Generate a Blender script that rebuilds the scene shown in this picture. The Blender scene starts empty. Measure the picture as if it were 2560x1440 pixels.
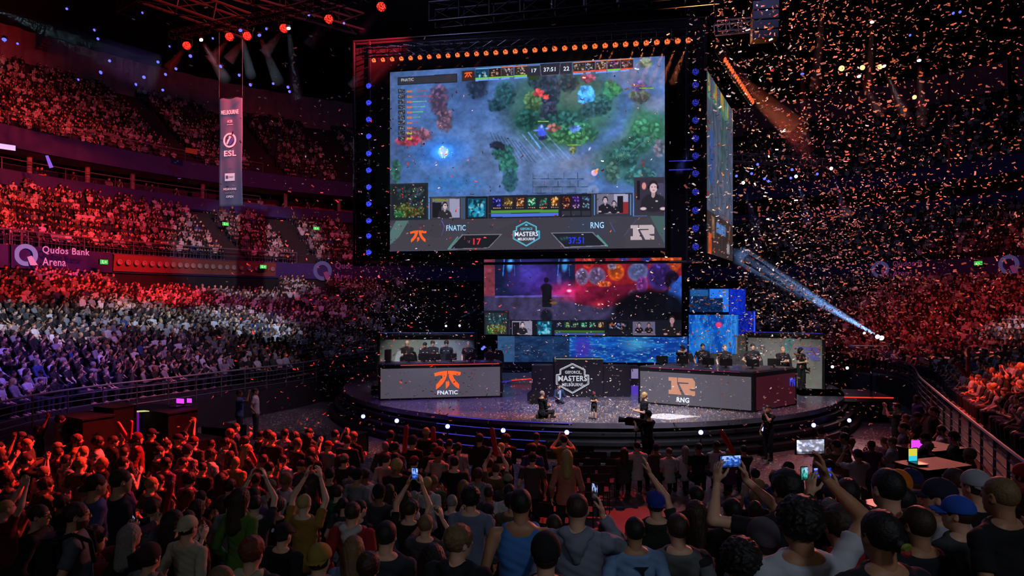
import bpy, bmesh, math, random
import numpy as np
from mathutils import Vector, Matrix, noise as mnoise
R = math.radians; PI = math.pi
random.seed(7); RNG = np.random.default_rng(7)
scene = bpy.context.scene; COL = scene.collection

# ---------------- camera, world, exposure ----------------
F = 1700.0; CAMZ = 4.7; HZ = 750.0
cam = bpy.data.cameras.new('camera'); camo = bpy.data.objects.new('camera', cam); COL.objects.link(camo)
camo.location = (0, 0, CAMZ); camo.rotation_euler = (R(90), 0, 0)
cam.sensor_width = 36; cam.lens = 36 * F / 2560; cam.shift_y = 30 / 2560
cam.clip_start = .05; cam.clip_end = 300
scene.camera = camo
vs = scene.view_settings
vs.view_transform = 'Standard'; vs.look = 'None'; vs.gamma = 1; vs.use_curve_mapping = False; vs.exposure = 0.0
w = bpy.data.worlds.new('world'); scene.world = w; w.use_nodes = True
w.node_tree.nodes['Background'].inputs[0].default_value = (.10, .12, .2, 1)
w.node_tree.nodes['Background'].inputs[1].default_value = .012
scene.cycles.max_bounces = 3; scene.cycles.diffuse_bounces = 1; scene.cycles.glossy_bounces = 2
scene.cycles.transmission_bounces = 2; scene.cycles.volume_bounces = 0; scene.cycles.transparent_max_bounces = 12
scene.cycles.sample_clamp_indirect = 2.0; scene.cycles.use_denoising = True
scene.cycles.use_adaptive_sampling = True; scene.cycles.adaptive_threshold = .07; scene.cycles.adaptive_min_samples = 10

def at(px, py, d):
    """the point of the arena that the camera sees at a pixel, d metres ahead of it"""
    return Vector(((px - 1280) * d / F, d, CAMZ - (py - HZ) * d / F))
def ground(px, d, z=0.0): return Vector(((px - 1280) * d / F, d, z))

def spot(name, loc, target, color, power, angle, blend=.5, size=.15, spec=1.0):
    l = bpy.data.lights.new(name, 'SPOT'); l.color = color; l.energy = power
    l.spot_size = R(angle); l.spot_blend = blend; l.shadow_soft_size = size; l.specular_factor = spec
    o = bpy.data.objects.new(name, l); COL.objects.link(o); o.location = loc
    o.rotation_euler = (Vector(target) - Vector(loc)).to_track_quat('-Z', 'Y').to_euler()
    return o
def point(name, loc, color, power, size=.2):
    l = bpy.data.lights.new(name, 'POINT'); l.color = color; l.energy = power; l.shadow_soft_size = size
    o = bpy.data.objects.new(name, l); COL.objects.link(o); o.location = loc; return o

RED = (1, .06, .035); DRED = (1, .03, .05); PURP = (.45, .12, 1); BLUE = (.10, .14, 1); CYAN = (.25, .5, 1); WHITE = (.66, .78, 1); AMB = (1, .30, .08)
# red wash over the stands on the left, from lamps hung above the floor
SRED = (1, .03, .018)
spot('wash_light', (-2, 22, 20), (-29, 38, 7.8), SRED, 36000, 42, .8)
spot('wash_light', (-2, 24, 20), (-23, 39.5, 5.0), SRED, 34000, 21, .8)
spot('wash_light', (-2, 22, 20), (-26, 31, 5.2), SRED, 12000, 18, .9)
spot('wash_light', (0, 24, 21), (-36, 36, 17), (1, .06, .045), 60000, 54, 1.)
spot('wash_light', (-4, 28, 18), (-20, 50, 11), DRED, 12000, 60, 1.)
spot('wash_light', (-8, 34, 14), (-20, 46, 6), (.8, .08, .3), 3000, 80, .9)
spot('wash_light', (-1, 20, 19), (-15, 23, 2), (1, .05, .12), 2500, 34, .9)
# white and blue pools on the lower left stand
spot('pool_light', (-2, 18, 21), (-19.2, 33.5, 2.0), WHITE, 22000, 13, .9)
spot('pool_light', (-3, 16, 21), (-19.6, 27.6, 3.0), WHITE, 24000, 12, .9)
spot('pool_light', (-3, 22, 21), (-15.2, 37.8, 1.9), (.62, .72, 1), 30000, 15, .9)
spot('pool_light', (-3, 14, 21), (-17.0, 23.0, 1.6), (.16, .13, 1), 22000, 18, .9)
spot('pool_light', (-3, 18, 21), (-15.5, 27.0, 1.6), (.5, .22, 1), 6000, 22, .9)
# right stand: red and white
spot('wash_light', (4, 22, 20), (27, 37, 5), SRED, 13000, 40, 1.)
spot('wash_light', (2, 18, 18), (16.2, 19.6, 2.4), (1, .08, .045), 36000, 19, .8)
spot('pool_light', (4, 26, 20), (24.5, 31, 4.4), WHITE, 16000, 15, .8)
# floor crowd: red from the stage side, right to left
spot('crowd_light', (3.5, 24.5, 13.5), (-7.4, 14.2, 1.3), (1, .035, .02), 56000, 28, .9)
spot('crowd_light', (2.5, 25, 13.5), (-1.2, 14.8, 1.2), (1, .04, .025), 11000, 19, .9)
spot('crowd_light', (-2, 25, 13.5), (-9.5, 13.4, 1.5), (1, .05, .03), 3500, 26, .9)
spot('aisle_light', (5, 24, 13.5), (1.6, 14.2, 0), (1, .05, .035), 9000, 19, .9)
spot('aisle_light', (7, 22, 13.5), (4.8, 14.6, 0), (.9, .7, .8), 1500, 17, .9)
# unseen lamps added behind the confetti to brighten it; floor right of the stage
spot('floor_light', (9, 24, 14), (11.5, 19.5, 0), (1, .10, .09), 2600, 50, .9)
spot('confetti_fill', (11, 40, 17), (9.5, 18, 13), (1, .33, .10), 22000, 56, .9)
spot('confetti_fill', (22, 38, 13), (13, 18, 12), (1, .15, .09), 19000, 62, .9)
spot('confetti_fill', (19, 37, 9), (12.5, 22, 7), (1, .5, .5), 5000, 50, .9)
spot('confetti_fill', (-3, 33, 12), (-5, 22, 6), (1, .6, .65), 2500, 70, .9)
# stage deck
spot('stage_light', (3, 14, 17), (3.6, 22.6, 1), (.9, .86, 1), 20000, 24, .8)
spot('stage_light', (-6, 22, 14), (-1.5, 24.5, 1), (.42, .2, 1), 8000, 34, .8)
spot('stage_light', (6, 12, 18), (4.5, 23.5, 2), (1, .95, .95), 9000, 33, .8)  # front spot added to brighten the falling flakes and the players
spot('stage_light', (3, 20, 15), (5, 29, 1), (.4, .4, 1), 2000, 60, .8)
spot('stage_light', (10, 18, 15), (9, 24, 1.5), (.8, .65, 1), 2600, 30, .8)
spot('booth_light', (-2, 18, 11), (-3.6, 27.6, 2.2), (.9, 1, .95), 5200, 21, .8)
spot('booth_light', (6, 16, 11), (10.2, 26.4, 2.2), (1, .98, .92), 6500, 25, .8)
spot('booth_light', (-1, 20, 11), (-2.7, 28.6, 2.6), (.2, .3, 1), 2500, 12, .6)
# faint house light that falls on the backs of the people by the camera
spot('house_light', (-3, -7, 12), (-1.5, 5, 2.5), (.80, .92, 1), 230, 66, 1.0, .8)
spot('house_light', (5, -6, 11), (1.9, 4.7, 2.6), (.78, .88, 1), 620, 40, 1.0, .8)
# spots on the band sign, left rail and banner, and dim spill in the roof
spot('sign_light', (-3, 12, 17), (-25.4, 37, 7), (.30, .12, 1), 9000, 9, .6)
spot('rail_light', (1, 20, 13), (-12.2, 26.5, 1.6), (.75, .42, .62), 2600, 40, .9)
spot('banner_fill', (-5, 8, 15), (-12.6, 30.5, 11.3), (.72, .82, 1), 24000, 15, .4)  # spot added near the camera to offset the red wash on the banner
point('roof_light', (-4, 30, 22), (.45, .45, 1), 1300, .5)
point('roof_light', (12, 26, 22), (.4, .4, 1), 700, .5)

# ---------------- materials ----------------
def lin(c):
    f = lambda v: v / 12.92 if v <= .04045 else ((v + .055) / 1.055) ** 2.4
    return tuple(f(v / 255.) for v in c)
_M = {}
def mat(name, rgb=(128, 128, 128), rough=.6, metal=0., var=.12, scale=20., emit=None, strength=1., bump=0., objcol=False, attr=None, raw=False, coat=0.):
    if name in _M: return _M[name]
    m = bpy.data.materials.new(name); m.use_nodes = True; nt = m.node_tree; N = nt.nodes; L = nt.links
    b = N['Principled BSDF']; b.inputs['Roughness'].default_value = rough; b.inputs['Metallic'].default_value = metal
    b.inputs['Coat Weight'].default_value = coat
    if emit is not None:
        b.inputs['Base Color'].default_value = (*[v * .3 for v in lin(rgb)], 1)
        b.inputs['Emission Strength'].default_value = strength
        if emit == 'attr':
            a = N.new('ShaderNodeAttribute'); a.attribute_name = 'col'; L.new(a.outputs['Color'], b.inputs['Emission Color'])
            b.inputs['Base Color'].default_value = (.01, .01, .01, 1)
            b.inputs['Specular IOR Level'].default_value = .1
        else: b.inputs['Emission Color'].default_value = (*(emit if raw else lin(emit)), 1)
        _M[name] = m; return m
    if objcol: s = N.new('ShaderNodeObjectInfo').outputs['Color']
    elif attr: a = N.new('ShaderNodeAttribute'); a.attribute_name = attr; s = a.outputs['Color']
    else: r = N.new('ShaderNodeRGB'); r.outputs[0].default_value = (*lin(rgb), 1); s = r.outputs[0]
    tc = N.new('ShaderNodeTexCoord'); nz = N.new('ShaderNodeTexNoise'); nz.inputs['Scale'].default_value = scale; nz.inputs['Detail'].default_value = 5
    L.new(tc.outputs['Object'], nz.inputs['Vector'])
    mp = N.new('ShaderNodeMapRange'); mp.inputs[3].default_value = 1 - var * 1.6; mp.inputs[4].default_value = 1 + var * 1.6
    L.new(nz.outputs['Fac'], mp.inputs[0])
    hv = N.new('ShaderNodeHueSaturation'); L.new(s, hv.inputs['Color']); L.new(mp.outputs[0], hv.inputs['Value'])
    L.new(hv.outputs[0], b.inputs['Base Color'])
    if bump:
        bp = N.new('ShaderNodeBump'); bp.inputs['Strength'].default_value = bump; bp.inputs['Distance'].default_value = .02
        L.new(nz.outputs['Fac'], bp.inputs['Height']); L.new(bp.outputs[0], b.inputs['Normal'])
    _M[name] = m; return m

M_black = mat('black_metal', (22, 22, 25), .45, .3)
M_dark = mat('dark_fabric', (26, 25, 30), .9)
M_truss = mat('truss_metal', (60, 60, 68), .4, .6)
M_grey = mat('grey_metal', (120, 120, 128), .4, .6)
M_rail = mat('rail_metal', (150, 145, 155), .35, .5)
M_plastic = mat('black_plastic', (18, 18, 20), .35, 0, .1)

# ---------------- object helpers ----------------
def tag(o, label=None, cat=None, group=None, kind=None):
    if label: o['label'] = label
    if cat: o['category'] = cat
    if group: o['group'] = group
    if kind: o['kind'] = kind
    return o
def empty(name, loc=(0, 0, 0), rz=0., label=None, cat=None, group=None):
    o = bpy.data.objects.new(name, None); COL.objects.link(o); o.location = loc; o.rotation_euler = (0, 0, rz); o.empty_display_size = .1
    return tag(o, label, cat, group)
def link(name, me, m=None, parent=None, loc=None, rz=None, smooth=False):
    o = bpy.data.objects.new(name, me); COL.objects.link(o)
    if m is not None:
        for mm in (m if isinstance(m, (list, tuple)) else [m]): me.materials.append(mm)
    if parent is not None: o.parent = parent
    if loc is not None: o.location = loc
    if rz is not None: o.rotation_euler = (0, 0, rz)
    if smooth and len(me.polygons): me.polygons.foreach_set('use_smooth', [True] * len(me.polygons))
    return o
def np_mesh(name, V, Fc, smooth=False, col=None, attr='col'):
    """V (n,3); Fc (m,k) index array, one polygon size"""
    V = np.asarray(V, dtype=np.float32); Fc = np.asarray(Fc, dtype=np.int32)
    me = bpy.data.meshes.new(name); me.vertices.add(len(V)); me.vertices.foreach_set('co', V.ravel())
    k = Fc.shape[1]; me.loops.add(Fc.size); me.loops.foreach_set('vertex_index', Fc.ravel())
    me.polygons.add(len(Fc)); me.polygons.foreach_set('loop_start', np.arange(0, Fc.size, k, dtype=np.int32))
    if col is not None:
        a = me.color_attributes.new(attr, 'FLOAT_COLOR', 'POINT')
        c = np.ones((len(V), 4), np.float32); c[:, :3] = col; a.data.foreach_set('color', c.ravel())
    if smooth: me.polygons.foreach_set('use_smooth', [True] * len(Fc))
    me.update(calc_edges=True); return me
class MB:
    """collects solids into one mesh"""
    def __init__(s): s.v = []; s.f = []
    def add(s, vs, fs):
        b = len(s.v); s.v += [tuple(v) for v in vs]; s.f += [tuple(i + b for i in f) for f in fs]; return s
    def box(s, c, sz, M=None):
        c = Vector(c); h = [x / 2 for x in sz]
        vs = [Vector((x * h[0], y * h[1], z * h[2])) for x in (-1, 1) for y in (-1, 1) for z in (-1, 1)]
        if M is not None: vs = [M @ v for v in vs]
        return s.add([c + v for v in vs], [(0, 1, 3, 2), (4, 6, 7, 5), (0, 4, 5, 1), (2, 3, 7, 6), (0, 2, 6, 4), (1, 5, 7, 3)])
    def tube(s, a, b, r, r2=None, n=8, cap=True):
        a = Vector(a); b = Vector(b); r2 = r if r2 is None else r2
        d = (b - a); q = d.to_track_quat('Z', 'Y').to_matrix() if d.length > 1e-6 else Matrix.Identity(3)
        vs = []
        for p, rr in ((a, r), (b, r2)):
            for i in range(n):
                t = 2 * PI * i / n; vs.append(p + q @ Vector((math.cos(t) * rr, math.sin(t) * rr, 0)))
        fs = [(i, (i + 1) % n, n + (i + 1) % n, n + i) for i in range(n)]
        if cap: fs += [tuple(range(n - 1, -1, -1)), tuple(range(n, 2 * n))]
        return s.add(vs, fs)
    def path(s, pts, r, n=6):
        for a, b in zip(pts[:-1], pts[1:]): s.tube(a, b, r, n=n)
        return s
    def prism(s, pts2, y0, y1, f=None):
        """polygon in x,z pushed from y0 to y1"""
        n = len(pts2); f = f or (lambda x, y, z: (x, y, z))
        vs = [f(x, y0, z) for x, z in pts2] + [f(x, y1, z) for x, z in pts2]
        return s.add(vs, [tuple(range(n)), tuple(range(2 * n - 1, n - 1, -1))] + [(i, n + i, n + (i + 1) % n, (i + 1) % n) for i in range(n)])
    def lathe(s, prof, c=(0, 0, 0), n=16, axis=None, sx=1., sy=1.):
        q = Vector(axis).to_track_quat('Z', 'Y').to_matrix() if axis is not None else Matrix.Identity(3); c = Vector(c); vs = []
        for r, z in prof:
            for i in range(n):
                t = 2 * PI * i / n; vs.append(c + q @ Vector((math.cos(t) * r * sx, math.sin(t) * r * sy, z)))
        fs = [(j * n + i, j * n + (i + 1) % n, (j + 1) * n + (i + 1) % n, (j + 1) * n + i) for j in range(len(prof) - 1) for i in range(n)]
        fs += [tuple(range(n - 1, -1, -1)), tuple(range((len(prof) - 1) * n, len(prof) * n))]
        return s.add(vs, fs)
    def mesh(s, name):
        me = bpy.data.meshes.new(name); me.from_pydata(s.v, [], s.f); me.update(); return me
    def build(s, name, m, parent=None, loc=None, rz=None, smooth=False, bevel=0.):
        me = s.mesh(name)
        if bevel:
            bm = bmesh.new(); bm.from_mesh(me)
            bmesh.ops.bevel(bm, geom=bm.edges[:], offset=bevel, segments=2, affect='EDGES', clamp_overlap=True); bm.to_mesh(me); bm.free()
        return link(name, me, m, parent, loc, rz, smooth)
def text_mesh(s, size=1., bold=0., extrude=.002, align='CENTER', spacing=1.0):
    c = bpy.data.curves.new('lettering', 'FONT'); c.body = s; c.size = size; c.offset = bold; c.extrude = extrude
    c.align_x = align; c.align_y = 'CENTER'; c.space_character = spacing; c.resolution_u = 3
    o = bpy.data.objects.new('lettering_source', c); COL.objects.link(o)
    dg = bpy.context.evaluated_depsgraph_get(); me = bpy.data.meshes.new_from_object(o.evaluated_get(dg))
    bpy.data.objects.remove(o); me.name = 'lettering'; me.materials.clear(); return me
def text(s, m, parent, x, y, z, size, width=None, bold=0., name='lettering', align='CENTER', extrude=.004, M=None, spacing=1.0):
    """lettering that stands upright in the x-z plane and faces -y, at (x, y, z)"""
    me = text_mesh(s, 1., min(.022, bold / max(size, 1e-6) * .4), extrude, align, 1.07)
    co = np.empty(len(me.vertices) * 3, np.float32); me.vertices.foreach_get('co', co); co = co.reshape(-1, 3)
    h = co[:, 1].max() - co[:, 1].min(); wd = co[:, 0].max() - co[:, 0].min()
    sy = size / h; sx = sy if width is None else width / wd
    out = np.stack([co[:, 0] * sx + x, -co[:, 2] + y, (co[:, 1] - (co[:, 1].max() + co[:, 1].min()) / 2) * sy + z], 1)
    me.vertices.foreach_set('co', out.astype(np.float32).ravel()); me.update()
    return link(name, me, m, parent)
# ---------------- the bowl: a front line and terraces swept outward from it ----------------
def catmull(P, n):
    P = [Vector(p) for p in P]; P = [2 * P[0] - P[1]] + P + [2 * P[-1] - P[-2]]; out = []
    for i in range(1, len(P) - 2):
        a, b, c, d = P[i - 1:i + 3]
        for j in range(n):
            t = j / n; out.append(.5 * ((2 * b) + (c - a) * t + (2 * a - 5 * b + 4 * c - d) * t * t + (3 * b - a - 3 * c + d) * t ** 3))
    out.append(P[-2]); return out
FRONT = catmull([(-12.2, 5), (-12.5, 12), (-13.8, 19.6), (-11.6, 25), (-9.2, 30), (-7.9, 35.2), (-3.4, 41), (5, 44.2), (12, 42.5), (16.8, 37), (17.5, 30.7), (14.2, 23.6), (11.6, 18), (9.1, 12.5), (7.6, 9)], 10)
def normals(P):
    out = []
    for i in range(len(P)):
        t = (P[min(i + 1, len(P) - 1)] - P[max(i - 1, 0)]).normalized(); out.append(Vector((-t.y, t.x)))
    return out
NRM = normals(FRONT)
for _ in range(6):
    NRM = [(NRM[max(i - 1, 0)] + NRM[i] * 2 + NRM[min(i + 1, len(NRM) - 1)]).normalized() for i in range(len(NRM))]
def front_at(i, o, z=0.):
    p = FRONT[i] + NRM[i] * o; return Vector((p.x, p.y, z))
def sweep(name, prof, m, i0=0, i1=None, label=None, kind='structure', parent=None):
    i1 = len(FRONT) - 1 if i1 is None else i1; vs = []; fs = []; k = len(prof)
    for i in range(i0, i1 + 1): vs += [front_at(i, o, z) for o, z in prof]
    n = i1 - i0 + 1
    for a in range(n - 1):
        for b in range(k - 1): fs.append((a * k + b, (a + 1) * k + b, (a + 1) * k + b + 1, a * k + b + 1))
    me = bpy.data.meshes.new(name); me.from_pydata([tuple(v) for v in vs], [], fs); me.update()
    return tag(link(name, me, m, parent), label, None, None, kind)
def steps(o0, z0, n, do, dz):
    pr = []; 
    for i in range(n): pr += [(o0 + i * do, z0 + i * dz), (o0 + (i + 1) * do, z0 + i * dz)]
    return pr
M_conc = mat('grey_concrete', (40, 36, 40), .85, 0, .25, 3., bump=.1)
M_navy = mat('navy_fascia', (48, 42, 110), .6, 0, .12, 2.)
M_cream = mat('pale_soffit', (150, 130, 125), .7, 0, .1, 2.)
M_maroon = mat('ribbed_wall_panel', (160, 112, 120), .8, 0, .25, 1.5)
LOW = dict(o=.9, z=1.0, n=25, do=.656, dz=.187); MID = dict(o=17.5, z=7.5, n=11, do=.655, dz=.41); UP = dict(o=24.1, z=15.1, n=20, do=.64, dz=.416)
# floor of the hall with a worn sheen
tag(MB().box((0, 22, -.1), (90, 84, .2)).build('floor', mat('hall_floor', (104, 92, 92), .42, 0, .3, .8, bump=.03)), kind='structure')
sweep('floor_lower_stand', [(0, 0), (0, 1.0)] + steps(0, 1.0, 1, .9, 0) + steps(LOW['o'], LOW['z'] + .187, 24, .656, .187) + [(17.3, 5.6)], M_conc)
sweep('floor_middle_stand', [(17.3, 7.5)] + steps(MID['o'], MID['z'], 11, .655, .41) + [(24.7, 12.0), (24.7, 12.1)], M_conc)
sweep('floor_box_level', [(24.0, 12.1), (28.5, 12.1)], M_conc)
sweep('floor_upper_stand', [(23.6, 15.1)] + steps(UP['o'], UP['z'], 20, .64, .416) + [(37, 23.2)], M_conc)
sweep('trim_1', [(17.15, 6.35), (17.15, 7.55), (17.4, 7.55)], M_navy)
sweep('wall_concourse', [(17.3, 5.4), (17.3, 7.5)], M_dark)
sweep('trim_2', [(24.2, 11.7), (24.0, 11.8), (24.0, 12.75), (24.2, 12.75), (24.2, 11.7)], M_navy)
sweep('trim_3', [(23.7, 14.0), (23.45, 14.05), (23.4, 15.35), (23.6, 15.35), (23.6, 14.9)], M_navy)
sweep('ceiling_balcony', [(23.45, 14.05), (25.2, 13.9), (28.5, 14.6)], M_cream)
# ribbed panels: box-level back wall and the top back wall
def ribbed(name, o, z0, z1, m):
    vs = []; fs = []; P = []
    for i in range(len(FRONT) - 1):
        for j in range(5):
            t = j / 5; a = front_at(i, o); b = front_at(i + 1, o); p = a.lerp(b, t); n = NRM[i].lerp(NRM[i + 1], t)
            k = len(P) % 4; P.append(p + Vector((n.x, n.y, 0)) * (0.22 if k in (1, 2) else 0))
    for p in P: vs += [(p.x, p.y, z0), (p.x, p.y, z1)]
    fs = [(2 * i, 2 * i + 2, 2 * i + 3, 2 * i + 1) for i in range(len(P) - 1)]
    me = bpy.data.meshes.new(name); me.from_pydata(vs, [], fs); me.update(); tag(link(name, me, m), kind='structure')
ribbed('wall_box_level', 28.2, 12.1, 14.7, M_maroon)
ribbed('wall_top', 37.2, 22.9, 26.6, M_maroon)
M_ceil = mat('dark_ceiling', (30, 30, 38), .9, 0, .3, .5)
tag(MB().box((0, 28, 26.8), (140, 130, .3)).build('ceiling', M_ceil), kind='structure')
tag(MB().box((0, -9, 10), (60, .3, 34)).build('wall_rear', M_ceil), kind='structure')
tag(MB().box((-30, 0, 10), (.3, 20, 34)).build('wall_left', M_ceil), kind='structure')
tag(MB().box((30, 0, 10), (.3, 20, 34)).build('wall_right', M_ceil), kind='structure')

def find(px, o):
    """index on the front line where the terrace at offset o shows at a pixel column"""
    best = None
    rng = range(0, 62) if px < 1280 else range(62, len(FRONT))
    for i in rng:
        p = front_at(i, o)
        if p.y < 3: continue
        e = abs((p.x / p.y) * F + 1280 - px)
        if best is None or e < best[0]: best = (e, i)
    return best[1]
def pxof(v): return (1280 + F * v.x / v.y, HZ - F * (v.z - CAMZ) / v.y) if v.y > .5 else (-9999, -9999)
# columns under the balcony
cn = 0
for px in (72, 212, 350, 478, 600, 720, 830):
    i = find(px, 24.6); a = front_at(i, 24.6, 12.1)
    tag(MB().tube(a, a + Vector((0, 0, 1.95)), .16, n=10).build('column_%d' % (cn + 1), M_cream), kind='structure'); cn += 1

# railings
def railing(name, o, z, i0, i1, label, step=2, bars=3, h=1.0, solid=False, group=None):
    t = empty(name, front_at((i0 + i1) // 2, o, z), 0, label, 'railing', group); base = t.location.copy()
    P = [front_at(i, o, 0) - Vector((base.x, base.y, 0)) for i in range(i0, i1 + 1)]
    def bar(zz, r): 
        m = MB()
        for a, b in zip(P[:-1], P[1:]): m.tube(a + Vector((0, 0, zz)), b + Vector((0, 0, zz)), r, n=6)
        return m
    bar(h, .035).build('top_rail', M_rail, t)
    for k in range(bars): bar(h * (k + 1) / (bars + 1), .018).build('crossbar', M_grey, t)
    for p in P[::step]: MB().tube(p, p + Vector((0, 0, h)), .03, n=6).build('post', M_grey, t)
    return t
railing('handrail', 0.02, 1.0, 14, 55, 'steel railing with a pale top rail in front of the left lower stand', 2, 4, .95)
railing('handrail', 0.02, 1.0, 98, 139, 'steel railing sloping down past the red-lit front rows of the right stand', 2, 4, .95)
railing('handrail', 23.5, 15.35, 8, 58, 'red-lit guard railing along the edge of the upper balcony', 1, 2, .8)
railing('handrail', 24.05, 12.75, 8, 58, 'thin railing along the front of the box level under the balcony', 2, 1, .7)
railing('handrail', 17.35, 7.55, 8, 58, 'railing above the navy sponsor band at the front of the middle tier', 2, 2, .8)

# sponsor band lettering: ring mark and two lines of words
M_pink = mat('pink_lettering', (205, 150, 190), .6)
M_pale = mat('pale_lettering', (150, 150, 190), .6)
def frame_at(i, o, z):
    p = front_at(i, o, z); n = NRM[i]; return p, math.atan2(-n.x, n.y)
def sponsor(px, z, s, label, m1, m2):
    i = find(px, 17.1); p, rz = frame_at(i, 17.05, z)
    t = empty('sponsor_sign', p, rz, label, 'sign', 'ring-and-lettering signs on the navy band')
    m = MB(); n = 28; out = [(math.cos(2 * PI * k / n), math.sin(2 * PI * k / n)) for k in range(n)]
    for k in range(n):
        if k in (22, 23): continue
        (a, b), (c, d) = out[k], out[(k + 1) % n]
        m.prism([(a * .55 * s, b * .55 * s), (c * .55 * s, d * .55 * s), (c * .33 * s, d * .33 * s), (a * .33 * s, b * .33 * s)], -.05, -.01)
    m.build('ring_mark', m2, t)
    MB().prism([(.05 * s, -.1 * s), (.25 * s, -.02 * s), (.55 * s, -.5 * s), (.2 * s, -.5 * s)], -.06, -.02).build('ring_tail', m1, t)
    text('Qudos Bank', m1, t, 1.95 * s, -.03, .30 * s, .42 * s, 2.4 * s, .01)
    text('Arena', m1, t, 1.35 * s, -.03, -.28 * s, .40 * s, 1.15 * s, .01)
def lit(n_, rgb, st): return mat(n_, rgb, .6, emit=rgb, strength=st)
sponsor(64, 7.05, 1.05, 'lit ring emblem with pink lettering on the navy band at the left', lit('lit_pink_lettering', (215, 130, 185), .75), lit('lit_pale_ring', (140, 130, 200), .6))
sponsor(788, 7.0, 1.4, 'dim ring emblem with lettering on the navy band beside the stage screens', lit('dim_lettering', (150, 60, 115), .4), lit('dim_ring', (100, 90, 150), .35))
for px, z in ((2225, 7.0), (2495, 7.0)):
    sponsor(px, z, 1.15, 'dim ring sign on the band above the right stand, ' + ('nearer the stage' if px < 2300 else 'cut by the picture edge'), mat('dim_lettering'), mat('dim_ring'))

# rows of small round lamps in the brown fascia over the concourse bar
M_brown = mat('brown_fascia', (120, 70, 60), .6)
i0, i1 = find(285, 17), find(690, 17)
sweep('trim_4', [(17.05, 6.45), (16.95, 7.4), (17.1, 7.5)], M_brown, i0, i1)
for k in range(22):
    q = i0 + (i1 - i0 - .01) * (k + .5) / 22; a = int(q); p = front_at(a, 16.9, 7.0).lerp(front_at(a + 1, 16.9, 7.0), q - a)
    rz = frame_at(a, 17, 7)[1]
    tag(MB().lathe([(.15, 0), (.17, .06), (.09, .07), (.08, .02)], n=12, axis=(0, -1, 0)).build('round_light', M_cream, None, p, rz), 'small round ring lamp set in the brown fascia over the concourse', 'lamp', 'round lamps in the brown concourse fascia')

# ceiling trusses, faint
def truss(name, a, b, s, label, n=None, group=None, m=None):
    a = Vector(a); b = Vector(b); n = n or max(3, int((b - a).length / (s * 1.6))); d = (b - a).normalized()
    side = d.cross(Vector((0, 0, 1))).normalized() if abs(d.z) < .9 else Vector((1, 0, 0)); up = side.cross(d).normalized()
    c = [side * s / 2 + up * s / 2, -side * s / 2 + up * s / 2, -side * s / 2 - up * s / 2, side * s / 2 - up * s / 2]
    t = empty(name, a, 0, label, 'truss', group)
    mb = MB(); 
    for k in c: mb.tube(k, b - a + k, s * .07, n=6)
    mb.build('chord', m or M_truss, t); lb = MB()
    for i in range(n):
        p, q = (b - a) * (i / n), (b - a) * ((i + 1) / n)
        for k in range(4):
            u, v = c[k], c[(k + 1) % 4]; lb.tube(p + u, q + v, s * .035, n=4); lb.tube(p + u, p + v, s * .035, n=4)
    lb.build('lacing', m or M_truss, t); return t
truss('roof_truss', (-26, 46, 24.6), (6, 22, 24.6), 1.3, 'steel roof truss crossing the dark ceiling above the left stand', group=None)
truss('roof_truss', (-14, 50, 24.6), (2, 16, 24.2), .9, 'steel roof truss running away over the screens')
truss('roof_truss', at(430, 88, 27), at(1000, -25, 23), .28, 'lighting truss with the row of red lamps over the left of the floor', m=M_black)
truss('roof_truss', at(350, -30, 27), at(620, 66, 29), .8, 'dark roof truss rising to the upper left behind the red lamps', m=M_black)
truss('roof_truss', at(560, -40, 30), at(900, 60, 34), .8, 'dark roof truss between the red lamps and the main screen', m=M_black)
truss('roof_truss', at(1080, 40, 33), at(1800, -30, 30), .9, 'roof truss crossing the dark ceiling above the orange lamp row', m=M_black)
truss('roof_truss', (8, 44, 24.6), (20, 20, 24.6), 1.2, 'steel roof truss over the right stand')
truss('roof_truss', (-4, 40, 25), (24, 42, 25), 1.2, 'steel roof truss across the far ceiling behind the screens')
truss('roof_truss', (11.5, 36.2, 12.3), (17.8, 38, 12.3), .45, 'pink-lit horizontal truss to the right of the side screen', m=M_rail)
truss('roof_truss', (-2.5, 20, 20.8), (5, 26, 21.6), .8, 'dark truss with hanging cables above the main screen')

# exit signs
M_exit = mat('green_exit_face', (20, 90, 30), .5, emit=(70, 200, 80), strength=1.1); M_exitw = mat('white_exit_figure', (220, 255, 220), .5, emit=(210, 255, 210), strength=1.1)
for px, py, o, lb in ((22, 516, 23, 'above the stairs at the far left of the middle tier'), (316, 545, 21.6, 'over the aisle left of the hanging banner'), (563, 560, 20.6, 'just below the hanging banner'),
                      (790, 571, 20, 'in the dark middle tier beside the stage'), (258, 655, 16.8, 'over the doorway beside the lit sponsor lettering'), (657, 667, 16.8, 'at the end of the brown concourse fascia'), (2447, 658, 16.8, 'between the two lettered signs over the right stand')):
    i = find(px, o); p0 = front_at(i, o); q = at(px, py, p0.y)
    t = empty('exit_sign', q, frame_at(i, o, 0)[1], 'small green running-man exit sign ' + lb, 'exit sign')
    MB().box((0, 0, 0), (.55, .1, .3)).build('case', M_black, t); MB().box((0, -.06, 0), (.5, .03, .26)).build('face', M_exit, t)
    m = MB(); m.box((-.1, -.085, .06), (.05, .02, .05)); m.box((-.11, -.085, -.01), (.04, .02, .1)); m.box((-.07, -.085, -.07), (.1, .02, .03)); m.prism([(.05, -.04), (.05, .04), (.18, 0)], -.095, -.075); m.build('figure', M_exitw, t)
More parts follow.
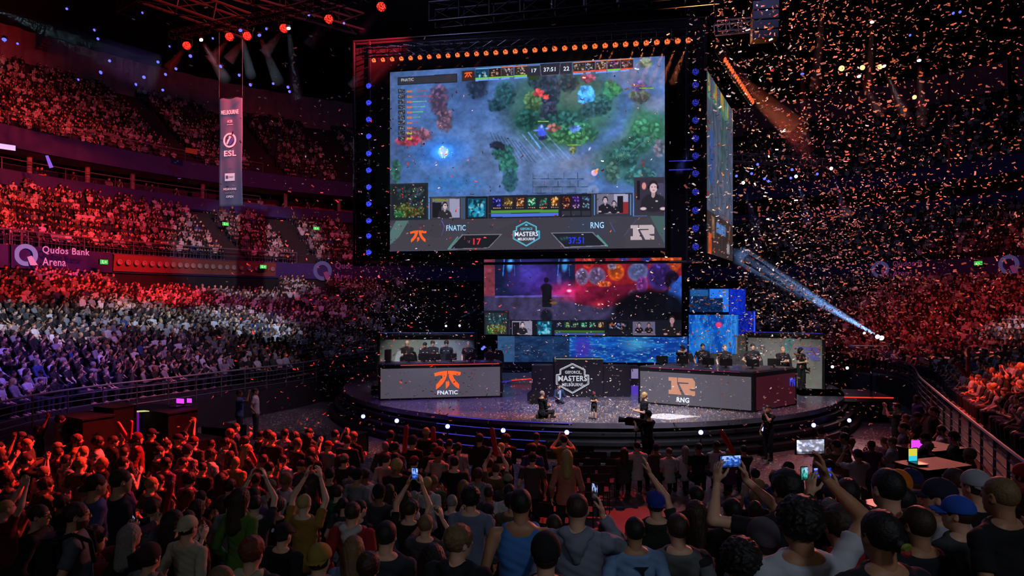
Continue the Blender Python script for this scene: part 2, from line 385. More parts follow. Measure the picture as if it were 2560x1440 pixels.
# ---------------- bodies: smooth fields turned into surfaces ----------------
def surf(prims, h, kmin=.012, clip=None, disp=None):
    """surface of blended rounded cones ('c',a,b,ra,rb,k) and ellipsoids ('e',c,r,R,k), cell size h; prims with k<0 are carved away"""
    lo = np.full(3, 9.); hi = np.full(3, -9.); bb = []
    for p in prims:
        if p[0] == 'c': a = np.array(p[1], float); b = np.array(p[2], float); r = max(p[3], p[4]); l = np.minimum(a, b) - r; u = np.maximum(a, b) + r
        else: c = np.array(p[1], float); r = max(p[2]); l = c - r; u = c + r
        bb.append((l, u))
        if p[5 if p[0] == 'c' else 4] > 0: lo = np.minimum(lo, l); hi = np.maximum(hi, u)
    lo -= 2.5 * h; hi += 2.5 * h; n = np.ceil((hi - lo) / h).astype(int) + 1
    ax = [lo[i] + h * np.arange(n[i]) for i in range(3)]; V = np.full(n, .3, np.float32)
    for p, (l, u) in zip(prims, bb):
        k = p[5] if p[0] == 'c' else p[4]; mgn = .07 + h * 2
        s = [slice(max(0, int((l[i] - mgn - lo[i]) / h)), min(n[i], int((u[i] + mgn - lo[i]) / h) + 2)) for i in range(3)]
        X = ax[0][s[0]][:, None, None]; Y = ax[1][s[1]][None, :, None]; Z = ax[2][s[2]][None, None, :]
        if p[0] == 'c':
            a = np.array(p[1], float); b = np.array(p[2], float); d = b - a; dd = max(float(d @ d), 1e-9)
            x, y, z = X - a[0], Y - a[1], Z - a[2]; t = np.clip((x * d[0] + y * d[1] + z * d[2]) / dd, 0, 1)
            D = np.sqrt((x - t * d[0]) ** 2 + (y - t * d[1]) ** 2 + (z - t * d[2]) ** 2) - (p[3] + (p[4] - p[3]) * t)
        else:
            c = np.array(p[1], float); r = p[2]; x, y, z = X - c[0], Y - c[1], Z - c[2]
            if p[3] is not None:
                Q = np.array(p[3], float); x, y, z = (Q[0, 0] * x + Q[1, 0] * y + Q[2, 0] * z, Q[0, 1] * x + Q[1, 1] * y + Q[2, 1] * z, Q[0, 2] * x + Q[1, 2] * y + Q[2, 2] * z)
            k0 = np.sqrt((x / r[0]) ** 2 + (y / r[1]) ** 2 + (z / r[2]) ** 2); k1 = np.sqrt((x / r[0] ** 2) ** 2 + (y / r[1] ** 2) ** 2 + (z / r[2] ** 2) ** 2)
            D = k0 * (k0 - 1) / np.maximum(k1, 1e-6)
        W = V[s[0], s[1], s[2]]; kk = abs(k)
        if k > 0: hh = np.clip(.5 + .5 * (W - D) / kk, 0, 1); V[s[0], s[1], s[2]] = W + (D - W) * hh - kk * hh * (1 - hh)
        else: hh = np.clip(.5 - .5 * (W + D) / kk, 0, 1); V[s[0], s[1], s[2]] = W + (-D - W) * hh + kk * hh * (1 - hh)
    if disp is not None: V += disp(ax[0][:, None, None], ax[1][None, :, None], ax[2][None, None, :])
    if clip:
        for q, nn in clip:   # keep the side the normal points away from
            V = np.maximum(V, (ax[0][:, None, None] - q[0]) * nn[0] + (ax[1][None, :, None] - q[1]) * nn[1] + (ax[2][None, None, :] - q[2]) * nn[2]).astype(np.float32)
    V[0] = V[-1] = .3; V[:, 0] = V[:, -1] = .3; V[:, :, 0] = V[:, :, -1] = .3
    S = V < 0; cs = np.zeros(np.array(n) - 1 + 0, int); pos = np.zeros((*cs.shape, 3), np.float32); cnt = np.zeros(cs.shape, np.float32)
    for axis in range(3):
        sl0 = [slice(None)] * 3; sl1 = [slice(None)] * 3; sl0[axis] = slice(0, -1); sl1[axis] = slice(1, None)
        A = V[tuple(sl0)]; B = V[tuple(sl1)]; cr = (S[tuple(sl0)] != S[tuple(sl1)]); t = np.where(cr, A / np.where(np.abs(A - B) < 1e-9, 1, A - B), 0)
        o1, o2 = [i for i in range(3) if i != axis]
        for i in (0, 1):
            for j in (0, 1):
                s = [slice(None)] * 3; s[o1] = slice(i, i + cs.shape[o1]); s[o2] = slice(j, j + cs.shape[o2]); s = tuple(s)
                c = cr[s]; pos[..., axis] += np.where(c, t[s], 0); pos[..., o1] += c * i; pos[..., o2] += c * j; cnt += c
    act = cnt > 0; idx = np.full(cs.shape, -1, np.int64); idx[act] = np.arange(act.sum())
    I = np.argwhere(act); P = (I + pos[act] / cnt[act][:, None]) * h + lo; Q = []
    for axis in range(3):
        o1, o2 = [i for i in range(3) if i != axis]
        sl0 = [slice(None)] * 3; sl1 = [slice(None)] * 3; sl0[axis] = slice(0, -1); sl1[axis] = slice(1, None)
        cr = S[tuple(sl0)] != S[tuple(sl1)]; E = np.argwhere(cr); e1 = np.zeros(3, int); e1[o1] = 1; e2 = np.zeros(3, int); e2[o2] = 1
        ok = (E[:, o1] > 0) & (E[:, o2] > 0) & (E[:, o1] < cs.shape[o1]) & (E[:, o2] < cs.shape[o2]); E = E[ok]
        g = lambda X: idx[X[:, 0], X[:, 1], X[:, 2]]
        q = np.stack([g(E - e1 - e2), g(E - e2), g(E), g(E - e1)], 1); fl = S[E[:, 0], E[:, 1], E[:, 2]]
        if axis == 1: fl = ~fl
        q[~fl] = q[~fl][:, ::-1]; Q.append(q)
    return P.astype(np.float32), np.concatenate(Q)
def join(parts):
    V = []; Fc = []; b = 0
    for v, f in parts: V.append(v); Fc.append(f + b); b += len(v)
    return np.concatenate(V), np.concatenate(Fc)
v3 = lambda *a: np.array(a, float)
def unit(a): a = np.array(a, float); return a / max(np.linalg.norm(a), 1e-9)
def rotm(yaw=0., pitch=0., roll=0.): return np.array((Matrix.Rotation(yaw, 3, 'Z') @ Matrix.Rotation(pitch, 3, 'X') @ Matrix.Rotation(roll, 3, 'Y')))

def elbow(sh, wr, side, l1=.29, l2=.27, bend=(0, 0, -1)):
    d = wr - sh; L = np.linalg.norm(d)
    if L > .985 * (l1 + l2): wr = sh + d / L * .985 * (l1 + l2); d = wr - sh; L = np.linalg.norm(d)
    a = (l1 ** 2 - l2 ** 2 + L ** 2) / (2 * L); hgt = math.sqrt(max(l1 ** 2 - a * a, 0)); u = d / L
    b = np.array(bend, float) + v3(side * .35, 0, 0); b -= u * (b @ u); return sh + u * a + unit(b) * hgt, wr
def hand(w, f, n, side, curl=.5, spread=.25, r=.0088, s=1.):
    """palm, four unequal fingers bent toward the palm normal n, thumb from the side of the palm"""
    f = unit(f); n = unit(n - f * (np.array(n) @ f)); t = np.cross(f, n) * side; out = [('c', w, w + f * .03 * s, .024 * s, .024 * s, .012)]; K = []
    for i, (o, L) in enumerate(((.029, .070), (.010, .079), (-.009, .073), (-.027, .058))):
        k = w + f * (.088 - abs(o - .008) * .25) * s + t * o * s; K.append(k); out.append(('c', w + f * .02 * s + t * o * .6 * s, k, .0135 * s, .0115 * s, .012))
        d = unit(f + t * o * spread * 14); a = k
        for j, (q, c) in enumerate(((.45, .35), (.32, .9), (.25, 1.1))):
            c = curl * c * (1.15 if i > 1 else 1); 
            ang = curl * (.5 + .85 * j); dd = d * math.cos(ang) + n * math.sin(ang); b = a + dd * L * q * 1.0 * s
            out.append(('c', a, b, (r - .0007 * j) * s, (r - .0007 * (j + 1)) * s, .004)); a = b
    a = w + f * .025 * s + t * .026 * s; b = a + unit(t * .8 + f * .65 + n * .35) * .04 * s; c = b + unit(f * 1. + t * .25 + n * (.3 + curl * .5)) * .032 * s; d = c + unit(f + n * (.4 + curl * .6) - t * .15) * .024 * s
    out += [('c', a, b, .0135 * s, .011 * s, .01), ('c', b, c, .0105 * s, .0095 * s, .005), ('c', c, d, .0095 * s, .008 * s, .004)]
    return out, (K[1] + n * .03 + f * .015)

DEF = dict(h=1.75, arms='down', hyaw=0., hpitch=0., twist=0., lean=0., sit=False, build=1., shirt='tee', legs='trousers', hair='short', shod=False, glasses=False, beard=False, female=False, hood=False, res=.02, hres=.012, gres=.009, crouch=False, ch=.42, L=None, Rr=None, Lc=.5, Rc=.5)
def person_mesh(**kw):
    """returns {part: (verts, faces, colours or None)} of a figure facing +y with its feet at the origin"""
    c = dict(DEF); c.update(kw); B = c['build']; dz = -.42 if c['sit'] else 0.
    hip = v3(0, -.02, .93 + dz); lean = c['lean']; up = v3(0, math.sin(lean), math.cos(lean)); TM = rotm(0, -lean) @ rotm(c['twist'])
    T = lambda x, y, z: hip + TM @ v3(x * 1., y, z)       # torso frame, z above the hips
    if c['crouch']:
        hip = v3(0, -.12, c['ch'])
    sw = (.165 if c['female'] else .185) * (.5 + .5 * B); sh = {1: T(sw, -.01, .455), -1: T(-sw, -.01, .455)}
    body = [('e', T(0, .005, .33), (.15 * B, .105 * B, .2), TM, .05), ('c', T(-sw + .03, -.012, .455), T(0, -.015, .482), .050, .052, .06), ('c', T(0, -.015, .482), T(sw - .03, -.012, .455), .052, .050, .06), ('e', T(0, .012, .14), (.132 * B, .1 * B, .16), TM, .05), ('e', T(0, -.005, .01), (.155 * B, .112 * B, .12), TM, .05),
            ('c', T(-.05, -.035, .51), T(.05, -.035, .51), .045, .045, .06)]
    hips = []; shoes = {1: [], -1: []}; kn = {}; an = {}
    for s in (1, -1):
        hp = hip + v3(s * .09, 0, -.02)
        if c['sit']: k = hip + v3(s * .13, .42, -.0); a = v3(k[0], k[1] - .02, .09)
        elif c['crouch']: k = hip + (v3(s * .12, .40, .02) if s > 0 else v3(s * .1, .28, .07 - hip[2])); a = v3(k[0], k[1] - (.04 if s > 0 else .42), .09)
        else: k = hip + v3(s * .105, .02, -.43); a = v3(s * .11, -.02, .09)
        kn[s] = k; an[s] = a
        hips += [('c', hp, k, .086 * B, .057, .04), ('c', k, a, .057, .038, .02), ('c', k + (a - k) * .25 + v3(0, -.012, 0), k + (a - k) * .45, .048, .04, .02)]
        shoes[s] += [('c', a + v3(0, -.03, -.045), a + v3(s * .01, .13, -.055), .042, .036, .02), ('c', a + v3(0, -.01, .02), a + v3(0, 0, -.03), .045, .045, .02)]
    if not c['sit'] and not c['crouch']:
        pass
    # arms
    pose = c['arms']; wr = {}; hd = {}; hn = {}; cu = {1: c['Rc'], -1: c['Lc']}; bend = {1: (0, -.5, -1), -1: (0, -.5, -1)}
    for s in (1, -1):
        wr[s] = T(s * .25, .06, -.02); hd[s] = TM @ v3(0, .12, -1); hn[s] = TM @ v3(-s, .1, 0)
        if pose == 'front' : wr[s] = T(s * .07, .30, .22); hd[s] = TM @ v3(-s * .5, .8, .3); hn[s] = TM @ v3(-s, 0, 0)
        if pose == 'clap': wr[s] = T(s * .05, .28, .42); hd[s] = TM @ v3(-s * .12, .5, .9); hn[s] = TM @ v3(-s, 0, 0)
        if pose == 'phone': wr[s] = T(s * .085, .30, .66); hd[s] = TM @ v3(-s * .25, .25, 1); hn[s] = TM @ v3(-s * 1, .3, 0); bend[s] = (s * .4, -.1, -1)
        if pose == 'high': wr[s] = T(s * .10, .20, .94); hd[s] = TM @ v3(-s * .25, .1, 1); hn[s] = TM @ v3(-s * 1, .3, 0); bend[s] = (s * 1, 0, -.3)
        if pose == 'cross': wr[s] = T(-s * .06, .17, .27 + s * .02); hd[s] = TM @ v3(-s * 1, .1, .1); hn[s] = TM @ v3(0, -1, 0); bend[s] = (s * .6, 0, -1)
        if pose == 'lap': wr[s] = T(s * .1, .34, .06); hd[s] = TM @ v3(-s * .3, .9, -.2); hn[s] = TM @ v3(0, 0, -1)
        if pose == 'desk': wr[s] = T(s * .2, .36, -.02); hd[s] = TM @ v3(-s * .2, .6, -.5); hn[s] = TM @ v3(0, .3, -1)
    if c['L'] is not None: w_, f_, n_, b_ = c['L']; wr[-1] = T(*w_); hd[-1] = TM @ np.array(f_, float); hn[-1] = TM @ np.array(n_, float); bend[-1] = b_
    if c['Rr'] is not None: w_, f_, n_, b_ = c['Rr']; wr[1] = T(*w_); hd[1] = TM @ np.array(f_, float); hn[1] = TM @ np.array(n_, float); bend[1] = b_
    el = {}; hands = []; grip = {}; arms = []
    for s in (1, -1):
        el[s], wr[s] = elbow(sh[s], wr[s], s, bend=bend[s])
        arms += [('c', sh[s], el[s], .047 * (.4 + .6 * B), .037, .03), ('c', el[s], wr[s], .039, .025, .012), ('c', el[s], el[s] + (wr[s] - el[s]) * .4, .040, .036, .012)]
        hp, g = hand(wr[s] + unit(hd[s]) * .01, hd[s], hn[s], s, cu[s]); hands.append(hp); grip[s] = g
    # head
    HM = TM @ rotm(c['hyaw'], c['hpitch']); nb = T(0, -.02, .53); hc = nb + TM @ v3(0, .012, .06) + HM @ v3(0, .012, .085)
    Hh = lambda x, y, z: hc + HM @ v3(x, y, z)
    head = [('c', T(0, -.03, .49), Hh(0, -.02, -.05), .060, .052, .02), ('e', Hh(0, -.008, .022), (.074, .092, .092), HM, .03), ('e', Hh(0, .022, -.03), (.060, .066, .078), HM, .03), ('e', Hh(0, .05, -.083), (.034, .032, .026), HM, .025),
            ('c', Hh(0, .086, .018), Hh(0, .104, -.018), .009, .013, .012), ('c', Hh(-.03, .078, .032), Hh(.03, .078, .032), .011, .011, .015), ('c', Hh(-.017, .083, -.052), Hh(.017, .083, -.052), .0085, .0085, .010),
            ('e', Hh(-.032, .088, .012), (.017, .014, .011), HM, -.012), ('e', Hh(.032, .088, .012), (.017, .014, .011), HM, -.012), ('e', Hh(-.032, .074, .012), (.012, .012, .011), HM, .004), ('e', Hh(.032, .074, .012), (.012, .012, .011), HM, .004)]
    for s in (1, -1): head += [('e', Hh(s * .077, -.006, -.002), (.010, .020, .032), HM @ rotm(-s * .35), .008), ('e', Hh(s * .083, .002, .002), (.006, .009, .014), HM, -.006)]
    fine = surf(head, c['hres']); coarse = surf(body + hips + arms + shoes[1] + shoes[-1], c['res']); hs = [surf(hp, c['gres']) for hp in hands]
    V, Fc = join([fine, coarse] + hs); col = np.ones((len(V), 3), np.float32); q = (V[:len(fine[0])] - hc) @ HM
    for ex in (-.032, .032):
        d = np.hypot((q[:, 0] - ex) / .013, (q[:, 2] - .012) / .008); f = (d < 1) & (q[:, 1] > .055); col[:len(q)][f] = (1.5, 1.6, 1.7); d2 = np.hypot(q[:, 0] - ex, q[:, 2] - .012); col[:len(q)][(d2 < .0065) & (q[:, 1] > .055)] = (.06, .05, .05)
        b = (np.abs(q[:, 0] - ex) < .021) & (np.abs(q[:, 2] - .037) < .006) & (q[:, 1] > .05); col[:len(q)][b] = (.16, .12, .1)
    lp = (np.abs(q[:, 0]) < .024) & (np.abs(q[:, 2] + .052) < .009) & (q[:, 1] > .07); col[:len(q)][lp] = (.85, .5, .5)
    if c['beard']: bd = ((q[:, 2] < -.035) & (q[:, 2] > -.12) & (q[:, 1] > .0) & ~lp); col[:len(q)][bd] = (.2, .15, .12)
    col[(V[:, 2] < .105) & (np.arange(len(V)) >= len(fine[0]))] = (.10, .10, .11)
    out = {'body': (V, Fc, col)}
    # hair and hats
    wv = lambda a, f: (lambda X, Y, Z: (a * (np.sin(X * f + 3 * np.sin(Z * f * .6)) * np.sin(Y * f * 1.1) * np.sin(Z * f * .9 + 1))).astype(np.float32))
    hk = c['hair']; rs = c['hres']
    cap0 = ('e', Hh(0, -.014, .030), (.083, .100, .098), HM, .02); face = ('e', Hh(0, .115, -.045), (.072, .085, .090), HM, -.012); nape = ('e', Hh(0, -.02, -.13), (.12, .13, .085), HM, -.015)
    ear = [('e', Hh(s * .085, .01, -.01), (.018, .026, .034), HM, -.008) for s in (1, -1)]
    if hk == 'short': out['hair'] = surf([cap0, face, nape] + ear, rs, disp=wv(.0022, 140))
    elif hk == 'crop': out['hair'] = surf([('e', Hh(0, -.013, .027), (.079, .096, .094), HM, .02), face, ('e', Hh(0, -.02, -.12), (.12, .13, .09), HM, -.02)] + ear, rs, disp=wv(.0015, 200))
    elif hk == 'thick': out['hair'] = surf([('e', Hh(0, -.012, .040), (.094, .110, .106), HM, .02), face, nape] + ear, rs, disp=wv(.006, 80))
    elif hk == 'curly': out['hair'] = surf([('e', Hh(0, -.018, .034), (.106, .116, .112), HM, .02), face, nape], rs, disp=wv(.013, 105))
    elif hk == 'long': out['hair'] = surf([('e', Hh(0, -.016, .030), (.088, .103, .100), HM, .02), face, ('c', Hh(0, -.055, 0), T(0, -.10, .40), .085, .07, .04), ('c', Hh(-.06, -.03, 0), T(-.07, -.08, .42), .04, .035, .03), ('c', Hh(.06, -.03, 0), T(.07, -.08, .42), .04, .035, .03)], rs, disp=lambda X, Y, Z: (.005 * np.sin(X * 230) * np.sin(Y * 160 + Z * 8)).astype(np.float32))
    elif hk == 'bun': out['hair'] = surf([cap0, face, nape, ('e', Hh(0, -.118, .0), (.030, .034, .036), None, .01)], rs, disp=wv(.003, 150))
    elif hk == 'ponytail': out['hair'] = surf([cap0, face, nape, ('c', Hh(0, -.105, .03), Hh(0, -.15, -.03), .026, .032, .01), ('c', Hh(0, -.15, -.03), Hh(0, -.135, -.16), .032, .012, .02)], rs, disp=wv(.003, 150))
    elif hk in ('cap', 'backcap'):
        f = 1 if hk == 'cap' else -1
        out['hair'] = surf([('e', Hh(0, -.014, .012), (.080, .098, .085), HM, .02), face, nape] + ear, rs)
        dome = surf([('e', Hh(0, -.010, .038), (.093, .108, .098), HM, .02)], rs, clip=[(Hh(0, 0, .022), -(HM @ v3(0, 0, 1)))])
        br = []
        for i in range(7):
            t = (i - 3) / 3; br.append(('c', Hh(t * .072, f * (.085 - .03 * t * t), .030 - .012 * t * t), Hh(t * .060, f * (.165 - .05 * t * t), .022 - .018 * t * t), .0095, .008, .014))
        out['cap'] = join([dome, surf(br, min(rs, .0075)), surf([('e', Hh(0, -.010, .137), (.010, .010, .007), None, .01)], min(rs, .008))])
    elif hk == 'beanie': out['hair'] = surf([('e', Hh(0, -.014, .0), (.080, .098, .08), HM, .02), face, nape], rs); out['cap'] = surf([('e', Hh(0, -.016, .046), (.096, .112, .112), HM, .02)], rs, clip=[(Hh(0, 0, .015), -(HM @ v3(0, -.15, 1)))], disp=lambda X, Y, Z: (.002 * np.sin(X * 260) * np.sin(Z * 260) * np.sin(Y * 260)).astype(np.float32))
    if c['glasses']:
        m = MB()
        for s in (1, -1):
            pts = [Vector(Hh(s * (.034 + .022 * math.cos(a)), .104, .012 + .016 * math.sin(a))) for a in [i * PI / 6 for i in range(13)]]; m.path(pts, .0022, 5); m.tube(Hh(s * .057, .102, .014), Hh(s * .082, -.005, .016), .0022, n=5)
        m.tube(Hh(-.012, .106, .014), Hh(.012, .106, .014), .002, n=5); out['glasses'] = m
    # clothes
    st = c['shirt']; e = .016; wr_ = lambda X, Y, Z: (.0035 * np.sin(Z * 42 + X * 13 + 2 * np.sin(Y * 22)) * np.sin(X * 17 + Z * 9) + .003 * np.sin(Z * 90 + X * 40 + Y * 31)).astype(np.float32)
    def grow(ps, g): return [((p[0], p[1], p[2], p[3] + g, p[4] + g, p[5]) if p[0] == 'c' else (p[0], p[1], tuple(x + g for x in p[2]), p[3], p[4])) for p in ps]
    tor = grow(body, e); clip = [(T(0, 0, -.10 if st != 'crop' else .1), -(TM @ v3(0, 0, 1))), (T(0, -.03, .535), TM @ v3(0, -.35, 1))]
    if st == 'tank': tor = [p for i, p in enumerate(tor) if i not in (1, 2, 5)] + [('c', T(s * .075, -.05, .26), T(s * .098, -.045, .46), .068, .048, .04) for s in (1, -1)] + [('c', T(s * .098, -.045, .46), T(s * .10, .02, .50), .042, .040, .03) for s in (1, -1)] + [('c', T(s * .075, .05, .26), T(s * .098, .04, .47), .068, .046, .04) for s in (1, -1)]
    parts_ = [surf(tor + [('e', T(0, -.005, -.05), (.182 * B, .135 * B, .15), TM, .04)] + ([('c', T(0, .0, .3), T(0, .02, .05), .15 * B, .15 * B, .05)] if B > 1.15 else []), c['res'], clip=clip, disp=wr_)]
    if st in ('tee', 'long', 'hoodie', 'jacket'):
        for s in (1, -1):
            if st == 'tee': q = sh[s] + (el[s] - sh[s]) * .62; parts_.append(surf([('c', T(s * .1, 0, .43), sh[s], .06, .060, .03), ('c', sh[s], q, .059, .060, .03)], min(c['res'], .016), clip=[(q, unit(el[s] - sh[s]))], disp=wr_))
            else: q = wr[s] - (wr[s] - el[s]) * .06; g = .0 if st == 'long' else .012; parts_.append(surf([('c', T(s * .1, 0, .43), sh[s], .06, .060 + g, .03), ('c', sh[s], el[s], .058 + g, .052 + g, .02), ('c', el[s], q, .052 + g, .038 + g * .5, .02)], min(c['res'], .018), clip=[(q, unit(wr[s] - el[s]))], disp=wr_))
    out['shirt'] = join(parts_)
    if st == 'hoodie' or c['hood']: out['hood'] = surf([('c', T(-.085, -.06, .53), T(0, -.125, .46), .035, .05, .04), ('c', T(.085, -.06, .53), T(0, -.125, .46), .035, .05, .04), ('c', T(-.085, -.06, .53), T(-.06, .05, .52), .035, .025, .03), ('c', T(.085, -.06, .53), T(.06, .05, .52), .035, .025, .03), ('c', T(0, -.12, .46), T(0, -.125, .36), .06, .035, .05)], min(c['res'], .014), disp=wr_)
    lg = grow(hips, .014) + [grow(body, .010)[4]]
    if c['legs'] == 'shorts': out['trousers'] = surf(lg, c['res'], clip=[(T(0, 0, -.04), TM @ v3(0, 0, 1)), ((0, 0, .50 + dz), (0, 0, -1))], disp=wr_)
    else: out['trousers'] = surf(lg, c['res'], clip=[(T(0, 0, -.03), TM @ v3(0, 0, 1))], disp=wr_) if not (c['sit'] or c['crouch']) else surf(lg, c['res'], disp=wr_)
    if c['shod']:
        for s in (1, -1): out['shoe' if s > 0 else 'shoe.001'] = surf(grow(shoes[s], .008), min(c['res'], .018))
    sc = c['h'] / 1.75; info = dict(head=hc * sc, HM=HM, grip={k: g * sc for k, g in grip.items()}, hd={k: unit(v) for k, v in hd.items()}, T=T, TM=TM, sc=sc, wr={k: v * sc for k, v in wr.items()})
    for k in list(out):
        o = out[k]
        if isinstance(o, MB): o.v = [tuple(x * sc for x in p) for p in o.v]
        else: out[k] = (o[0] * sc,) + tuple(o[1:])
    return out, info

M_skin = mat('skin', rough=.5, var=.10, scale=9, objcol=True)
def skin_material():
    nt = M_skin.node_tree; a = nt.nodes.new('ShaderNodeAttribute'); a.attribute_name = 'col'; mx = nt.nodes.new('ShaderNodeMix'); mx.data_type = 'RGBA'; mx.blend_type = 'MULTIPLY'; mx.inputs[0].default_value = 1
    oi = [n for n in nt.nodes if n.type == 'OBJECT_INFO'][0]; hv = [n for n in nt.nodes if n.type == 'HUE_SAT'][0]
    nt.links.new(oi.outputs['Color'], mx.inputs[6]); nt.links.new(a.outputs['Color'], mx.inputs[7]); nt.links.new(mx.outputs[2], hv.inputs['Color'])
skin_material()
M_hair = mat('hair', rough=.6, var=.35, scale=80, objcol=True, bump=.3)
M_cloth = mat('cloth', rough=.9, var=.10, scale=14, objcol=True, bump=.15)
M_shoe = mat('shoe', rough=.6, var=.1, objcol=True)
SK = dict(light=(224, 172, 142), tan=(186, 134, 100), brown=(120, 80, 56), pale=(236, 196, 172))
HC = dict(black=(20, 17, 16), brown=(52, 36, 24), light=(120, 92, 58), blond=(190, 158, 100), grey=(140, 135, 130), red=(110, 52, 28))
PARTM = dict(body=M_skin, hair=M_hair, cap=M_cloth, shirt=M_cloth, hood=M_cloth, trousers=M_cloth, shoe=M_shoe, glasses=M_plastic)
def make_person(label, group=None, loc=(0, 0, 0), rz=0., cols=None, cat='person', **kw):
    """one figure: the body mesh is the thing, hair and clothes are its children"""
    parts, info = person_mesh(**kw); t = None; cols = cols or {}
    for k, o in parts.items():
        k = k.split('.')[0]
        if isinstance(o, MB): ob = o.build(k, PARTM[k], t); continue
        me = np_mesh(k, o[0], o[1], True, o[2] if len(o) > 2 else None)
        ob = link('person' if k == 'body' else k, me, PARTM[k], t)
        if k == 'body': t = ob; tag(ob, label, cat, group); ob.location = loc; ob.rotation_euler = (0, 0, rz)
        c = cols.get(k, dict(body=SK['light'], hair=HC['brown'], shirt=(30, 30, 34), hood=cols.get('shirt', (30, 30, 34)), trousers=(26, 28, 38), shoe=(24, 22, 22), cap=(20, 20, 24))[k])
        ob.color = (*lin(c), 1)
    t['_info'] = 0; del t['_info']
    return t, info
# ---------------- painted light panels ----------------
def vnoise(h, w, fy, fx, seed, octv=4):
    g = np.random.default_rng(seed); out = np.zeros((h, w), np.float32); amp = 1.; tot = 0
    for o in range(octv):
        ny, nx = max(2, int(fy * 2 ** o)) + 2, max(2, int(fx * 2 ** o)) + 2; G = g.random((ny, nx)).astype(np.float32)
        y = np.linspace(0, ny - 1.001, h); x = np.linspace(0, nx - 1.001, w); yi = y.astype(int); xi = x.astype(int); ty = (y - yi)[:, None]; tx = (x - xi)[None]; ty = ty * ty * (3 - 2 * ty); tx = tx * tx * (3 - 2 * tx)
        a = G[yi][:, xi]; b = G[yi][:, xi + 1]; c = G[yi + 1][:, xi]; d = G[yi + 1][:, xi + 1]
        out += amp * ((a * (1 - tx) + b * tx) * (1 - ty) + (c * (1 - tx) + d * tx) * ty); tot += amp; amp *= .55
    return out / tot
class Panel:
    """a flat light-emitting panel standing between two floor points, painted in its own plane; its picture is a fine mesh of coloured cells"""
    def __init__(s, L, Rp, z0, z1, nx, ny):
        s.L = Vector(L); s.R = Vector(Rp); s.z0 = z0; s.z1 = z1; s.W = (s.R - s.L).length; s.H = z1 - z0; s.d = (s.R - s.L) / s.W; s.nx = nx; s.ny = ny
        s.u, s.v = np.meshgrid(np.linspace(0, s.W, nx), np.linspace(s.H, 0, ny)); s.img = np.zeros((ny, nx, 3), np.float32); s.rz = math.atan2(s.d.y, s.d.x)
    def uv(s, px, py):
        k = (px - 1280) / F; u = (k * s.L.y - s.L.x) / (s.d.x - k * s.d.y); y = s.L.y + u * s.d.y
        return u, CAMZ - (py - HZ) * y / F - s.z0
    def c(s, rgb): return np.array(rgb, np.float32)
    def mix(s, mask, rgb): s.img += (s.c(rgb) - s.img) * np.clip(mask, 0, 1)[..., None]
    def base(s, rgb): s.img[:] = rgb
    def win(s, u0, u1, v0, v1):
        i0 = max(0, int(u0 / s.W * (s.nx - 1)) - 1); i1 = min(s.nx, int(u1 / s.W * (s.nx - 1)) + 3); j0 = max(0, int((s.H - v1) / s.H * (s.ny - 1)) - 1); j1 = min(s.ny, int((s.H - v0) / s.H * (s.ny - 1)) + 3)
        return (slice(j0, max(j0, j1)), slice(i0, max(i0, i1)))
    def blend(s, w, mask, rgb): s.img[w] += (s.c(rgb) - s.img[w]) * np.clip(mask, 0, 1)[..., None]
    def ell(s, px, py, rx, ry, rgb, a=1., soft=.25, rot=0.):
        u, v = s.uv(px, py); k = s.W / abs(s.pxw); m = max(rx, ry) * k; w = s.win(u - m, u + m, v - m, v + m)
        if s.u[w].size == 0: return
        x = (s.u[w] - u) / k; y = -(s.v[w] - v) / k; cr, sr = math.cos(rot), math.sin(rot); x, y = x * cr + y * sr, -x * sr + y * cr
        d = np.sqrt((x / rx) ** 2 + (y / ry) ** 2); s.blend(w, np.clip((1 - d) / max(soft, .02), 0, 1) * a, rgb)
    def poly(s, pts, rgb, a=1.):
        P = [s.uv(*p) for p in pts]; w = s.win(min(p[0] for p in P), max(p[0] for p in P), min(p[1] for p in P), max(p[1] for p in P)); U, V = s.u[w], s.v[w]
        if U.size == 0: return
        ins = np.zeros(U.shape, bool); n = len(P)
        for i in range(n):
            (x0, y0), (x1, y1) = P[i], P[(i + 1) % n]
            if abs(y1 - y0) < 1e-9: continue
            ins ^= ((y0 > V) != (y1 > V)) & (U < (x1 - x0) * (V - y0) / (y1 - y0) + x0)
        s.blend(w, ins * a, rgb)
    def rect(s, x0, y0, x1, y1, rgb, a=1., slant=0.):
        s.poly([(x0, y0), (x1, y0 + slant), (x1, y1 + slant), (x0, y1)], rgb, a)
    def line(s, x0, y0, x1, y1, w_, rgb, a=1.):
        n = max(2, 1); dx, dy = x1 - x0, y1 - y0; l = math.hypot(dx, dy) or 1; ox, oy = -dy / l * w_ / 2, dx / l * w_ / 2
        s.poly([(x0 + ox, y0 + oy), (x1 + ox, y1 + oy), (x1 - ox, y1 - oy), (x0 - ox, y0 - oy)], rgb, a)
    def clump(s, px, py, rx, ry, rgb, n=40, seed=0, r=6, var=.35):
        g = random.Random(seed); s.ell(px, py, rx * 1.15, ry * 1.15, tuple(c * .62 for c in rgb), .8, .45)
        for i in range(n):
            a = g.random() * 6.28; q = math.sqrt(g.random()); k = 1 + (g.random() - .5) * 2 * var - .25 * math.sin(a) * 0
            yy = py + ry * q * math.sin(a); k *= 1.15 - .3 * (yy - py + ry) / (2 * ry)
            s.ell(px + rx * q * math.cos(a), yy, r * (.6 + g.random() * .8), r * (.45 + g.random() * .6), tuple(min(255, c * k) for c in rgb), .8, .5, g.random() * 3)
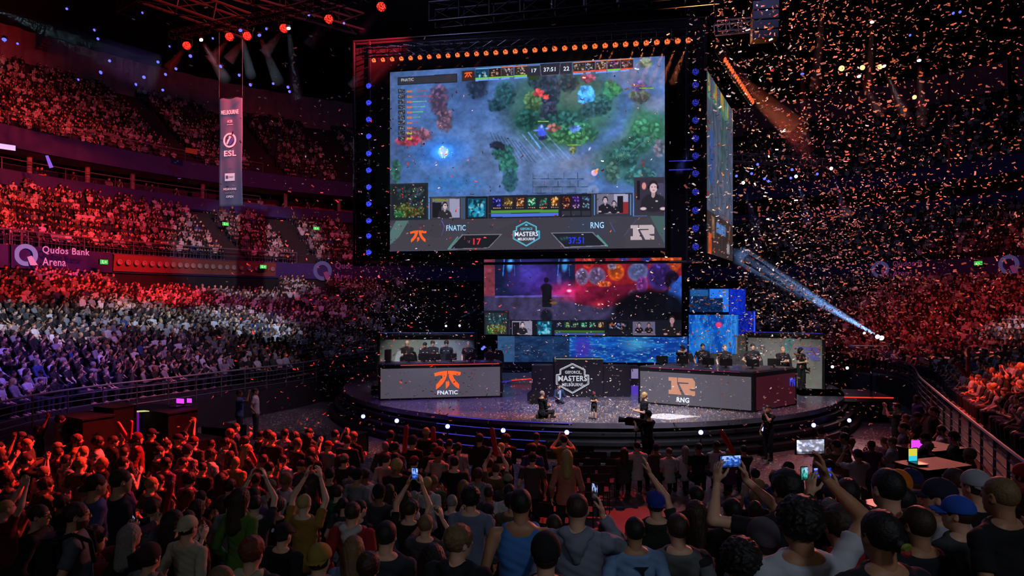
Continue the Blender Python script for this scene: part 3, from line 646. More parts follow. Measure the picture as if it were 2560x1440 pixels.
    def picture(s, x0, y0, x1, y1, cols, seed, n=26, slant=0.):
        """a small busy thumbnail"""
        g = random.Random(seed); s.rect(x0, y0, x1, y1, cols[0], 1, slant); w_, h_ = x1 - x0, y1 - y0
        for i in range(n):
            c = cols[1 + i % (len(cols) - 1)]; x = x0 + w_ * (.12 + .76 * g.random()); y = y0 + h_ * (.12 + .76 * g.random()) + slant * (x - x0) / w_
            rr = min(w_, h_) * (.05 + .09 * g.random()); s.ell(x, y, min(rr * 1.6, x - x0, x1 - x), rr, c, .85, .5, g.random() * 3)
    def bust(s, x, y, sc, shirt, skin, hair, bg=None, look=0):
        """a generic player filmed from the front"""
        s.ell(x, y + 27 * sc, 21 * sc, 16 * sc, shirt, 1, .12); s.ell(x - 15 * sc, y + 31 * sc, 6 * sc, 12 * sc, shirt, 1, .1, .3); s.ell(x + 15 * sc, y + 31 * sc, 6 * sc, 12 * sc, shirt, 1, .1, -.3)
        s.poly([(x - 3.4 * sc, y + 6 * sc), (x + 3.4 * sc, y + 6 * sc), (x + 3 * sc, y + 16 * sc), (x, y + 19 * sc), (x - 3 * sc, y + 16 * sc)], tuple(c * .8 for c in skin))
        s.ell(x, y - 4 * sc, 7.6 * sc, 8 * sc, hair, 1, .1); s.ell(x + look * 1.5 * sc, y + 1.6 * sc, 6.6 * sc, 8.6 * sc, skin, 1, .15)
        s.ell(x - 2.6 * sc + look * 2 * sc, y - .5 * sc, 1.3 * sc, .8 * sc, (40, 30, 30)); s.ell(x + 2.6 * sc + look * 2 * sc, y - .5 * sc, 1.3 * sc, .8 * sc, (40, 30, 30)); s.ell(x + look * 2 * sc, y + 5.4 * sc, 2.2 * sc, .7 * sc, (120, 60, 60))
        for q in (-1, 1): s.ell(x + q * 7.8 * sc, y, 2 * sc, 3.6 * sc, (28, 28, 34), 1, .2)
        for q in (-1, 1): s.ell(x + q * 17 * sc, y + 37 * sc, 6 * sc, 3 * sc, skin, 1, .3)
        s.ell(x + 6 * sc, y + 24 * sc, 2.5 * sc, 1.6 * sc, (190, 180, 180), .9)
    def mesh(s, name, m, parent, off=0.):
        c = s.img / 255.; c = np.where(c <= .04045, c / 12.92, ((np.clip(c, .04045, 2) + .055) / 1.055) ** 2.4)
        V = np.stack([s.u.ravel(), np.full(s.u.size, off), s.v.ravel()], 1); i = np.arange((s.ny - 1) * (s.nx - 1)); r = i // (s.nx - 1); q = i % (s.nx - 1); b = r * s.nx + q
        Fc = np.stack([b, b + s.nx, b + s.nx + 1, b + 1], 1)
        return link(name, np_mesh(name, V, Fc, False, c.reshape(-1, 3)), m, parent)
    def root(s, name, label, cat): return empty(name, (s.L.x, s.L.y, s.z0), s.rz, label, cat)
M_led = mat('led_picture', (5, 5, 8), .5, emit='attr', strength=1.18)
def glow(name, rgb, st=1.): return mat(name, rgb, .5, emit=rgb, strength=st)
G_white = glow('lit_white_lettering', (225, 235, 255), 1.); G_ice = glow('lit_ice_lettering', (165, 215, 255), 1.); G_or = glow('lit_orange_emblem', (255, 98, 40), 1.); G_tan = glow('lit_tan_emblem', (182, 128, 104), 1.)
G_pale = glow('lit_pale_emblem', (185, 168, 170), 1.); G_redt = glow('lit_red_digits', (235, 50, 60), 1.); G_bluet = glow('lit_blue_digits', (30, 60, 240), 1.); G_cy = glow('lit_cyan_outline', (90, 200, 230), 1.); G_grey = glow('lit_grey_lettering', (190, 195, 205), .9)

FN = [[(1085, 850), (1200, 820), (1330, 808), (1332, 850), (1325, 900), (1300, 970), (1250, 1050), (1190, 1110), (1118, 1160), (1122, 1068), (1170, 1020), (1215, 960), (1245, 890), (1180, 890), (1100, 910)],
      [(1350, 808), (1470, 815), (1590, 835), (1592, 870), (1570, 900), (1435, 885), (1460, 950), (1500, 1010), (1562, 1070), (1560, 1155), (1500, 1120), (1430, 1050), (1380, 960), (1352, 870)], [(1305, 1010), (1373, 1010), (1373, 1085), (1308, 1150)]]
FN = [[((x - 1338) / 510, -(y - 984) / 510) for x, y in p] for p in FN]
RN = [[(1578, 1003), (1688, 1003), (1688, 1080), (1748, 1220), (1578, 1220), (1578, 1165), (1612, 1165), (1612, 1050), (1578, 1050)],
      [(1700, 1003), (1888, 1003), (1920, 1045), (1920, 1135), (1840, 1140), (1870, 1162), (1920, 1165), (1920, 1218), (1790, 1218), (1715, 1080), (1838, 1077), (1838, 1062), (1700, 1060)]]
RN = [[((x - 1749) / 342, -(y - 1110) / 342) for x, y in p] for p in RN]
def emblem(polys, m, parent, x, y, z, s, name='emblem'):
    mb = MB()
    for p in polys: mb.prism([(x + a * s, z + b * s) for a, b in p], y - .012, y)
    return mb.build(name, m, parent)
def hexlogo(parent, x, y, z, s, m1, m2, top='GEFORCE'):
    P = [(985, 215), (1220, 330), (1222, 430), (1290, 432), (1292, 600), (985, 775), (680, 600), (682, 425), (750, 415), (752, 325)]; P = [((a - 985) / 612 * s, -(b - 495) / 612 * s) for a, b in P]; mb = MB()
    for k, wd in ((1., .012), (.92, .006)):
        for (a, b), (c, d) in zip(P, P[1:] + P[:1]): mb.tube((x + a * k, y, z + b * k), (x + c * k, y, z + d * k), wd * s, n=4)
    mb.build('hexagon_outline', m1, parent)
    text('MASTERS', m2, parent, x, y, z + .0 * s, .17 * s, .88 * s, .012); text('MELBOURNE', m2, parent, x, y, z - .19 * s, .10 * s, .64 * s, .004); text(top, m1, parent, x, y, z + .19 * s, .09 * s, .46 * s, .004)
    mb = MB().prism([(x - .07 * s, z + .33 * s), (x, z + .37 * s), (x + .07 * s, z + .33 * s), (x, z + .30 * s)], y - .01, y); mb.build('crest', m1, parent)

# ---------------- the main hanging screen ----------------
def line_pt(px, d): return Vector(((px - 1280) * d / F, d, 0))
A, B = line_pt(975, 30.0), line_pt(1662, 28.0); P = Panel(A, B, 6.85, 14.75, 690, 470); P.pxw = 687
P.base((62, 90, 140)); n1 = vnoise(470, 690, 3, 4, 1); n2 = vnoise(470, 690, 14, 20, 2, 5); n3 = vnoise(470, 690, 60, 80, 3, 2)
X, Y = np.meshgrid(np.linspace(975, 1662, 690), np.linspace(160, 624, 470))
P.mix(np.clip((1150 - X) / 200, 0, 1) * .5, (34, 54, 84)); P.mix(np.clip((1010 - X) / 60, 0, 1) * .5, (70, 60, 88)); P.mix(np.exp(-((X - 1180) / 60) ** 2 - ((Y - 210) / 75) ** 2) * .5, (28, 40, 66))
P.ell(1290, 400, 210, 130, (72, 94, 134), .9, .6); P.ell(1380, 400, 120, 70, (84, 106, 146), .8, .7)
P.ell(1400, 260, 170, 120, (46, 74, 84), .95, .3); P.ell(1405, 275, 140, 110, (48, 84, 74), .9, .4); P.ell(1440, 235, 60, 40, (74, 92, 88), .9, .6)
for i in range(46):
    t = i / 45; a = -1.2 + 2.75 * t; P.ell(1400 + 205 * math.cos(a), 262 + 150 * math.sin(a), 28, 26, (88, 96, 122), .5, .8)
P.ell(1600, 190, 90, 60, (84, 98, 132), .8, .7); P.ell(1620, 330, 70, 90, (46, 92, 74), .95, .5); P.ell(1560, 400, 90, 70, (48, 84, 84), .95, .5); P.ell(1640, 420, 70, 80, (50, 70, 92), .8, .6)
P.ell(1645, 260, 40, 30, (92, 98, 128), .8, .6)
for (x, y, rx, ry, c, n) in ((1262, 238, 26, 36, (34, 66, 76), 60), (1240, 262, 20, 18, (30, 56, 70), 30), (1195, 215, 26, 34, (36, 46, 70), 40), (1333, 252, 22, 26, (66, 96, 68), 50), (1318, 300, 30, 26, (34, 76, 76), 50), (1376, 225, 24, 44, (44, 54, 76), 60), (1372, 285, 20, 40, (52, 58, 86), 50), (1350, 200, 30, 24, (36, 48, 66), 40), (1420, 205, 26, 24, (40, 54, 66), 40),
                           (1410, 305, 60, 28, (38, 78, 80), 110), (1440, 330, 50, 24, (46, 96, 76), 80), (1425, 345, 60, 16, (60, 110, 76), 60), (1465, 238, 20, 24, (66, 140, 214), 70), (1505, 262, 22, 22, (36, 66, 70), 60), (1525, 225, 16, 26, (44, 96, 76), 50), (1540, 222, 14, 14, (58, 116, 78), 20), (1480, 275, 30, 18, (38, 64, 74), 50), (1470, 195, 18, 10, (120, 60, 80), 30),
                           (1615, 330, 40, 30, (52, 104, 80), 70), (1590, 360, 36, 26, (44, 88, 80), 60), (1560, 395, 34, 26, (40, 78, 82), 60), (1600, 440, 40, 26, (44, 86, 90), 60), (1530, 430, 18, 30, (58, 88, 84), 40), (1648, 370, 14, 20, (92, 92, 112), 30), (1257, 380, 26, 20, (36, 78, 76), 60), (1270, 410, 24, 24, (38, 86, 78), 60), (1275, 450, 18, 30, (34, 66, 78), 50),
                           (1096, 250, 24, 40, (76, 56, 82), 50), (1112, 300, 20, 30, (96, 72, 92), 40), (1044, 340, 40, 20, (112, 70, 88), 60), (1020, 352, 30, 12, (140, 50, 70), 30), (990, 430, 12, 30, (44, 84, 74), 30), (1345, 232, 12, 10, (176, 62, 70), 16), (1364, 243, 6, 4, (210, 70, 66), 8), (1600, 240, 24, 14, (96, 108, 84), 30), (1598, 215, 18, 12, (90, 78, 140), 24), (1614, 158, 16, 10, (110, 120, 100), 18), (1385, 320, 20, 8, (140, 90, 84), 10), (1437, 320, 12, 8, (78, 110, 190), 10)):
    P.clump(x, y, rx, ry, c, n, int(x + y), 6)
P.ell(1108, 380, 90, 46, (30, 90, 180), .8, .9); P.ell(1108, 380, 34, 24, (60, 150, 245), .9, .9); P.ell(1108, 380, 15, 14, (190, 225, 255), .9, .8); P.clump(1108, 380, 12, 14, (190, 215, 255), 24, 5, 2.2)
P.ell(1130, 460, 110, 34, (32, 84, 140), .7, .9)
for i in range(9): P.line(1225 + i * 9, 330 + i * 3, 1252 + i * 11, 392 + i * 2, 1.2, (28, 44, 66), .7)
for i in range(7): P.line(1290 + i * 15, 335, 1345 + i * 16, 400, 3 if i % 2 else 1.2, (96, 124, 180) if i % 2 else (46, 64, 98), .6)
P.line(1320, 330, 1352, 372, 4, (90, 150, 230), .7); P.clump(1240, 362, 16, 10, (30, 36, 54), 14, 8, 5); P.rect(1240, 352, 1262, 366, (30, 36, 52), 1, 10); P.line(1640, 330, 1540, 410, 2, (70, 84, 104), .8)
for i in range(22): a = i * .29; P.line(1552, 388, 1552 + 22 * math.cos(a), 388 + 15 * math.sin(a), 1.2, (70, 120, 104), .7)
for r_, (y, w0) in enumerate(((432, 130), (452, 140), (468, 146))):
    x = 1332
    while x < 1332 + w0:
        q = 20 + (x * 7 + r_ * 13) % 22; P.rect(x, y, min(x + q, 1470), y + 15, (78, 96, 132), .95); P.line(x, y + 15, min(x + q, 1470), y + 15, 1.6, (34, 48, 76)); P.line(x, y, x, y + 15, 1.2, (40, 56, 84)); x += q
P.ell(1474, 444, 16, 14, (84, 100, 140), 1, .2); P.ell(1482, 478, 16, 18, (86, 104, 140), 1, .2); P.ell(1486, 432, 8.5, 8.5, (176, 150, 200), 1, .2); P.ell(1489, 429, 5.5, 5, (255, 120, 60), 1, .5); P.ell(1493, 424, 4.5, 3, (255, 150, 70), 1, .5, -.7)
P.ell(1353, 326, 9, 16, (70, 96, 230), 1, .3); P.ell(1355, 334, 14, 9, (64, 84, 210), 1, .4); P.ell(1340, 326, 8, 3, (90, 120, 240), 1, .4); P.ell(1368, 321, 6, 3, (100, 130, 240), 1, .4); P.ell(1354, 316, 4, 6, (160, 180, 255), .9, .6); P.clump(1356, 345, 10, 5, (40, 40, 90), 8, 2, 4)
P.clump(1433, 376, 8, 10, (96, 100, 66), 20, 3, 3.5); P.ell(1474, 372, 3, 6, (190, 190, 220), .9, .6, .5); P.clump(1600, 246, 22, 12, (70, 72, 78), 20, 9, 5)
P.ell(1430, 170, 160, 24, (90, 70, 120), .25, .9)
P.img *= (1.2 + .45 * (n1 - .5) + .5 * (n2 - .5) + .3 * (n3 - .5))[..., None]
for (x0, x1, y) in ((1345, 1372, 302), (1418, 1452, 361), (1580, 1612, 213), (1598, 1634, 219)): P.rect(x0, y, x1, y + 2.5, (120, 170, 60) if x0 != 1580 else (150, 90, 60)); P.line(x0, y - .5, x1, y - .5, .8, (20, 24, 30))
# interface strips
dk = (42, 42, 54); sl = -7.4
P.poly([(994, 193), (1143, 184), (1143, 206), (994, 213)], (30, 32, 42)); P.poly([(996, 195), (1141, 186), (1141, 204), (996, 211)], (46, 47, 58))
P.poly([(1155, 177), (1187, 175), (1187, 201), (1155, 203)], (52, 36, 38))
for k, (x0, x1, c1, c2) in enumerate(((1189, 1221, (20, 60, 90), (120, 200, 240)), (1222, 1252, (40, 26, 24), (170, 110, 80)), (1253, 1284, (50, 40, 44), (180, 170, 190)), (1286, 1318, (50, 40, 44), (200, 180, 120)), (1433, 1463, (40, 40, 40), (150, 130, 110)), (1464, 1487, (30, 30, 36), (190, 180, 180)), (1489, 1516, (60, 40, 36), (220, 170, 130)), (1518, 1550, (40, 30, 50), (160, 90, 150)), (1552, 1583, (50, 36, 40), (200, 140, 140)))):
    y = (174 - (x0 - 1189) * .0655); g_ = k < 4 or k == 7; P.picture(x0, y, x1, y + 21, [c1, c2, tuple(v * .5 for v in c2), (30, 30, 34), (170, 160, 160)], k, 22, -2)
    P.rect(x0, y + 21, x1, y + 24.5, (110, 190, 50) if g_ else (220, 80, 50), 1, -2); P.rect(x0, y + 25, x1 - (k % 3) * 5, y + 29, (110, 150, 230), 1, -2); P.rect(x0, y - 2.5, x1, y - .5, (110, 170, 220) if k < 2 else (230, 120, 50), 1, -2)
P.poly([(1318, 166), (1350, 164), (1350, 190), (1318, 192)], dk); P.poly([(1350, 160), (1400, 157), (1398, 186), (1353, 190)], (38, 38, 50)); P.poly([(1400, 158), (1430, 156), (1430, 184), (1400, 186)], dk)
P.poly([(1322, 190), (1349, 188), (1349, 199), (1322, 201)], (44, 60, 40))
for a, b in (((1350, 160), (1353, 190)), ((1353, 190), (1398, 186)), ((1398, 186), (1401, 158))): P.line(*a, *b, 1.4, (90, 92, 110))
for k in range(10):
    y = 223 + k * 13.1; P.picture(995, y, 1013, y + 11, [(40, 50, 66), (150, 170, 190), (90, 80, 90), (170, 110, 70), (50, 60, 90)], 20 + k, 14, -.4)
    c = [(190, 50, 50), (190, 50, 50), (90, 190, 90), (90, 190, 90), (90, 190, 90), (80, 180, 90), (170, 50, 50), (170, 60, 50), (90, 150, 40), (180, 140, 50)][k]; Lx = [1065, 1078, 1065, 1061, 1056, 1049, 1044, 1037, 1035, 1032][k]
    for q in range(4): P.rect(1018 + q * 3.2, y + 3, 1020.3 + q * 3.2, y + 8, (200, 110, 50) if k < 8 else (170, 180, 50))
    if k < 8: P.line(1031, y + 5, Lx, y + 4, 1.5, c); P.ell(Lx, y + 4, 1.8, 1.8, c)
# bottom interface
P.poly([(975, 460), (1070, 457), (1070, 549), (975, 551)], (34, 38, 46)); P.rect(980, 463, 1066, 546, (28, 34, 38))
P.clump(1022, 525, 38, 18, (74, 84, 44), 130, 4, 4, .5); P.clump(1015, 485, 30, 16, (40, 52, 60), 60, 5, 5, .5); P.clump(998, 535, 14, 10, (50, 120, 70), 40, 6, 2.5, .5); P.clump(1046, 480, 14, 14, (60, 70, 84), 40, 7, 3); P.clump(1040, 510, 18, 10, (40, 50, 66), 30, 8, 4)
g_ = random.Random(3)
for k in range(46): P.ell(984 + 78 * g_.random(), 467 + 76 * g_.random(), 1.7, 1.7, g_.choice([(220, 60, 40), (220, 200, 120), (90, 170, 220), (210, 60, 40), (120, 200, 80)]), 1, .4)
P.rect(1072, 492, 1480, 548, (48, 50, 62), 1, -4); P.rect(1078, 494, 1152, 547, (66, 66, 84)); P.rect(1081, 497, 1149, 544, (96, 96, 116)); P.rect(1081, 497, 1120, 503, (110, 118, 64)); P.rect(1124, 497, 1149, 544, (140, 140, 168)); P.rect(1081, 506, 1104, 544, (26, 26, 34)); P.bust(1112, 514, .86, (40, 38, 46), (190, 170, 176), (40, 34, 36), look=.6); P.rect(1072, 545, 1155, 549, (48, 50, 62))
for x in (1073, 1155, 1160): P.line(x, 495, x, 548, 1.6, (90, 140, 190))
P.rect(1165, 491, 1219, 547, (22, 24, 32)); P.picture(1169, 496, 1215, 543, [(20, 70, 96), (30, 150, 190), (20, 50, 66), (120, 190, 210), (16, 30, 40), (40, 140, 170)], 77, 50)
P.rect(1222, 489, 1400, 546, (30, 32, 42), 1, -3)
for k, cs in enumerate(([(26, 24, 70), (60, 60, 210), (20, 20, 50), (120, 130, 240)], [(60, 50, 30), (210, 180, 100), (120, 80, 40), (40, 40, 30)], [(50, 32, 26), (190, 120, 70), (110, 60, 40), (230, 190, 140)], [(20, 60, 50), (90, 200, 150), (30, 80, 60), (190, 230, 190)], [(18, 44, 44), (60, 160, 130), (30, 80, 70), (150, 60, 60)], [(60, 36, 26), (220, 140, 60), (120, 60, 30), (250, 200, 120)])):
    x = 1231 + k * 29; P.picture(x, 494 - k * .4, x + 22, 517 - k * .4, cs, 50 + k, 26)
    for q in range(4): P.rect(x + 2 + q * 5, 519.5 - k * .4, x + 5 + q * 5, 521 - k * .4, (210, 160, 120))
P.rect(1228, 526, 1396, 533, (74, 134, 56), 1, -2.5); P.rect(1228, 534.5, 1396, 542.5, (70, 104, 200), 1, -2.5)
P.rect(1400, 486, 1478, 544, (26, 26, 34), 1, -2)
for r_ in range(2):
    for k, cs in enumerate(([(40, 20, 18), (180, 80, 50), (90, 40, 30)], [(36, 20, 56), (140, 90, 230), (70, 40, 130)], [(24, 34, 44), (110, 160, 190), (60, 80, 110)])): P.picture(1404 + k * 25, 490 + r_ * 17, 1426 + k * 25, 505 + r_ * 17, cs + [(200, 180, 160)] * r_, 90 + k + 5 * r_, 18)
for k in range(3): P.rect(1404 + k * 25, 527, 1426 + k * 25, 539, (44, 46, 56))
P.rect(1478, 484, 1582, 545, (46, 48, 60), 1, -2); P.rect(1492, 485, 1570, 536, (104, 102, 122)); P.rect(1535, 485, 1570, 505, (150, 150, 180)); P.rect(1543, 505, 1570, 536, (130, 40, 44)); P.rect(1543, 490, 1558, 532, (24, 22, 28)); P.rect(1496, 515, 1510, 536, (24, 22, 28)); P.bust(1513, 500, .78, (28, 26, 34), (186, 160, 174), (30, 26, 28)); P.bust(1535, 508, .62, (28, 26, 34), (176, 150, 160), (30, 26, 28)); P.rect(1478, 535, 1582, 540, (46, 48, 60), 1, -1)
for x in (1486, 1577): P.line(x, 486, x, 538, 2, (80, 140, 210))
P.rect(1585, 443, 1662, 540, (50, 50, 60), 1, -1); P.rect(1589, 446, 1659, 535, (50, 44, 58)); P.rect(1592, 452, 1600, 500, (24, 22, 28)); P.ell(1610, 465, 6, 10, (200, 130, 130), 1, .3); P.rect(1642, 458, 1659, 490, (66, 62, 90)); P.bust(1633, 468, 1.45, (34, 32, 40), (200, 168, 176), (38, 32, 34), look=.3); P.rect(1585, 535, 1662, 540, (50, 50, 60), 1, -1)
# lower score band
P.poly([(975, 551), (1662, 539), (1662, 620), (975, 628)], (58, 56, 66)); P.mix((Y > 552) * (n1 > .5) * .25, (72, 68, 76)); P.mix((Y > 548) * np.clip(1 - np.abs(X - 1470) / 60, 0, 1) * .4, (40, 60, 90))
P.poly([(975, 580), (990, 552), (1022, 551), (998, 592), (975, 612)], (76, 104, 104)); P.poly([(1625, 540), (1662, 540), (1662, 610), (1648, 585)], (64, 92, 92), .8)
P.poly([(1155, 586), (1255, 585), (1222, 620), (1122, 624)], (110, 112, 124)); P.poly([(1157, 588), (1251, 587), (1220, 619), (1126, 622)], (28, 28, 36)); P.line(1145, 592, 1120, 624, 4, (70, 130, 120))
P.poly([(1377, 582), (1482, 580), (1518, 615), (1411, 620)], (110, 112, 124)); P.poly([(1381, 584), (1480, 582), (1513, 613), (1413, 617)], (30, 30, 38)); P.line(1493, 588, 1519, 616, 4, (70, 140, 130)); P.clump(1408, 597, 14, 7, (40, 70, 80), 10, 4, 3)
P.line(1104, 551, 1111, 566, 1.6, (100, 80, 190)); P.line(1111, 566, 1104, 590, 1.4, (90, 70, 130)); P.line(1525, 556, 1538, 580, 1.5, (70, 80, 160)); P.line(1560, 590, 1590, 550, 1.5, (70, 76, 110))
t = P.root('main_screen', 'giant hanging screen showing a forest game map above grey team score strip', 'screen')
P.mesh('picture', M_led, t)
MB().box((P.W / 2, .14, P.H / 2), (P.W + .16, .25, P.H + .16)).build('cabinet', M_black, t)
def on(Pn, px, py): u, v = Pn.uv(px, py); return u, -.03, v
def ptext(Pn, s_, m, par, px, py, hpx, wpx, bold=.0):
    k = Pn.W / Pn.pxw; u, y, v = on(Pn, px, py); return text(s_, m, par, u, y, v, hpx * k, wpx * k, bold)
ptext(P, 'FNATIC', G_ice, t, 1140, 570, 14, 50, .008); ptext(P, 'RNG', G_ice, t, 1493, 563, 15, 32, .008); ptext(P, '17', G_redt, t, 1191, 604, 16, 20, .02); ptext(P, '37:51', G_bluet, t, 1442, 601, 16, 37, .015)
ptext(P, '17', G_white, t, 1334, 177, 9, 12, .006); ptext(P, '37:51', G_white, t, 1375, 174, 10, 29, .006); ptext(P, '22', G_white, t, 1416, 172, 10, 14, .006); ptext(P, 'FNATIC', G_grey, t, 1019, 200, 7.5, 33, .004)
k = P.W / 687
u, y, v = on(P, 1046, 591); emblem(FN, G_or, t, u, y, v, 44 * k); u, y, v = on(P, 1606, 581); emblem(RN, G_pale, t, u, y, v, 56 * k); u, y, v = on(P, 1171, 188); emblem(FN, G_or, t, u, y, v, 20 * k)
u, y, v = on(P, 1316, 585); hexlogo(t, u, y, v, 66 * k, G_cy, G_white, 'GEFORCE')
# backing of the rig and lamp columns
M_drape = mat('black_drape', (14, 13, 17), .95, 0, .2, 3)
q = empty('screen_rig', line_pt(884, 30.9) + Vector((0, 0, 6.5)), P.rz, 'black backing drape and frame that carries the main screen and its lamps', 'rig')
rigW = (line_pt(1764, 28.3) - line_pt(884, 30.9)).length
MB().box((rigW / 2, .3, 5.0), (rigW, .08, 10.0)).build('drape', M_drape, q)
mb = MB()
for x_ in (0.0, .75, rigW - .75, rigW): mb.tube((x_, .05, -.2), (x_, .05, 10), .06, n=6)
for k_ in range(22):
    for x_ in (0, rigW - .75): mb.tube((x_, .05, -.2 + k_ * .46), (x_ + .75, .05, .03 + k_ * .46), .03, n=4)
mb.tube((0, .05, 9.95), (rigW, .05, 9.95), .06).tube((0, .05, -.2), (rigW, .05, -.2), .06); mb.build('frame', M_truss, q)

# ---------------- the side screen ----------------
A, B = line_pt(1763, 29.2), line_pt(1832, 36.0); S = Panel(A, B, 6.75, 14.7, 130, 150); S.pxw = 69
S.base((88, 96, 122)); nn = vnoise(150, 130, 4, 14, 11, 3); yy = np.linspace(0, 1, 150)[:, None] * np.ones((1, 130)); xx = np.linspace(0, 1, 130)[None] * np.ones((150, 1))
S.mix((nn > .55) * .5, (60, 84, 96)); S.mix(np.exp(-((xx - .2) / .06) ** 2) * (yy > .3) * (yy < .6) * .8, (50, 90, 180)); S.mix(np.exp(-((xx - .6) / .1) ** 2) * (yy < .5) * .6, (56, 92, 80)); S.mix((yy < .14) * (nn > .45) * .8, (90, 150, 120)); S.mix((yy < .1) * (nn > .55) * .9, (200, 150, 60))
S.mix((yy > .76) * .9, (62, 46, 44)); S.mix((yy > .78) * (yy < .9) * (nn > .6), (150, 110, 80)); S.mix((yy > .8) * (yy < .86) * (xx > .35) * (xx < .7), (90, 140, 210)); S.mix((yy > .88) * (np.abs(xx - .15) < .05), (230, 90, 40)); S.mix((yy > .9) * (np.abs(xx - .8) < .06) * (yy < .96), (150, 150, 160))
S.img *= (.8 + .5 * (vnoise(150, 130, 20, 30, 12) - .5))[..., None]
t2 = S.root('side_screen', 'tall side screen turned to the right, repeating the game picture', 'screen'); S.mesh('picture', M_led, t2, 0.0)
MB().box((S.W / 2, .14, S.H / 2), (S.W + .12, .25, S.H + .16)).build('cabinet', M_black, t2)

# ---------------- lower screen behind the desks ----------------
A, B = line_pt(1210, 33.4), line_pt(1704, 32.0); Q = Panel(A, B, 3.0, 7.15, 500, 220); Q.pxw = 494
Q.base((30, 34, 70)); m1 = vnoise(220, 500, 4, 8, 21); m2 = vnoise(220, 500, 16, 34, 22)
Q.rect(1210, 630, 1237, 775, (140, 60, 80)); Q.rect(1210, 740, 1237, 785, (84, 50, 120), .8); Q.rect(1237, 630, 1438, 740, (24, 30, 66)); Q.ell(1340, 700, 90, 70, (84, 50, 170), .85, .8); Q.ell(1320, 680, 40, 40, (70, 70, 200), .5, .8); Q.ell(1400, 730, 60, 30, (200, 50, 150), .8, .9)
for x in (1275, 1412): Q.ell(x, 662, 10, 22, (70, 160, 240), .95, .5, .15); Q.line(x - 14, 645, x - 18, 690, 2.5, (50, 120, 230)); Q.line(x + 10, 650, x + 12, 690, 1.5, (50, 110, 220), .7)
Q.ell(1398, 700, 8, 20, (110, 110, 220), .7, .6); Q.line(1300, 638, 1303, 664, 2, (50, 100, 200))
Q.poly([(1210, 742), (1440, 738), (1620, 760), (1620, 840), (1210, 840)], (62, 56, 92)); Q.poly([(1237, 740), (1440, 736), (1440, 742), (1237, 744)], (110, 90, 200), .8)
Q.poly([(1438, 628), (1704, 622), (1704, 700), (1640, 740), (1438, 720)], (150, 30, 44)); Q.ell(1500, 740, 100, 28, (150, 26, 60), .9, .7); Q.ell(1540, 735, 80, 30, (60, 10, 30), .8, .5); Q.poly([(1438, 718), (1560, 712), (1640, 700), (1640, 730), (1520, 770), (1438, 760)], (110, 20, 50), .85)
for (x, y, rx, ry, c) in ((1470, 655, 16, 18, (200, 60, 50)), (1500, 650, 14, 12, (50, 20, 36)), (1455, 692, 18, 24, (130, 110, 160)), (1492, 690, 24, 24, (126, 100, 150)), (1540, 680, 22, 24, (240, 96, 40)), (1530, 665, 12, 10, (160, 140, 170)), (1560, 640, 16, 14, (60, 56, 150)), (1595, 680, 28, 26, (116, 124, 190)), (1640, 645, 12, 12, (240, 96, 44)), (1615, 640, 12, 26, (44, 60, 190)), (1680, 650, 26, 34, (230, 84, 40)), (1650, 690, 34, 40, (66, 44, 130)), (1680, 700, 20, 26, (30, 20, 50)), (1605, 712, 16, 22, (140, 60, 150)), (1585, 735, 16, 12, (96, 50, 80)), (1510, 710, 20, 8, (220, 90, 50))): Q.ell(x, y, rx, ry, c, 1, .2); Q.clump(x, y, rx * .8, ry * .8, c, 18, int(x), 4, .5)
Q.poly([(1700, 690), (1704, 690), (1704, 780), (1664, 780), (1664, 740)], (44, 90, 200)); Q.ell(1690, 740, 22, 42, (50, 96, 210), .9, .3); Q.ell(1625, 780, 100, 60, (12, 12, 22), .96, .2); Q.ell(1560, 810, 60, 40, (18, 16, 30), .9, .4)
Q.ell(1425, 728, 60, 34, (255, 40, 110), .7, .95); Q.ell(1423, 727, 8, 5, (255, 190, 230), 1, .6); Q.ell(1497, 760, 22, 16, (255, 50, 80), .7, .9); Q.ell(1497, 761, 4, 4, (255, 170, 160), 1, .6)
Q.ell(1366, 700, 7, 8, (34, 22, 44), 1, .2); Q.ell(1366, 720, 17, 14, (26, 18, 38), 1, .3); Q.rect(1356, 715, 1379, 768, (22, 20, 30)); Q.ell(1366, 790, 18, 20, (24, 26, 40), .95, .3); Q.ell(1384, 757, 12, 4, (120, 84, 30), 1, .4)
Q.rect(1665, 780, 1704, 840, (10, 8, 14)); Q.rect(1500, 838, 1704, 842, (10, 8, 14))
Q.img *= (.85 + .35 * (m1 - .5) + .6 * (m2 - .5))[..., None]
Q.rect(1208, 776, 1272, 840, (24, 26, 36)); Q.rect(1213, 782, 1268, 836, (36, 44, 48)); Q.clump(1240, 822, 24, 12, (90, 96, 50), 70, 4, 3.5, .5); Q.clump(1236, 798, 22, 12, (40, 70, 80), 40, 5, 3.5, .6); Q.clump(1224, 825, 8, 8, (60, 130, 60), 16, 5, 2)
for k in range(26): Q.ell(1216 + 50 * g_.random(), 784 + 50 * g_.random(), 1.5, 1.5, g_.choice([(220, 60, 40), (90, 170, 220), (200, 200, 190)]), 1, .4)
Q.rect(1274, 800, 1712, 840, (20, 22, 32)); Q.rect(1280, 803, 1330, 838, (130, 126, 150)); Q.rect(1281, 806, 1298, 838, (24, 22, 28)); Q.bust(1306, 811, .62, (30, 28, 36), (190, 160, 170), (34, 30, 32), look=.6)
Q.picture(1343, 803, 1379, 838, [(16, 60, 84), (30, 150, 190), (20, 50, 66), (120, 190, 210)], 33, 36)
for k, cs in enumerate(([(20, 22, 44), (60, 60, 120)], [(20, 50, 36), (100, 180, 110)], [(20, 40, 34), (70, 120, 90)], [(20, 60, 50), (90, 200, 150)], [(20, 44, 40), (70, 170, 140)], [(60, 36, 26), (230, 160, 90)])): Q.picture(1389 + k * 21, 805, 1405 + k * 21, 819, cs + [(180, 180, 160)], 60 + k, 14)
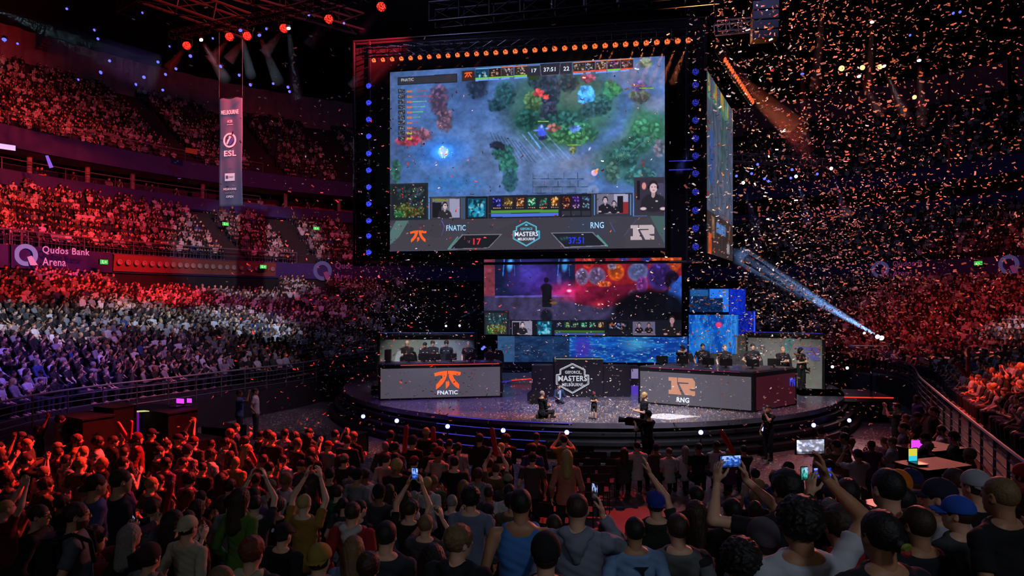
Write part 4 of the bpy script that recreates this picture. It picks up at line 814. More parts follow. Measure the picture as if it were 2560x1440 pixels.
Q.rect(1387, 826, 1511, 831, (50, 96, 40)); Q.rect(1387, 832, 1511, 838, (56, 74, 140)); Q.picture(1516, 804, 1572, 826, [(16, 16, 24), (150, 80, 40), (60, 70, 150), (120, 140, 200), (30, 30, 40)], 68, 40)
Q.rect(1582, 804, 1638, 838, (90, 84, 110)); Q.bust(1598, 812, .5, (26, 22, 30), (170, 130, 150), (28, 24, 26)); Q.bust(1622, 812, .5, (26, 22, 30), (150, 120, 130), (28, 24, 26)); Q.bust(1680, 800, .95, (26, 22, 26), (160, 120, 130), (30, 24, 24))
t3 = Q.root('lower_screen', 'wide lower screen with a red and blue character scene and a strip of small pictures', 'screen'); Q.mesh('picture', M_led, t3)
MB().box((Q.W / 2, .14, Q.H / 2), (Q.W + .1, .25, Q.H + .1)).build('cabinet', M_black, t3)

# blue lit scenic panels behind the stage
def blue_panel(px0, px1, y0, y1, d, d1, nx, ny, seed, label, cols, extra=None, tint=None):
    A, B = line_pt(px0, d), line_pt(px1, d1); z1 = CAMZ - (y0 - HZ) * d / F; z0 = CAMZ - (y1 - HZ) * d / F
    b = Panel(A, B, z0, z1, nx, ny); b.pxw = px1 - px0; b.base(cols[0]); nA = vnoise(ny, nx, 5, 7, seed); nB = vnoise(ny, nx, 18, 26, seed + 1)
    b.mix((nA - .42) * 5, cols[1]); b.mix((nB - .56) * 6 * .7, cols[2])
    if extra: extra(b)
    t = b.root('led_wall', label, 'screen'); b.mesh('picture', M_led, t); MB().box((b.W / 2, .1, b.H / 2), (b.W + .05, .16, b.H + .05)).build('cabinet', M_black, t); return b
blue_panel(1722, 1812, 787, 905, 33.0, 33.0, 110, 130, 31, 'square blue lit wall with a rocky pattern and a pink blot', [(10, 60, 150), (20, 96, 190), (60, 140, 200)], lambda b: (b.ell(1797, 812, 10, 9, (220, 50, 110), 1, .4), b.ell(1760, 850, 30, 34, (50, 130, 190), .5, .6)))
blue_panel(1812, 1846, 787, 905, 33.0, 33.0, 40, 130, 33, 'narrow pale blue lit strip beside the square blue wall', [(20, 86, 180), (40, 120, 200), (80, 150, 210)])
blue_panel(1724, 1822, 722, 780, 34.0, 34.0, 110, 60, 35, 'dark blue lit panel with a bright bent bar above the square blue wall', [(8, 26, 60), (12, 36, 80), (26, 70, 120)], lambda b: (b.poly([(1774, 722), (1822, 722), (1822, 780), (1807, 780), (1807, 745), (1774, 745)], (36, 110, 220)), b.rect(1726, 724, 1770, 740, (30, 90, 150), .8)))
blue_panel(1822, 1864, 722, 787, 34.2, 34.2, 40, 70, 37, 'plain deep blue lit panel at the edge of the scenic wall', [(8, 30, 150), (12, 44, 180), (30, 60, 190)])
blue_panel(1846, 1888, 778, 836, 34.5, 34.5, 40, 60, 39, 'deep blue lit panel low behind the right booth', [(6, 20, 110), (10, 30, 160), (60, 60, 180)], lambda b: b.rect(1884, 778, 1888, 836, (40, 80, 240)))
blue_panel(1244, 1424, 840, 905, 36.0, 36.0, 160, 60, 41, 'dim slate blue lit backdrop wall behind the podium', [(18, 34, 66), (24, 48, 84), (40, 66, 110)], lambda b: b.mix((b.u < .9) * .5, (60, 100, 140)))
blue_panel(1424, 1722, 840, 905, 36.0, 35.5, 220, 60, 43, 'bright blue lit backdrop wall behind the right desk', [(14, 50, 130), (18, 80, 170), (70, 160, 190)], lambda b: (b.ell(1457, 870, 30, 40, (60, 40, 150), .8, .6), b.ell(1590, 860, 50, 26, (80, 170, 190), .6, .9)))

# ---------------- the round stage ----------------
SC = Vector((3.3, 31.1, 0)); SR = 10.7; n = 96
M_deck = mat('glossy_stage_deck', (86, 82, 96), .22, 0, .12, 1.5); M_step = mat('black_step', (20, 20, 26), .5, 0, .2, 5)
st = empty('stage', SC, 0, 'large round black-edged stage with a glossy deck covered in confetti', 'stage')
def disc(z0, z1, r): return MB().lathe([(r, z0), (r, z1)], n=n)
disc(.84, 1.0, SR).build('deck', M_deck, st); disc(.0, .84, SR - .25).build('skirt', M_step, st)
for k, (z_, e_) in enumerate(((.72, .22), (.48, .44), (.24, .66))): disc(z_ - .1, z_, SR + e_ - .1).build('step', M_step, st); disc(0, z_ - .1, SR + e_ - .14).build('riser', M_step, st)
G_ledb = glow('blue_edge_light', (66, 66, 220), .55); G_ledr = glow('red_edge_light', (255, 60, 50), .9)
def arc_strip(r, z, a0, a1, m, name='edge_light'):
    mb = MB(); pts = [Vector((r * math.cos(R(a0 + (a1 - a0) * i / 24)), r * math.sin(R(a0 + (a1 - a0) * i / 24)), z)) for i in range(25)]
    return mb.path(pts, .012, 4).build(name, m, st)
arc_strip(SR + .125, .73, 238, 262, G_ledb); arc_strip(SR + .345, .49, 236, 258, G_ledb); arc_strip(SR + .565, .25, 238, 256, G_ledb); arc_strip(SR + .01, .98, 240, 262, G_ledb)
# white painted diamond on the deck at right front
MB().prism([(-.9, 0), (0, -.62), (1.15, 0), (.1, .55)], 0, .006, lambda x, y, z: (x, z, y)).build('floor_mark', mat('white_deck_paint', (200, 200, 200), .5), st, loc=tuple(at(1660, 1041, 21.6) * 1 - SC - Vector((0, 0, at(1660, 1041, 21.6).z - 1.002))))

# ---------------- desks ----------------
M_panel = glow('lit_grey_desk_screen', (96, 92, 104), .62); M_top = mat('desk_top', (60, 58, 64), .3)
def desk(name, A, B, zt, depth, label, logo, word, side=None):
    A = Vector(A); B = Vector(B); W = (B - A).length; rz = math.atan2((B - A).y, (B - A).x); H = zt - 1.0
    t = empty(name, (A.x, A.y, 1.0), rz, label, 'desk')
    MB().box((W / 2, .03, H - .07), (W + .1, .1, .14)).box((-.02, .03, H / 2), (.08, .1, H)).box((W + .02, .03, H / 2), (.08, .1, H)).box((W / 2, .03, .03), (W + .1, .1, .06)).build('frame', M_black, t)
    MB().box((W / 2, .0, (H - .14) / 2 + .03), (W - .04, .06, H - .2)).build('front_screen', M_panel, t)
    if side is None:
        for x in (.0, W): MB().box((x, depth / 2 + .05, H / 2), (.06, depth, H)).build('side_panel', M_black, t)
        MB().box((W / 2, depth / 2, H + .02), (W + .12, depth + .1, .05)).build('desk_top', M_top, t)
    return t, W, H
d1, W1, H1 = desk('player_desk', line_pt(950, 25.06), line_pt(1251, 25.9), 2.30, .85, 'long dark player desk at left with an orange emblem on its front', None, None)
kx = W1 / 301
emblem(FN, G_or, d1, (1116 - 950) * kx, -.035, .70, 67 * kx); text('FNATIC', G_white, d1, (1116 - 950) * kx, -.037, .235, .15, 51 * kx, .012)
MB().box((W1 / 2 + .35, -.03, H1 - .02), (W1 - .8, .02, .022)).build('red_light_strip', G_ledr, d1)
RA, RB, RC_ = line_pt(1600, 24.4), line_pt(1880, 22.4), line_pt(1984, 24.0)
d2, W2, H2 = desk('player_desk', RA, RB, 2.30, .85, 'long dark player desk at right with a copper emblem and a maroon end panel', None, None, side=RC_)
kx = W2 / 280; g2 = Matrix.Rotation(-math.atan2((RB - RA).y, (RB - RA).x), 3, 'Z'); lc = g2 @ (RC_ - RA); H_ = H2
MB().prism([(0, 0), (W2, 0), (lc.x, lc.y), (lc.x - W2, lc.y)], H_ - .005, H_ + .04, lambda x, y, z: (x, z, y)).build('desk_top', M_top, d2)
emblem(RN, G_tan, d2, (1716 - 1600) * kx * .955, -.035, .71, .93); text('RNG', G_white, d2, (1719 - 1600) * kx * .955, -.037, .235, .17, .44, .012)
sd = (lc - Vector((W2, 0, 0))); sl_ = sd.length; sa = math.atan2(sd.y, sd.x)
M_maroon2 = mat('maroon_end_screen', (70, 16, 34), .6, emit=(66, 20, 34), strength=.6)
e = MB().box((sl_ / 2, 0, H_ / 2 - .05), (sl_ - .1, .05, H_ - .2)).build('end_panel', M_maroon2, d2, (W2 + .06, .02, 0), sa)
MB().box((sl_ / 2, .02, H_ - .08), (sl_, .08, .14)).box((.03, .02, H_ / 2), (.1, .1, H_)).box((sl_, .02, H_ / 2), (.06, .1, H_)).build('end_frame', M_black, d2, (W2 + .06, .02, 0), sa)
text('F', G_bluet, e, sl_ - .38, -.04, .85, .27, .15, .0); text('N', G_bluet, e, sl_ - .19, -.04, .83, .30, .17, .0)
MB().box((W2 / 2, -.03, H_ + .0), (W2 * .8, .02, .018)).build('violet_light_strip', glow('violet_edge_light', (140, 40, 110), .6), d2)

# monitors, chairs and players
M_seat = mat('black_leather', (22, 22, 26), .45, 0, .1); M_white = mat('white_plastic', (200, 200, 215), .4)
def monitor(): 
    t = empty('monitor'); MB().box((0, 0, .20), (.42, .035, .25)).build('housing', M_plastic, t, bevel=.008); MB().box((0, .02, .20), (.39, .01, .22)).build('display', glow('monitor_display', (120, 140, 200), .8), t)
    MB().box((0, -.04, .1), (.07, .04, .2)).build('stand', M_plastic, t); MB().lathe([(.13, 0), (.13, .012), (.03, .03)], (0, -.0, 0), 16).build('base', M_plastic, t); return t
def clone(o, loc=None, rz=None, label=None, group=None, parent=None):
    c = o.copy(); COL.objects.link(c); c.parent = parent
    if loc is not None: c.location = loc
    if rz is not None: c.rotation_euler = (0, 0, rz)
    if label: c['label'] = label
    if group: c['group'] = group
    for ch in o.children: clone(ch, parent=c)
    return c
def chair(white=False):
    t = empty('gaming_chair'); m = M_white if white else M_seat
    MB().prism([(-.24, 0), (.24, 0), (.27, .35), (.25, .62), (.17, .80), (-.17, .80), (-.25, .62), (-.27, .35)], -.3, -.2, lambda x, y, z: (x, y - z * .15, z + .48)).build('backrest', m, t, bevel=.02)
    MB().box((0, 0, .44), (.5, .5, .1)).build('seat', m, t, bevel=.02)
    for s in (1, -1): MB().box((s * .3, .0, .62), (.06, .3, .04)).tube((s * .28, 0, .42), (s * .3, 0, .6), .02).build('armrest', M_plastic, t)
    MB().tube((0, 0, .1), (0, 0, .4), .03).build('gas_column', M_grey, t); mb = MB()
    for k in range(5): mb.tube((0, 0, .1), (.3 * math.cos(k * 1.257), .3 * math.sin(k * 1.257), .05), .025)
    mb.build('base', M_plastic, t); return t
mon0 = monitor(); tag(mon0, '', 'monitor'); ch0 = chair(); tag(ch0, 'black gaming chair', 'chair'); ch1 = chair(True); tag(ch1, 'white', 'chair')
fm = [False]
def put_monitor(px, d, label, rz=PI, z=2.345):
    p = ground(px, d, z)
    if not fm[0]: fm[0] = True; mon0.location = p; mon0.rotation_euler = (0, 0, rz); mon0['label'] = label; return mon0
    return clone(mon0, p, rz, label)
# monitor housings turn their backs to the hall, displays face the players
LW = ('the bald player', 'the player with a beard', 'the player leaning in with his team mate', 'the tall player in front of the blue-lit wall', 'the fair-haired player')
for px, d, lb in ((1022, 25.55, 'the lanyard man'), (1060, 25.7, 'the bearded player'), (1088, 25.75, 'the second of the two leaning players'), (1128, 25.85, 'the player against the blue-lit wall'), (1176, 25.95, 'the pale-haired player'), (1228, 26.15, 'the empty chair at its end')):
    put_monitor(px, d, 'black monitor on the left desk in front of ' + lb, 0 + R(8))
for px, d, lb in ((1655, 24.75, 'standing alone at its left end'), (1706, 24.35, 'in front of the player shielding himself with an arm'), (1770, 23.9, 'in front of the broad player on blue'), (1815, 23.6, 'in front of the player with a gold shirt print'), (1882, 23.3, 'in front of the player with hands behind his back'), (1935, 23.55, 'tilted beside the bald player in the booth')):
    put_monitor(px, d, 'black monitor on the right desk ' + lb, R(-25))
MB_pc = MB().box((0, 0, .24), (.22, .45, .48)).build('computer_tower', M_plastic, None, ground(970, 25.7, 2.345), R(5), bevel=.01); tag(MB_pc, 'black computer tower at the left end of the left desk', 'computer')
PZ = 1.35
tag(MB().box((0, 0, .175), (5.2, 1.7, .35)).build('player_riser', M_step, None, ground(1093, 27.75, 1.0), R(9)), 'low black riser behind the left desk under the team', 'riser')
tag(MB().box((0, 0, .175), (5.2, 1.5, .35)).build('player_riser', M_step, None, ground(1800, 25.75, 1.0), R(-26)), 'low black riser behind the right desk under the team', 'riser')
first = True
for px, d, lb in ((1030, 27.3, 'behind the man with the lanyard'), (1060, 27.2, 'behind the bearded player of the left team'), (1108, 27.3, 'against the blue-lit booth wall'), (1166, 27.3, 'behind the pale-haired player'), (1240, 27.2, 'empty, at the right end of the left desk'), (1720, 25.9, 'behind the player with the raised arm'), (1790, 25.6, 'pushed beside the broad player'), (1846, 25.2, 'right of the player with the gold print'), (1893, 25.0, 'behind the player with hands behind his back'), (1966, 25.0, 'behind the bald player of the right team')):
    p = ground(px, d + .5, PZ)
    if first: ch0.location = p; ch0['label'] = 'black gaming chair ' + lb; first = False
    else: clone(ch0, p, R(170), 'black gaming chair ' + lb)
ch1.location = ground(993, 27.2, PZ); ch1.rotation_euler = (0, 0, R(160)); ch1['label'] = 'white-rimmed gaming chair at the left end of the left team'
SP = dict(res=.016, hres=.009, gres=.008)
def player(px, ytop, d, label, z=PZ, rz=180., hfix=None, **kw):
    p = ground(px, d, z); top = CAMZ - (ytop - HZ) * d / F; h = hfix or min(1.95, max(.8, (top - z) / .995)); SPk = dict(SP); SPk.update(kw)
    t, info = make_person(label, None, p, R(rz), h=h, **SPk)
    return t, info, p
BK = (24, 24, 30)
def prints(t, info, sx=0., z=.3, rgb=(200, 120, 60), w_=.16, h_=.09):
    """printed mark on the chest of a shirt"""
    g = random.Random(int(rgb[0] + w_ * 100)); sc = info['sc']; mb = MB()
    for k in range(7): a = g.random() * 6.3; r = g.random(); mb.prism([(x_ * .018 + r * math.cos(a) * w_ / 2 + sx, y_ * .014 + z + r * math.sin(a) * h_ / 2) for x_, y_ in ((-1, -1), (1.3, -.6), (.8, 1), (-.7, 1.2))], .128, .136)
    v = [tuple(Vector(info['T'](x, y, q)) * sc) for x, y, q in mb.v]; mb.v = v
    sh_ = [c for c in t.children if c.name.startswith('shirt')][0]; return mb.build('chest_print', mat('print_%d_%d' % (rgb[0], rgb[1]), rgb, .7), sh_)
def jersey(t, info, rgb): prints(t, info, 0, .27, rgb); prints(t, info, -.08, .40, (210, 205, 205), .04, .02); prints(t, info, .08, .40, (210, 205, 205), .04, .02)
a = player(1018, 850, 27.0, 'bald man in glasses and black jacket with a lanyard, at the left desk', arms='front', hair='crop', glasses=True, hpitch=-.25, shirt='tee', cols=dict(shirt=BK, hair=SK['light'])); prints(a[0], a[1], 0, .33, (200, 70, 70), .03, .2)
a = player(1064, 853, 26.9, 'dark-haired bearded player in black jersey, left of the leaning pair', arms='desk', hair='short', beard=True, hpitch=-.35, hyaw=-.3, lean=.15, cols=dict(shirt=BK, hair=HC['black'])); jersey(a[0], a[1], (220, 120, 60))
a = player(1081, 850, 27.1, 'player in black jersey looking down, right of the leaning pair', arms='desk', hair='short', hpitch=-.3, hyaw=.3, cols=dict(shirt=BK, hair=HC['brown'])); jersey(a[0], a[1], (200, 70, 60))
a = player(1116, 850, 27.0, 'tall dark-haired player in black jersey before the blue-lit wall', arms='down', hair='thick', hpitch=-.3, cols=dict(shirt=(26, 26, 40), hair=HC['black'])); jersey(a[0], a[1], (220, 130, 70))
a = player(1171, 852, 27.1, 'pale-haired player in black jersey at the right of the left team', arms='down', hair='crop', hpitch=-.3, cols=dict(shirt=BK, hair=HC['grey'])); jersey(a[0], a[1], (210, 205, 205))
a = player(1225, 880, 27.3, 'person bending low behind the right end of the left desk', arms='desk', hair='short', lean=.5, hfix=1.6, cols=dict(shirt=BK, hair=HC['black']))
a = player(1705, 862, 25.9, 'player in black cap crossing a pale arm over his chest', z=PZ, hair='cap', hpitch=-.4, hyaw=.5, Rr=((-.06, .16, .52), (-.6, .2, .7), (0, -1, 0), (1, 0, 0)), cols=dict(shirt=BK, cap=(24, 24, 28), hair=HC['black'])); jersey(a[0], a[1], (190, 190, 190))
a = player(1757, 858, 25.4, 'broad player in black jersey facing the hall in front of the blue wall', hair='short', arms='down', build=1.2, cols=dict(shirt=BK, hair=HC['black'])); jersey(a[0], a[1], (200, 200, 200))
a = player(1812, 860, 25.0, 'slim player with light cropped hair and a gold print on black shirt', hair='crop', arms='down', build=.95, cols=dict(shirt=BK, hair=HC['light'], body=SK['pale'])); prints(a[0], a[1], 0, .25, (214, 170, 60), .13, .09)
a = player(1882, 858, 24.9, 'player in black jersey with both hands behind his back in the booth', hair='short', arms='down', L=((-.1, -.14, .05), (.6, 0, -.4), (0, -1, 0), (-1, 0, 0)), Rr=((.1, -.14, .05), (-.6, 0, -.4), (0, -1, 0), (1, 0, 0)), cols=dict(shirt=BK, hair=HC['black'])); jersey(a[0], a[1], (200, 190, 190))
a = player(1957, 865, 25.2, 'bald heavy player in black jersey with a red shoulder patch', hair='crop', arms='front', build=1.15, hyaw=.4, cols=dict(shirt=BK, hair=SK['tan'])); jersey(a[0], a[1], (200, 190, 190)); prints(a[0], a[1], .12, .42, (190, 50, 40), .05, .05)
a = player(2003, 868, 28.2, 'person in black with long dark hair holding a microphone in the right booth', z=1.0, hair='long', female=True, rz=200, arms='front', hyaw=.6, cols=dict(shirt=(20, 20, 26), trousers=(24, 24, 30), hair=HC['black']), shod=True)
g0 = a[0].matrix_basis @ Vector(a[1]['grip'][1]) if False else None
def hold(t, info, s, rz, z=None): return Matrix.Translation(t.location) @ Matrix.Rotation(rz, 4, 'Z') @ Vector(info['grip'][s])
g = hold(a[0], a[1], 1, R(200)); tag(MB().tube(g + Vector((0, 0, -.1)), g + Vector((0, 0, .08)), .014).lathe([(.01, .07), (.028, .10), (.03, .13), (.012, .16)], tuple(g), 10).build('microphone', M_plastic), 'black hand microphone held by the person in the right booth', 'microphone')
# people on and in front of the deck
a = player(1362, 970, 21.3, 'grey-haired person in black squatting on the deck with his back to the hall', z=1.0, hfix=1.5, hair='crop', crouch=True, ch=.22, rz=-55, arms='front', shirt='long', cols=dict(shirt=(18, 18, 22), trousers=(16, 16, 20), hair=HC['grey']), shod=True)
a = player(1400, 963, 24.3, 'person in navy suit and pale shirt sitting low before the podium', z=1.0, hfix=1.25, hair='short', crouch=True, ch=.16, rz=200, L=((-.30, .30, .2), (-.6, .7, .1), (0, 0, -1), (0, 0, -1)), Rr=((.2, .32, .12), (0, 1, .1), (0, 0, -1), (0, 0, -1)), shirt='jacket', cols=dict(shirt=(28, 44, 72), trousers=(30, 36, 50)))
mb = MB().prism([(-.035, .08), (.035, .08), (.05, .5), (-.05, .5)], .10, .135); mb.v = [tuple(Vector(a[1]['T'](*q_)) * a[1]['sc']) for q_ in mb.v]; mb.build('shirt_front', mat('pale_blue_shirt', (150, 175, 205), .8), [c for c in a[0].children if c.name.startswith('shirt')][0])
a = player(1485, 979, 21.0, 'small person in red-banded cap, black tee and shorts standing mid-stage', z=1.0, hair='cap', rz=170, arms='cross', legs='shorts', hyaw=-.2, cols=dict(shirt=(22, 22, 28), trousers=(24, 24, 32), cap=(120, 30, 34), hair=HC['brown']), shod=True)
a = player(1609, 979, 19.5, 'blond person in black top turned left at the front step of the stage', z=.48, hair='short', rz=95, arms='front', cols=dict(shirt=(20, 24, 34), hair=HC['blond'], trousers=(20, 20, 26)), shirt='tee')
a = player(1619, 1024, 18.3, 'camera operator in black seen from behind in front of the stage', z=0., hair='short', rz=40, L=((-.12, .34, .42), (.1, 1, .2), (1, 0, 0), (-.5, 0, -1)), Rr=((.12, .34, .34), (-.1, 1, 0), (-1, 0, 0), (.5, 0, -1)), cols=dict(shirt=(16, 14, 18), hair=HC['black'], trousers=(14, 14, 18)))
t = empty('video_camera', at(1583, 1054, 18.6), R(60), 'shoulder video camera with a lens hood pointed at the stage from the floor', 'camera')
MB().box((0, 0, 0), (.16, .42, .2)).box((0, -.28, .02), (.1, .18, .12)).build('camera_body', M_plastic, t, bevel=.01); MB().lathe([(.06, 0), (.07, .12), (.085, .2)], (0, .2, .02), 16, (0, 1, 0)).build('lens', M_plastic, t); MB().box((-.12, .05, .1), (.1, .14, .07)).build('viewfinder', M_plastic, t); MB().tube((0, -.1, -.1), (0, 0, -1.33), .02).tube((0, 0, -1.3), (.25, .2, -1.68), .015).tube((0, 0, -.9), (-.3, 0, -1.34), .015).tube((-.3, 0, -1.3), (-.4, 0, -1.68), .015).tube((0, 0, -1.3), (0, -.35, -1.68), .015).build('tripod', M_plastic, t)
a = player(1920, 1012, 20.0, 'person with dark hair drinking from a cup on the floor right of the stage', z=0., hair='bun', rz=120, L=((-.05, .22, .56), (0, .3, 1), (1, 0, 0), (-.6, 0, -1)), hyaw=.2, cols=dict(shirt=(22, 18, 26), hair=HC['black']))
g = hold(a[0], a[1], -1, R(120)); tag(MB().lathe([(.028, -.04), (.036, .07)], tuple(g), 12).build('paper_cup', M_white), 'small white cup in the hand of the person right of the stage', 'cup')
# unidentified black lump on deck, built in the shape of a wedge speaker
tag(MB().prism([(0, 0), (.62, 0), (.62, .25), (.2, .48), (0, .3)], -.3, .3).build('black_lump', M_plastic, None, ground(1322, 24.4, 1.0), R(10), bevel=.01), 'black wedge-shaped lump at the foot of the podium', 'speaker')

# booths
M_booth = mat('grey_booth_wall', (150, 152, 146), .75, 0, .14, 2.2)
def booth(px0, px1, d0, d1, zt, label, m=M_booth, z0=1.0):
    A, B = line_pt(px0, d0), line_pt(px1, d1); W = (B - A).length; t = empty('player_booth', (A.x, A.y, z0), math.atan2((B - A).y, (B - A).x), label, 'booth'); H = zt - z0
    MB().box((W / 2, .1, H / 2), (W, .08, H)).build('back_panel', m, t)
    MB().box((W / 2, -.05, H + .05), (W + .2, .3, .1)).box((-.05, 0, H / 2), (.1, .2, H)).box((W + .05, 0, H / 2), (.1, .2, H)).build('frame', M_black, t)
    return t, W, H
b1, w1, h1 = booth(949, 1186, 28.9, 28.9, 3.2, 'open player booth at left with a plain grey-green back wall')
MB().box((w1 / 2, -.2, h1 + .12), (w1, .02, .02)).build('blue_light_strip', G_ledb, b1)
b2, w2, h2 = booth(1869, 2056, 29.8, 28.2, 3.2, 'open player booth at right with a grey wall and a pale painted stripe')
MB().prism([(.62 * w2 - .5, h2 - 1.0), (.62 * w2 - .25, h2 - .02), (.62 * w2 + .1, h2 - .02), (.62 * w2 - .22, h2 - .9)], .03, .06).build('painted_stripe', mat('pale_teal_paint', (120, 170, 168), .7), b2)
emblem(RN, mat('violet_projected_mark', (120, 120, 210), .7), b2, .82 * w2, .055, h2 - .75, .9)
MB().box((w2 / 2, -.2, h2 + .12), (w2, .02, .02)).build('blue_light_strip', G_ledb, b2)
# side walls of booths
MB().box((0, 0, 1.1), (.06, 1.6, 2.2)).build('side_panel', M_booth, b2, (-.08, -.8, 0), R(0))
# right-hand platform
pl = empty('side_platform', ground(2090, 27.2, .0), R(-6), 'black platform beyond the right booth edged with a red light line', 'platform')
MB().box((0, 0, .9), (3.4, 2.2, .2)).build('platform_top', M_deck, pl); MB().box((0, .1, .4), (3.3, 2.0, .8)).build('platform_base', M_step, pl); MB().box((.4, -1.12, .97), (2.6, .03, .04)).build('red_light_line', G_ledr, pl)
for k in range(3): tag(MB().box((0, 0, .12 + .12 * k), (1.3, .5, .24 + .24 * k)).build('stage_step', M_step, None, ground(2010 + 6 * k, 25.9 + .5 * k - .1, 0), R(-6)), ('lowest', 'middle', 'uppermost')[k] + ' black step up to the platform behind the right desk', 'step', None)
# podium blocks
def block(px0, px1, ytop, d, label, dep=.9):
    A, B = line_pt(px0, d), line_pt(px1, d); zt = CAMZ - (ytop - HZ) * d / F; W = (B - A).length; t = empty('podium', (A.x, A.y, 1.0), 0, label, 'podium')
    MB().box((W / 2, dep / 2, (zt - 1) / 2), (W, dep, zt - 1)).build('block', mat('dark_glossy_panel', (30, 27, 40), .35), t, bevel=.01); return t, W, zt - 1
c0, wc, hc_ = block(1386, 1508, 898, 25.9, 'tall central podium block with a hexagonal tournament emblem', .9)
hexlogo(c0, (1431 - 1386) * 25.9 / F, -.03, hc_ - .73, 1.24, G_grey, G_grey, 'GEFORCE')
MB().box((wc / 2, -.0, hc_ + .01), (wc, .03, .025)).build('top_light_strip', glow('teal_orange_edge', (150, 170, 160), .7), c0)
block(1330, 1385, 914, 26.0, 'lower dark podium block left of the tall one', .8)
block(1509, 1576, 915, 26.0, 'lower dark podium block right of the tall one', .8)
c3, w3, h3 = block(1577, 1597, 915, 26.6, 'narrow podium end with violet lit tiles beside the right desk', .5)
for zz, c in ((h3 - .3, (150, 140, 190)), (h3 - .95, (90, 60, 200))): MB().box((w3 / 2, -.01, zz), (w3 * .9, .02, .38)).build('lit_tile', glow('tile_%d' % c[0], c, .6), c3)
# low back platforms with coloured edges
bp = empty('rear_platform', ground(1290, 30.5, 1.0), 0, 'low pale platform left of the podium with a red and blue lit edge', 'platform')
MB().box((0, 1, .1), (2.2, 2.4, .2)).build('platform_top', mat('pale_platform', (120, 130, 140), .5), bp); MB().tube((-.85, -.35, .02), (-.2, -.22, .1), .02).build('blue_light_line', G_ledb, bp); MB().tube((-.2, -.22, .12), (1.0, -.22, .22), .02).build('red_light_line', G_ledr, bp)
# ---------------- near tribune ----------------
def zf(d):
    if d >= 10.5: return 0.
    k = math.floor(d / .8); return max(0., 3.05 - .29 * (k * .8 + .4))
mb = MB()
for k in range(-6, 14):
    z = zf(k * .8 + .4)
    if z > .01: mb.box((-1.2, k * .8 + .4, z / 2), (19.0, .8, z))
tag(mb.build('floor_near_tribune', M_conc), kind='structure')

# ---------------- seated crowd of the stands (too many to count) ----------------
def lod(**kw):
    parts, info = person_mesh(res=.045, hres=.026, gres=.022, sit=True, **kw); V = []; Fc = []; C = []; b = 0
    for k, o in parts.items():
        if isinstance(o, MB): continue
        w_ = dict(body=(1, 0, 0), hair=(0, 1, 0), cap=(0, 1, 0), shirt=(0, 0, 1), hood=(0, 0, 1), trousers=(0, 0, 0))[k]
        V.append(o[0]); Fc.append(o[1] + b); b += len(o[0]); c = np.tile(np.array(w_, np.float32), (len(o[0]), 1)); C.append(c)
    return np_mesh('spectator', np.concatenate(V), np.concatenate(Fc), True, np.concatenate(C), 'part')
M_spec = bpy.data.materials.new('spectator'); M_spec.use_nodes = True; nt = M_spec.node_tree; N = nt.nodes; L = nt.links
pa = N.new('ShaderNodeAttribute'); pa.attribute_name = 'part'; sp = N.new('ShaderNodeSeparateColor'); L.new(pa.outputs['Color'], sp.inputs[0]); cur = None
for i, (an_, df) in enumerate((('skinc', 0), ('hairc', 1), ('shirtc', 2))):
    ia = N.new('ShaderNodeAttribute'); ia.attribute_type = 'INSTANCER'; ia.attribute_name = an_
    mx = N.new('ShaderNodeMix'); mx.data_type = 'RGBA'; L.new(sp.outputs[i], mx.inputs[0]); L.new(ia.outputs['Color'], mx.inputs[7])
    if cur is None: mx.inputs[6].default_value = (.02, .022, .04, 1)
    else: L.new(cur, mx.inputs[6])
    cur = mx.outputs[2]
nz = N.new('ShaderNodeTexNoise'); nz.inputs['Scale'].default_value = 9; hv = N.new('ShaderNodeHueSaturation'); mr = N.new('ShaderNodeMapRange'); mr.inputs[3].default_value = .7; mr.inputs[4].default_value = 1.3
L.new(nz.outputs[0], mr.inputs[0]); L.new(mr.outputs[0], hv.inputs['Value']); L.new(cur, hv.inputs['Color']); L.new(hv.outputs[0], N['Principled BSDF'].inputs['Base Color']); N['Principled BSDF'].inputs['Roughness'].default_value = .7
LODS = [lod(arms='lap', hair='short'), lod(arms='clap', hair='short'), lod(arms='lap', hair='long', female=True, shirt='long'), lod(arms='cross', hair='crop', build=1.15), lod(arms='clap', hair='cap'), lod(arms='phone', hair='thick'), lod(arms='front', hair='short', shirt='long', hyaw=.3), lod(arms='lap', hair='backcap', hyaw=-.3, lean=-.12), lod(arms='high', hair='short')]
seat_mb = MB().box((0, .02, .42), (.46, .42, .05)).prism([(-.23, 0), (.23, 0), (.23, .40), (.16, .46), (-.16, .46), (-.23, .40)], -.24, -.19, lambda x, y, z: (x, y - z * .12, z + .44)).box((0, 0, .2), (.06, .3, .4))
seat_me = seat_mb.mesh('stand_seat'); seat_me.materials.append(mat('navy_seat_plastic', (24, 22, 44), .55))
for i, me in enumerate(LODS): me.materials.append(M_spec)
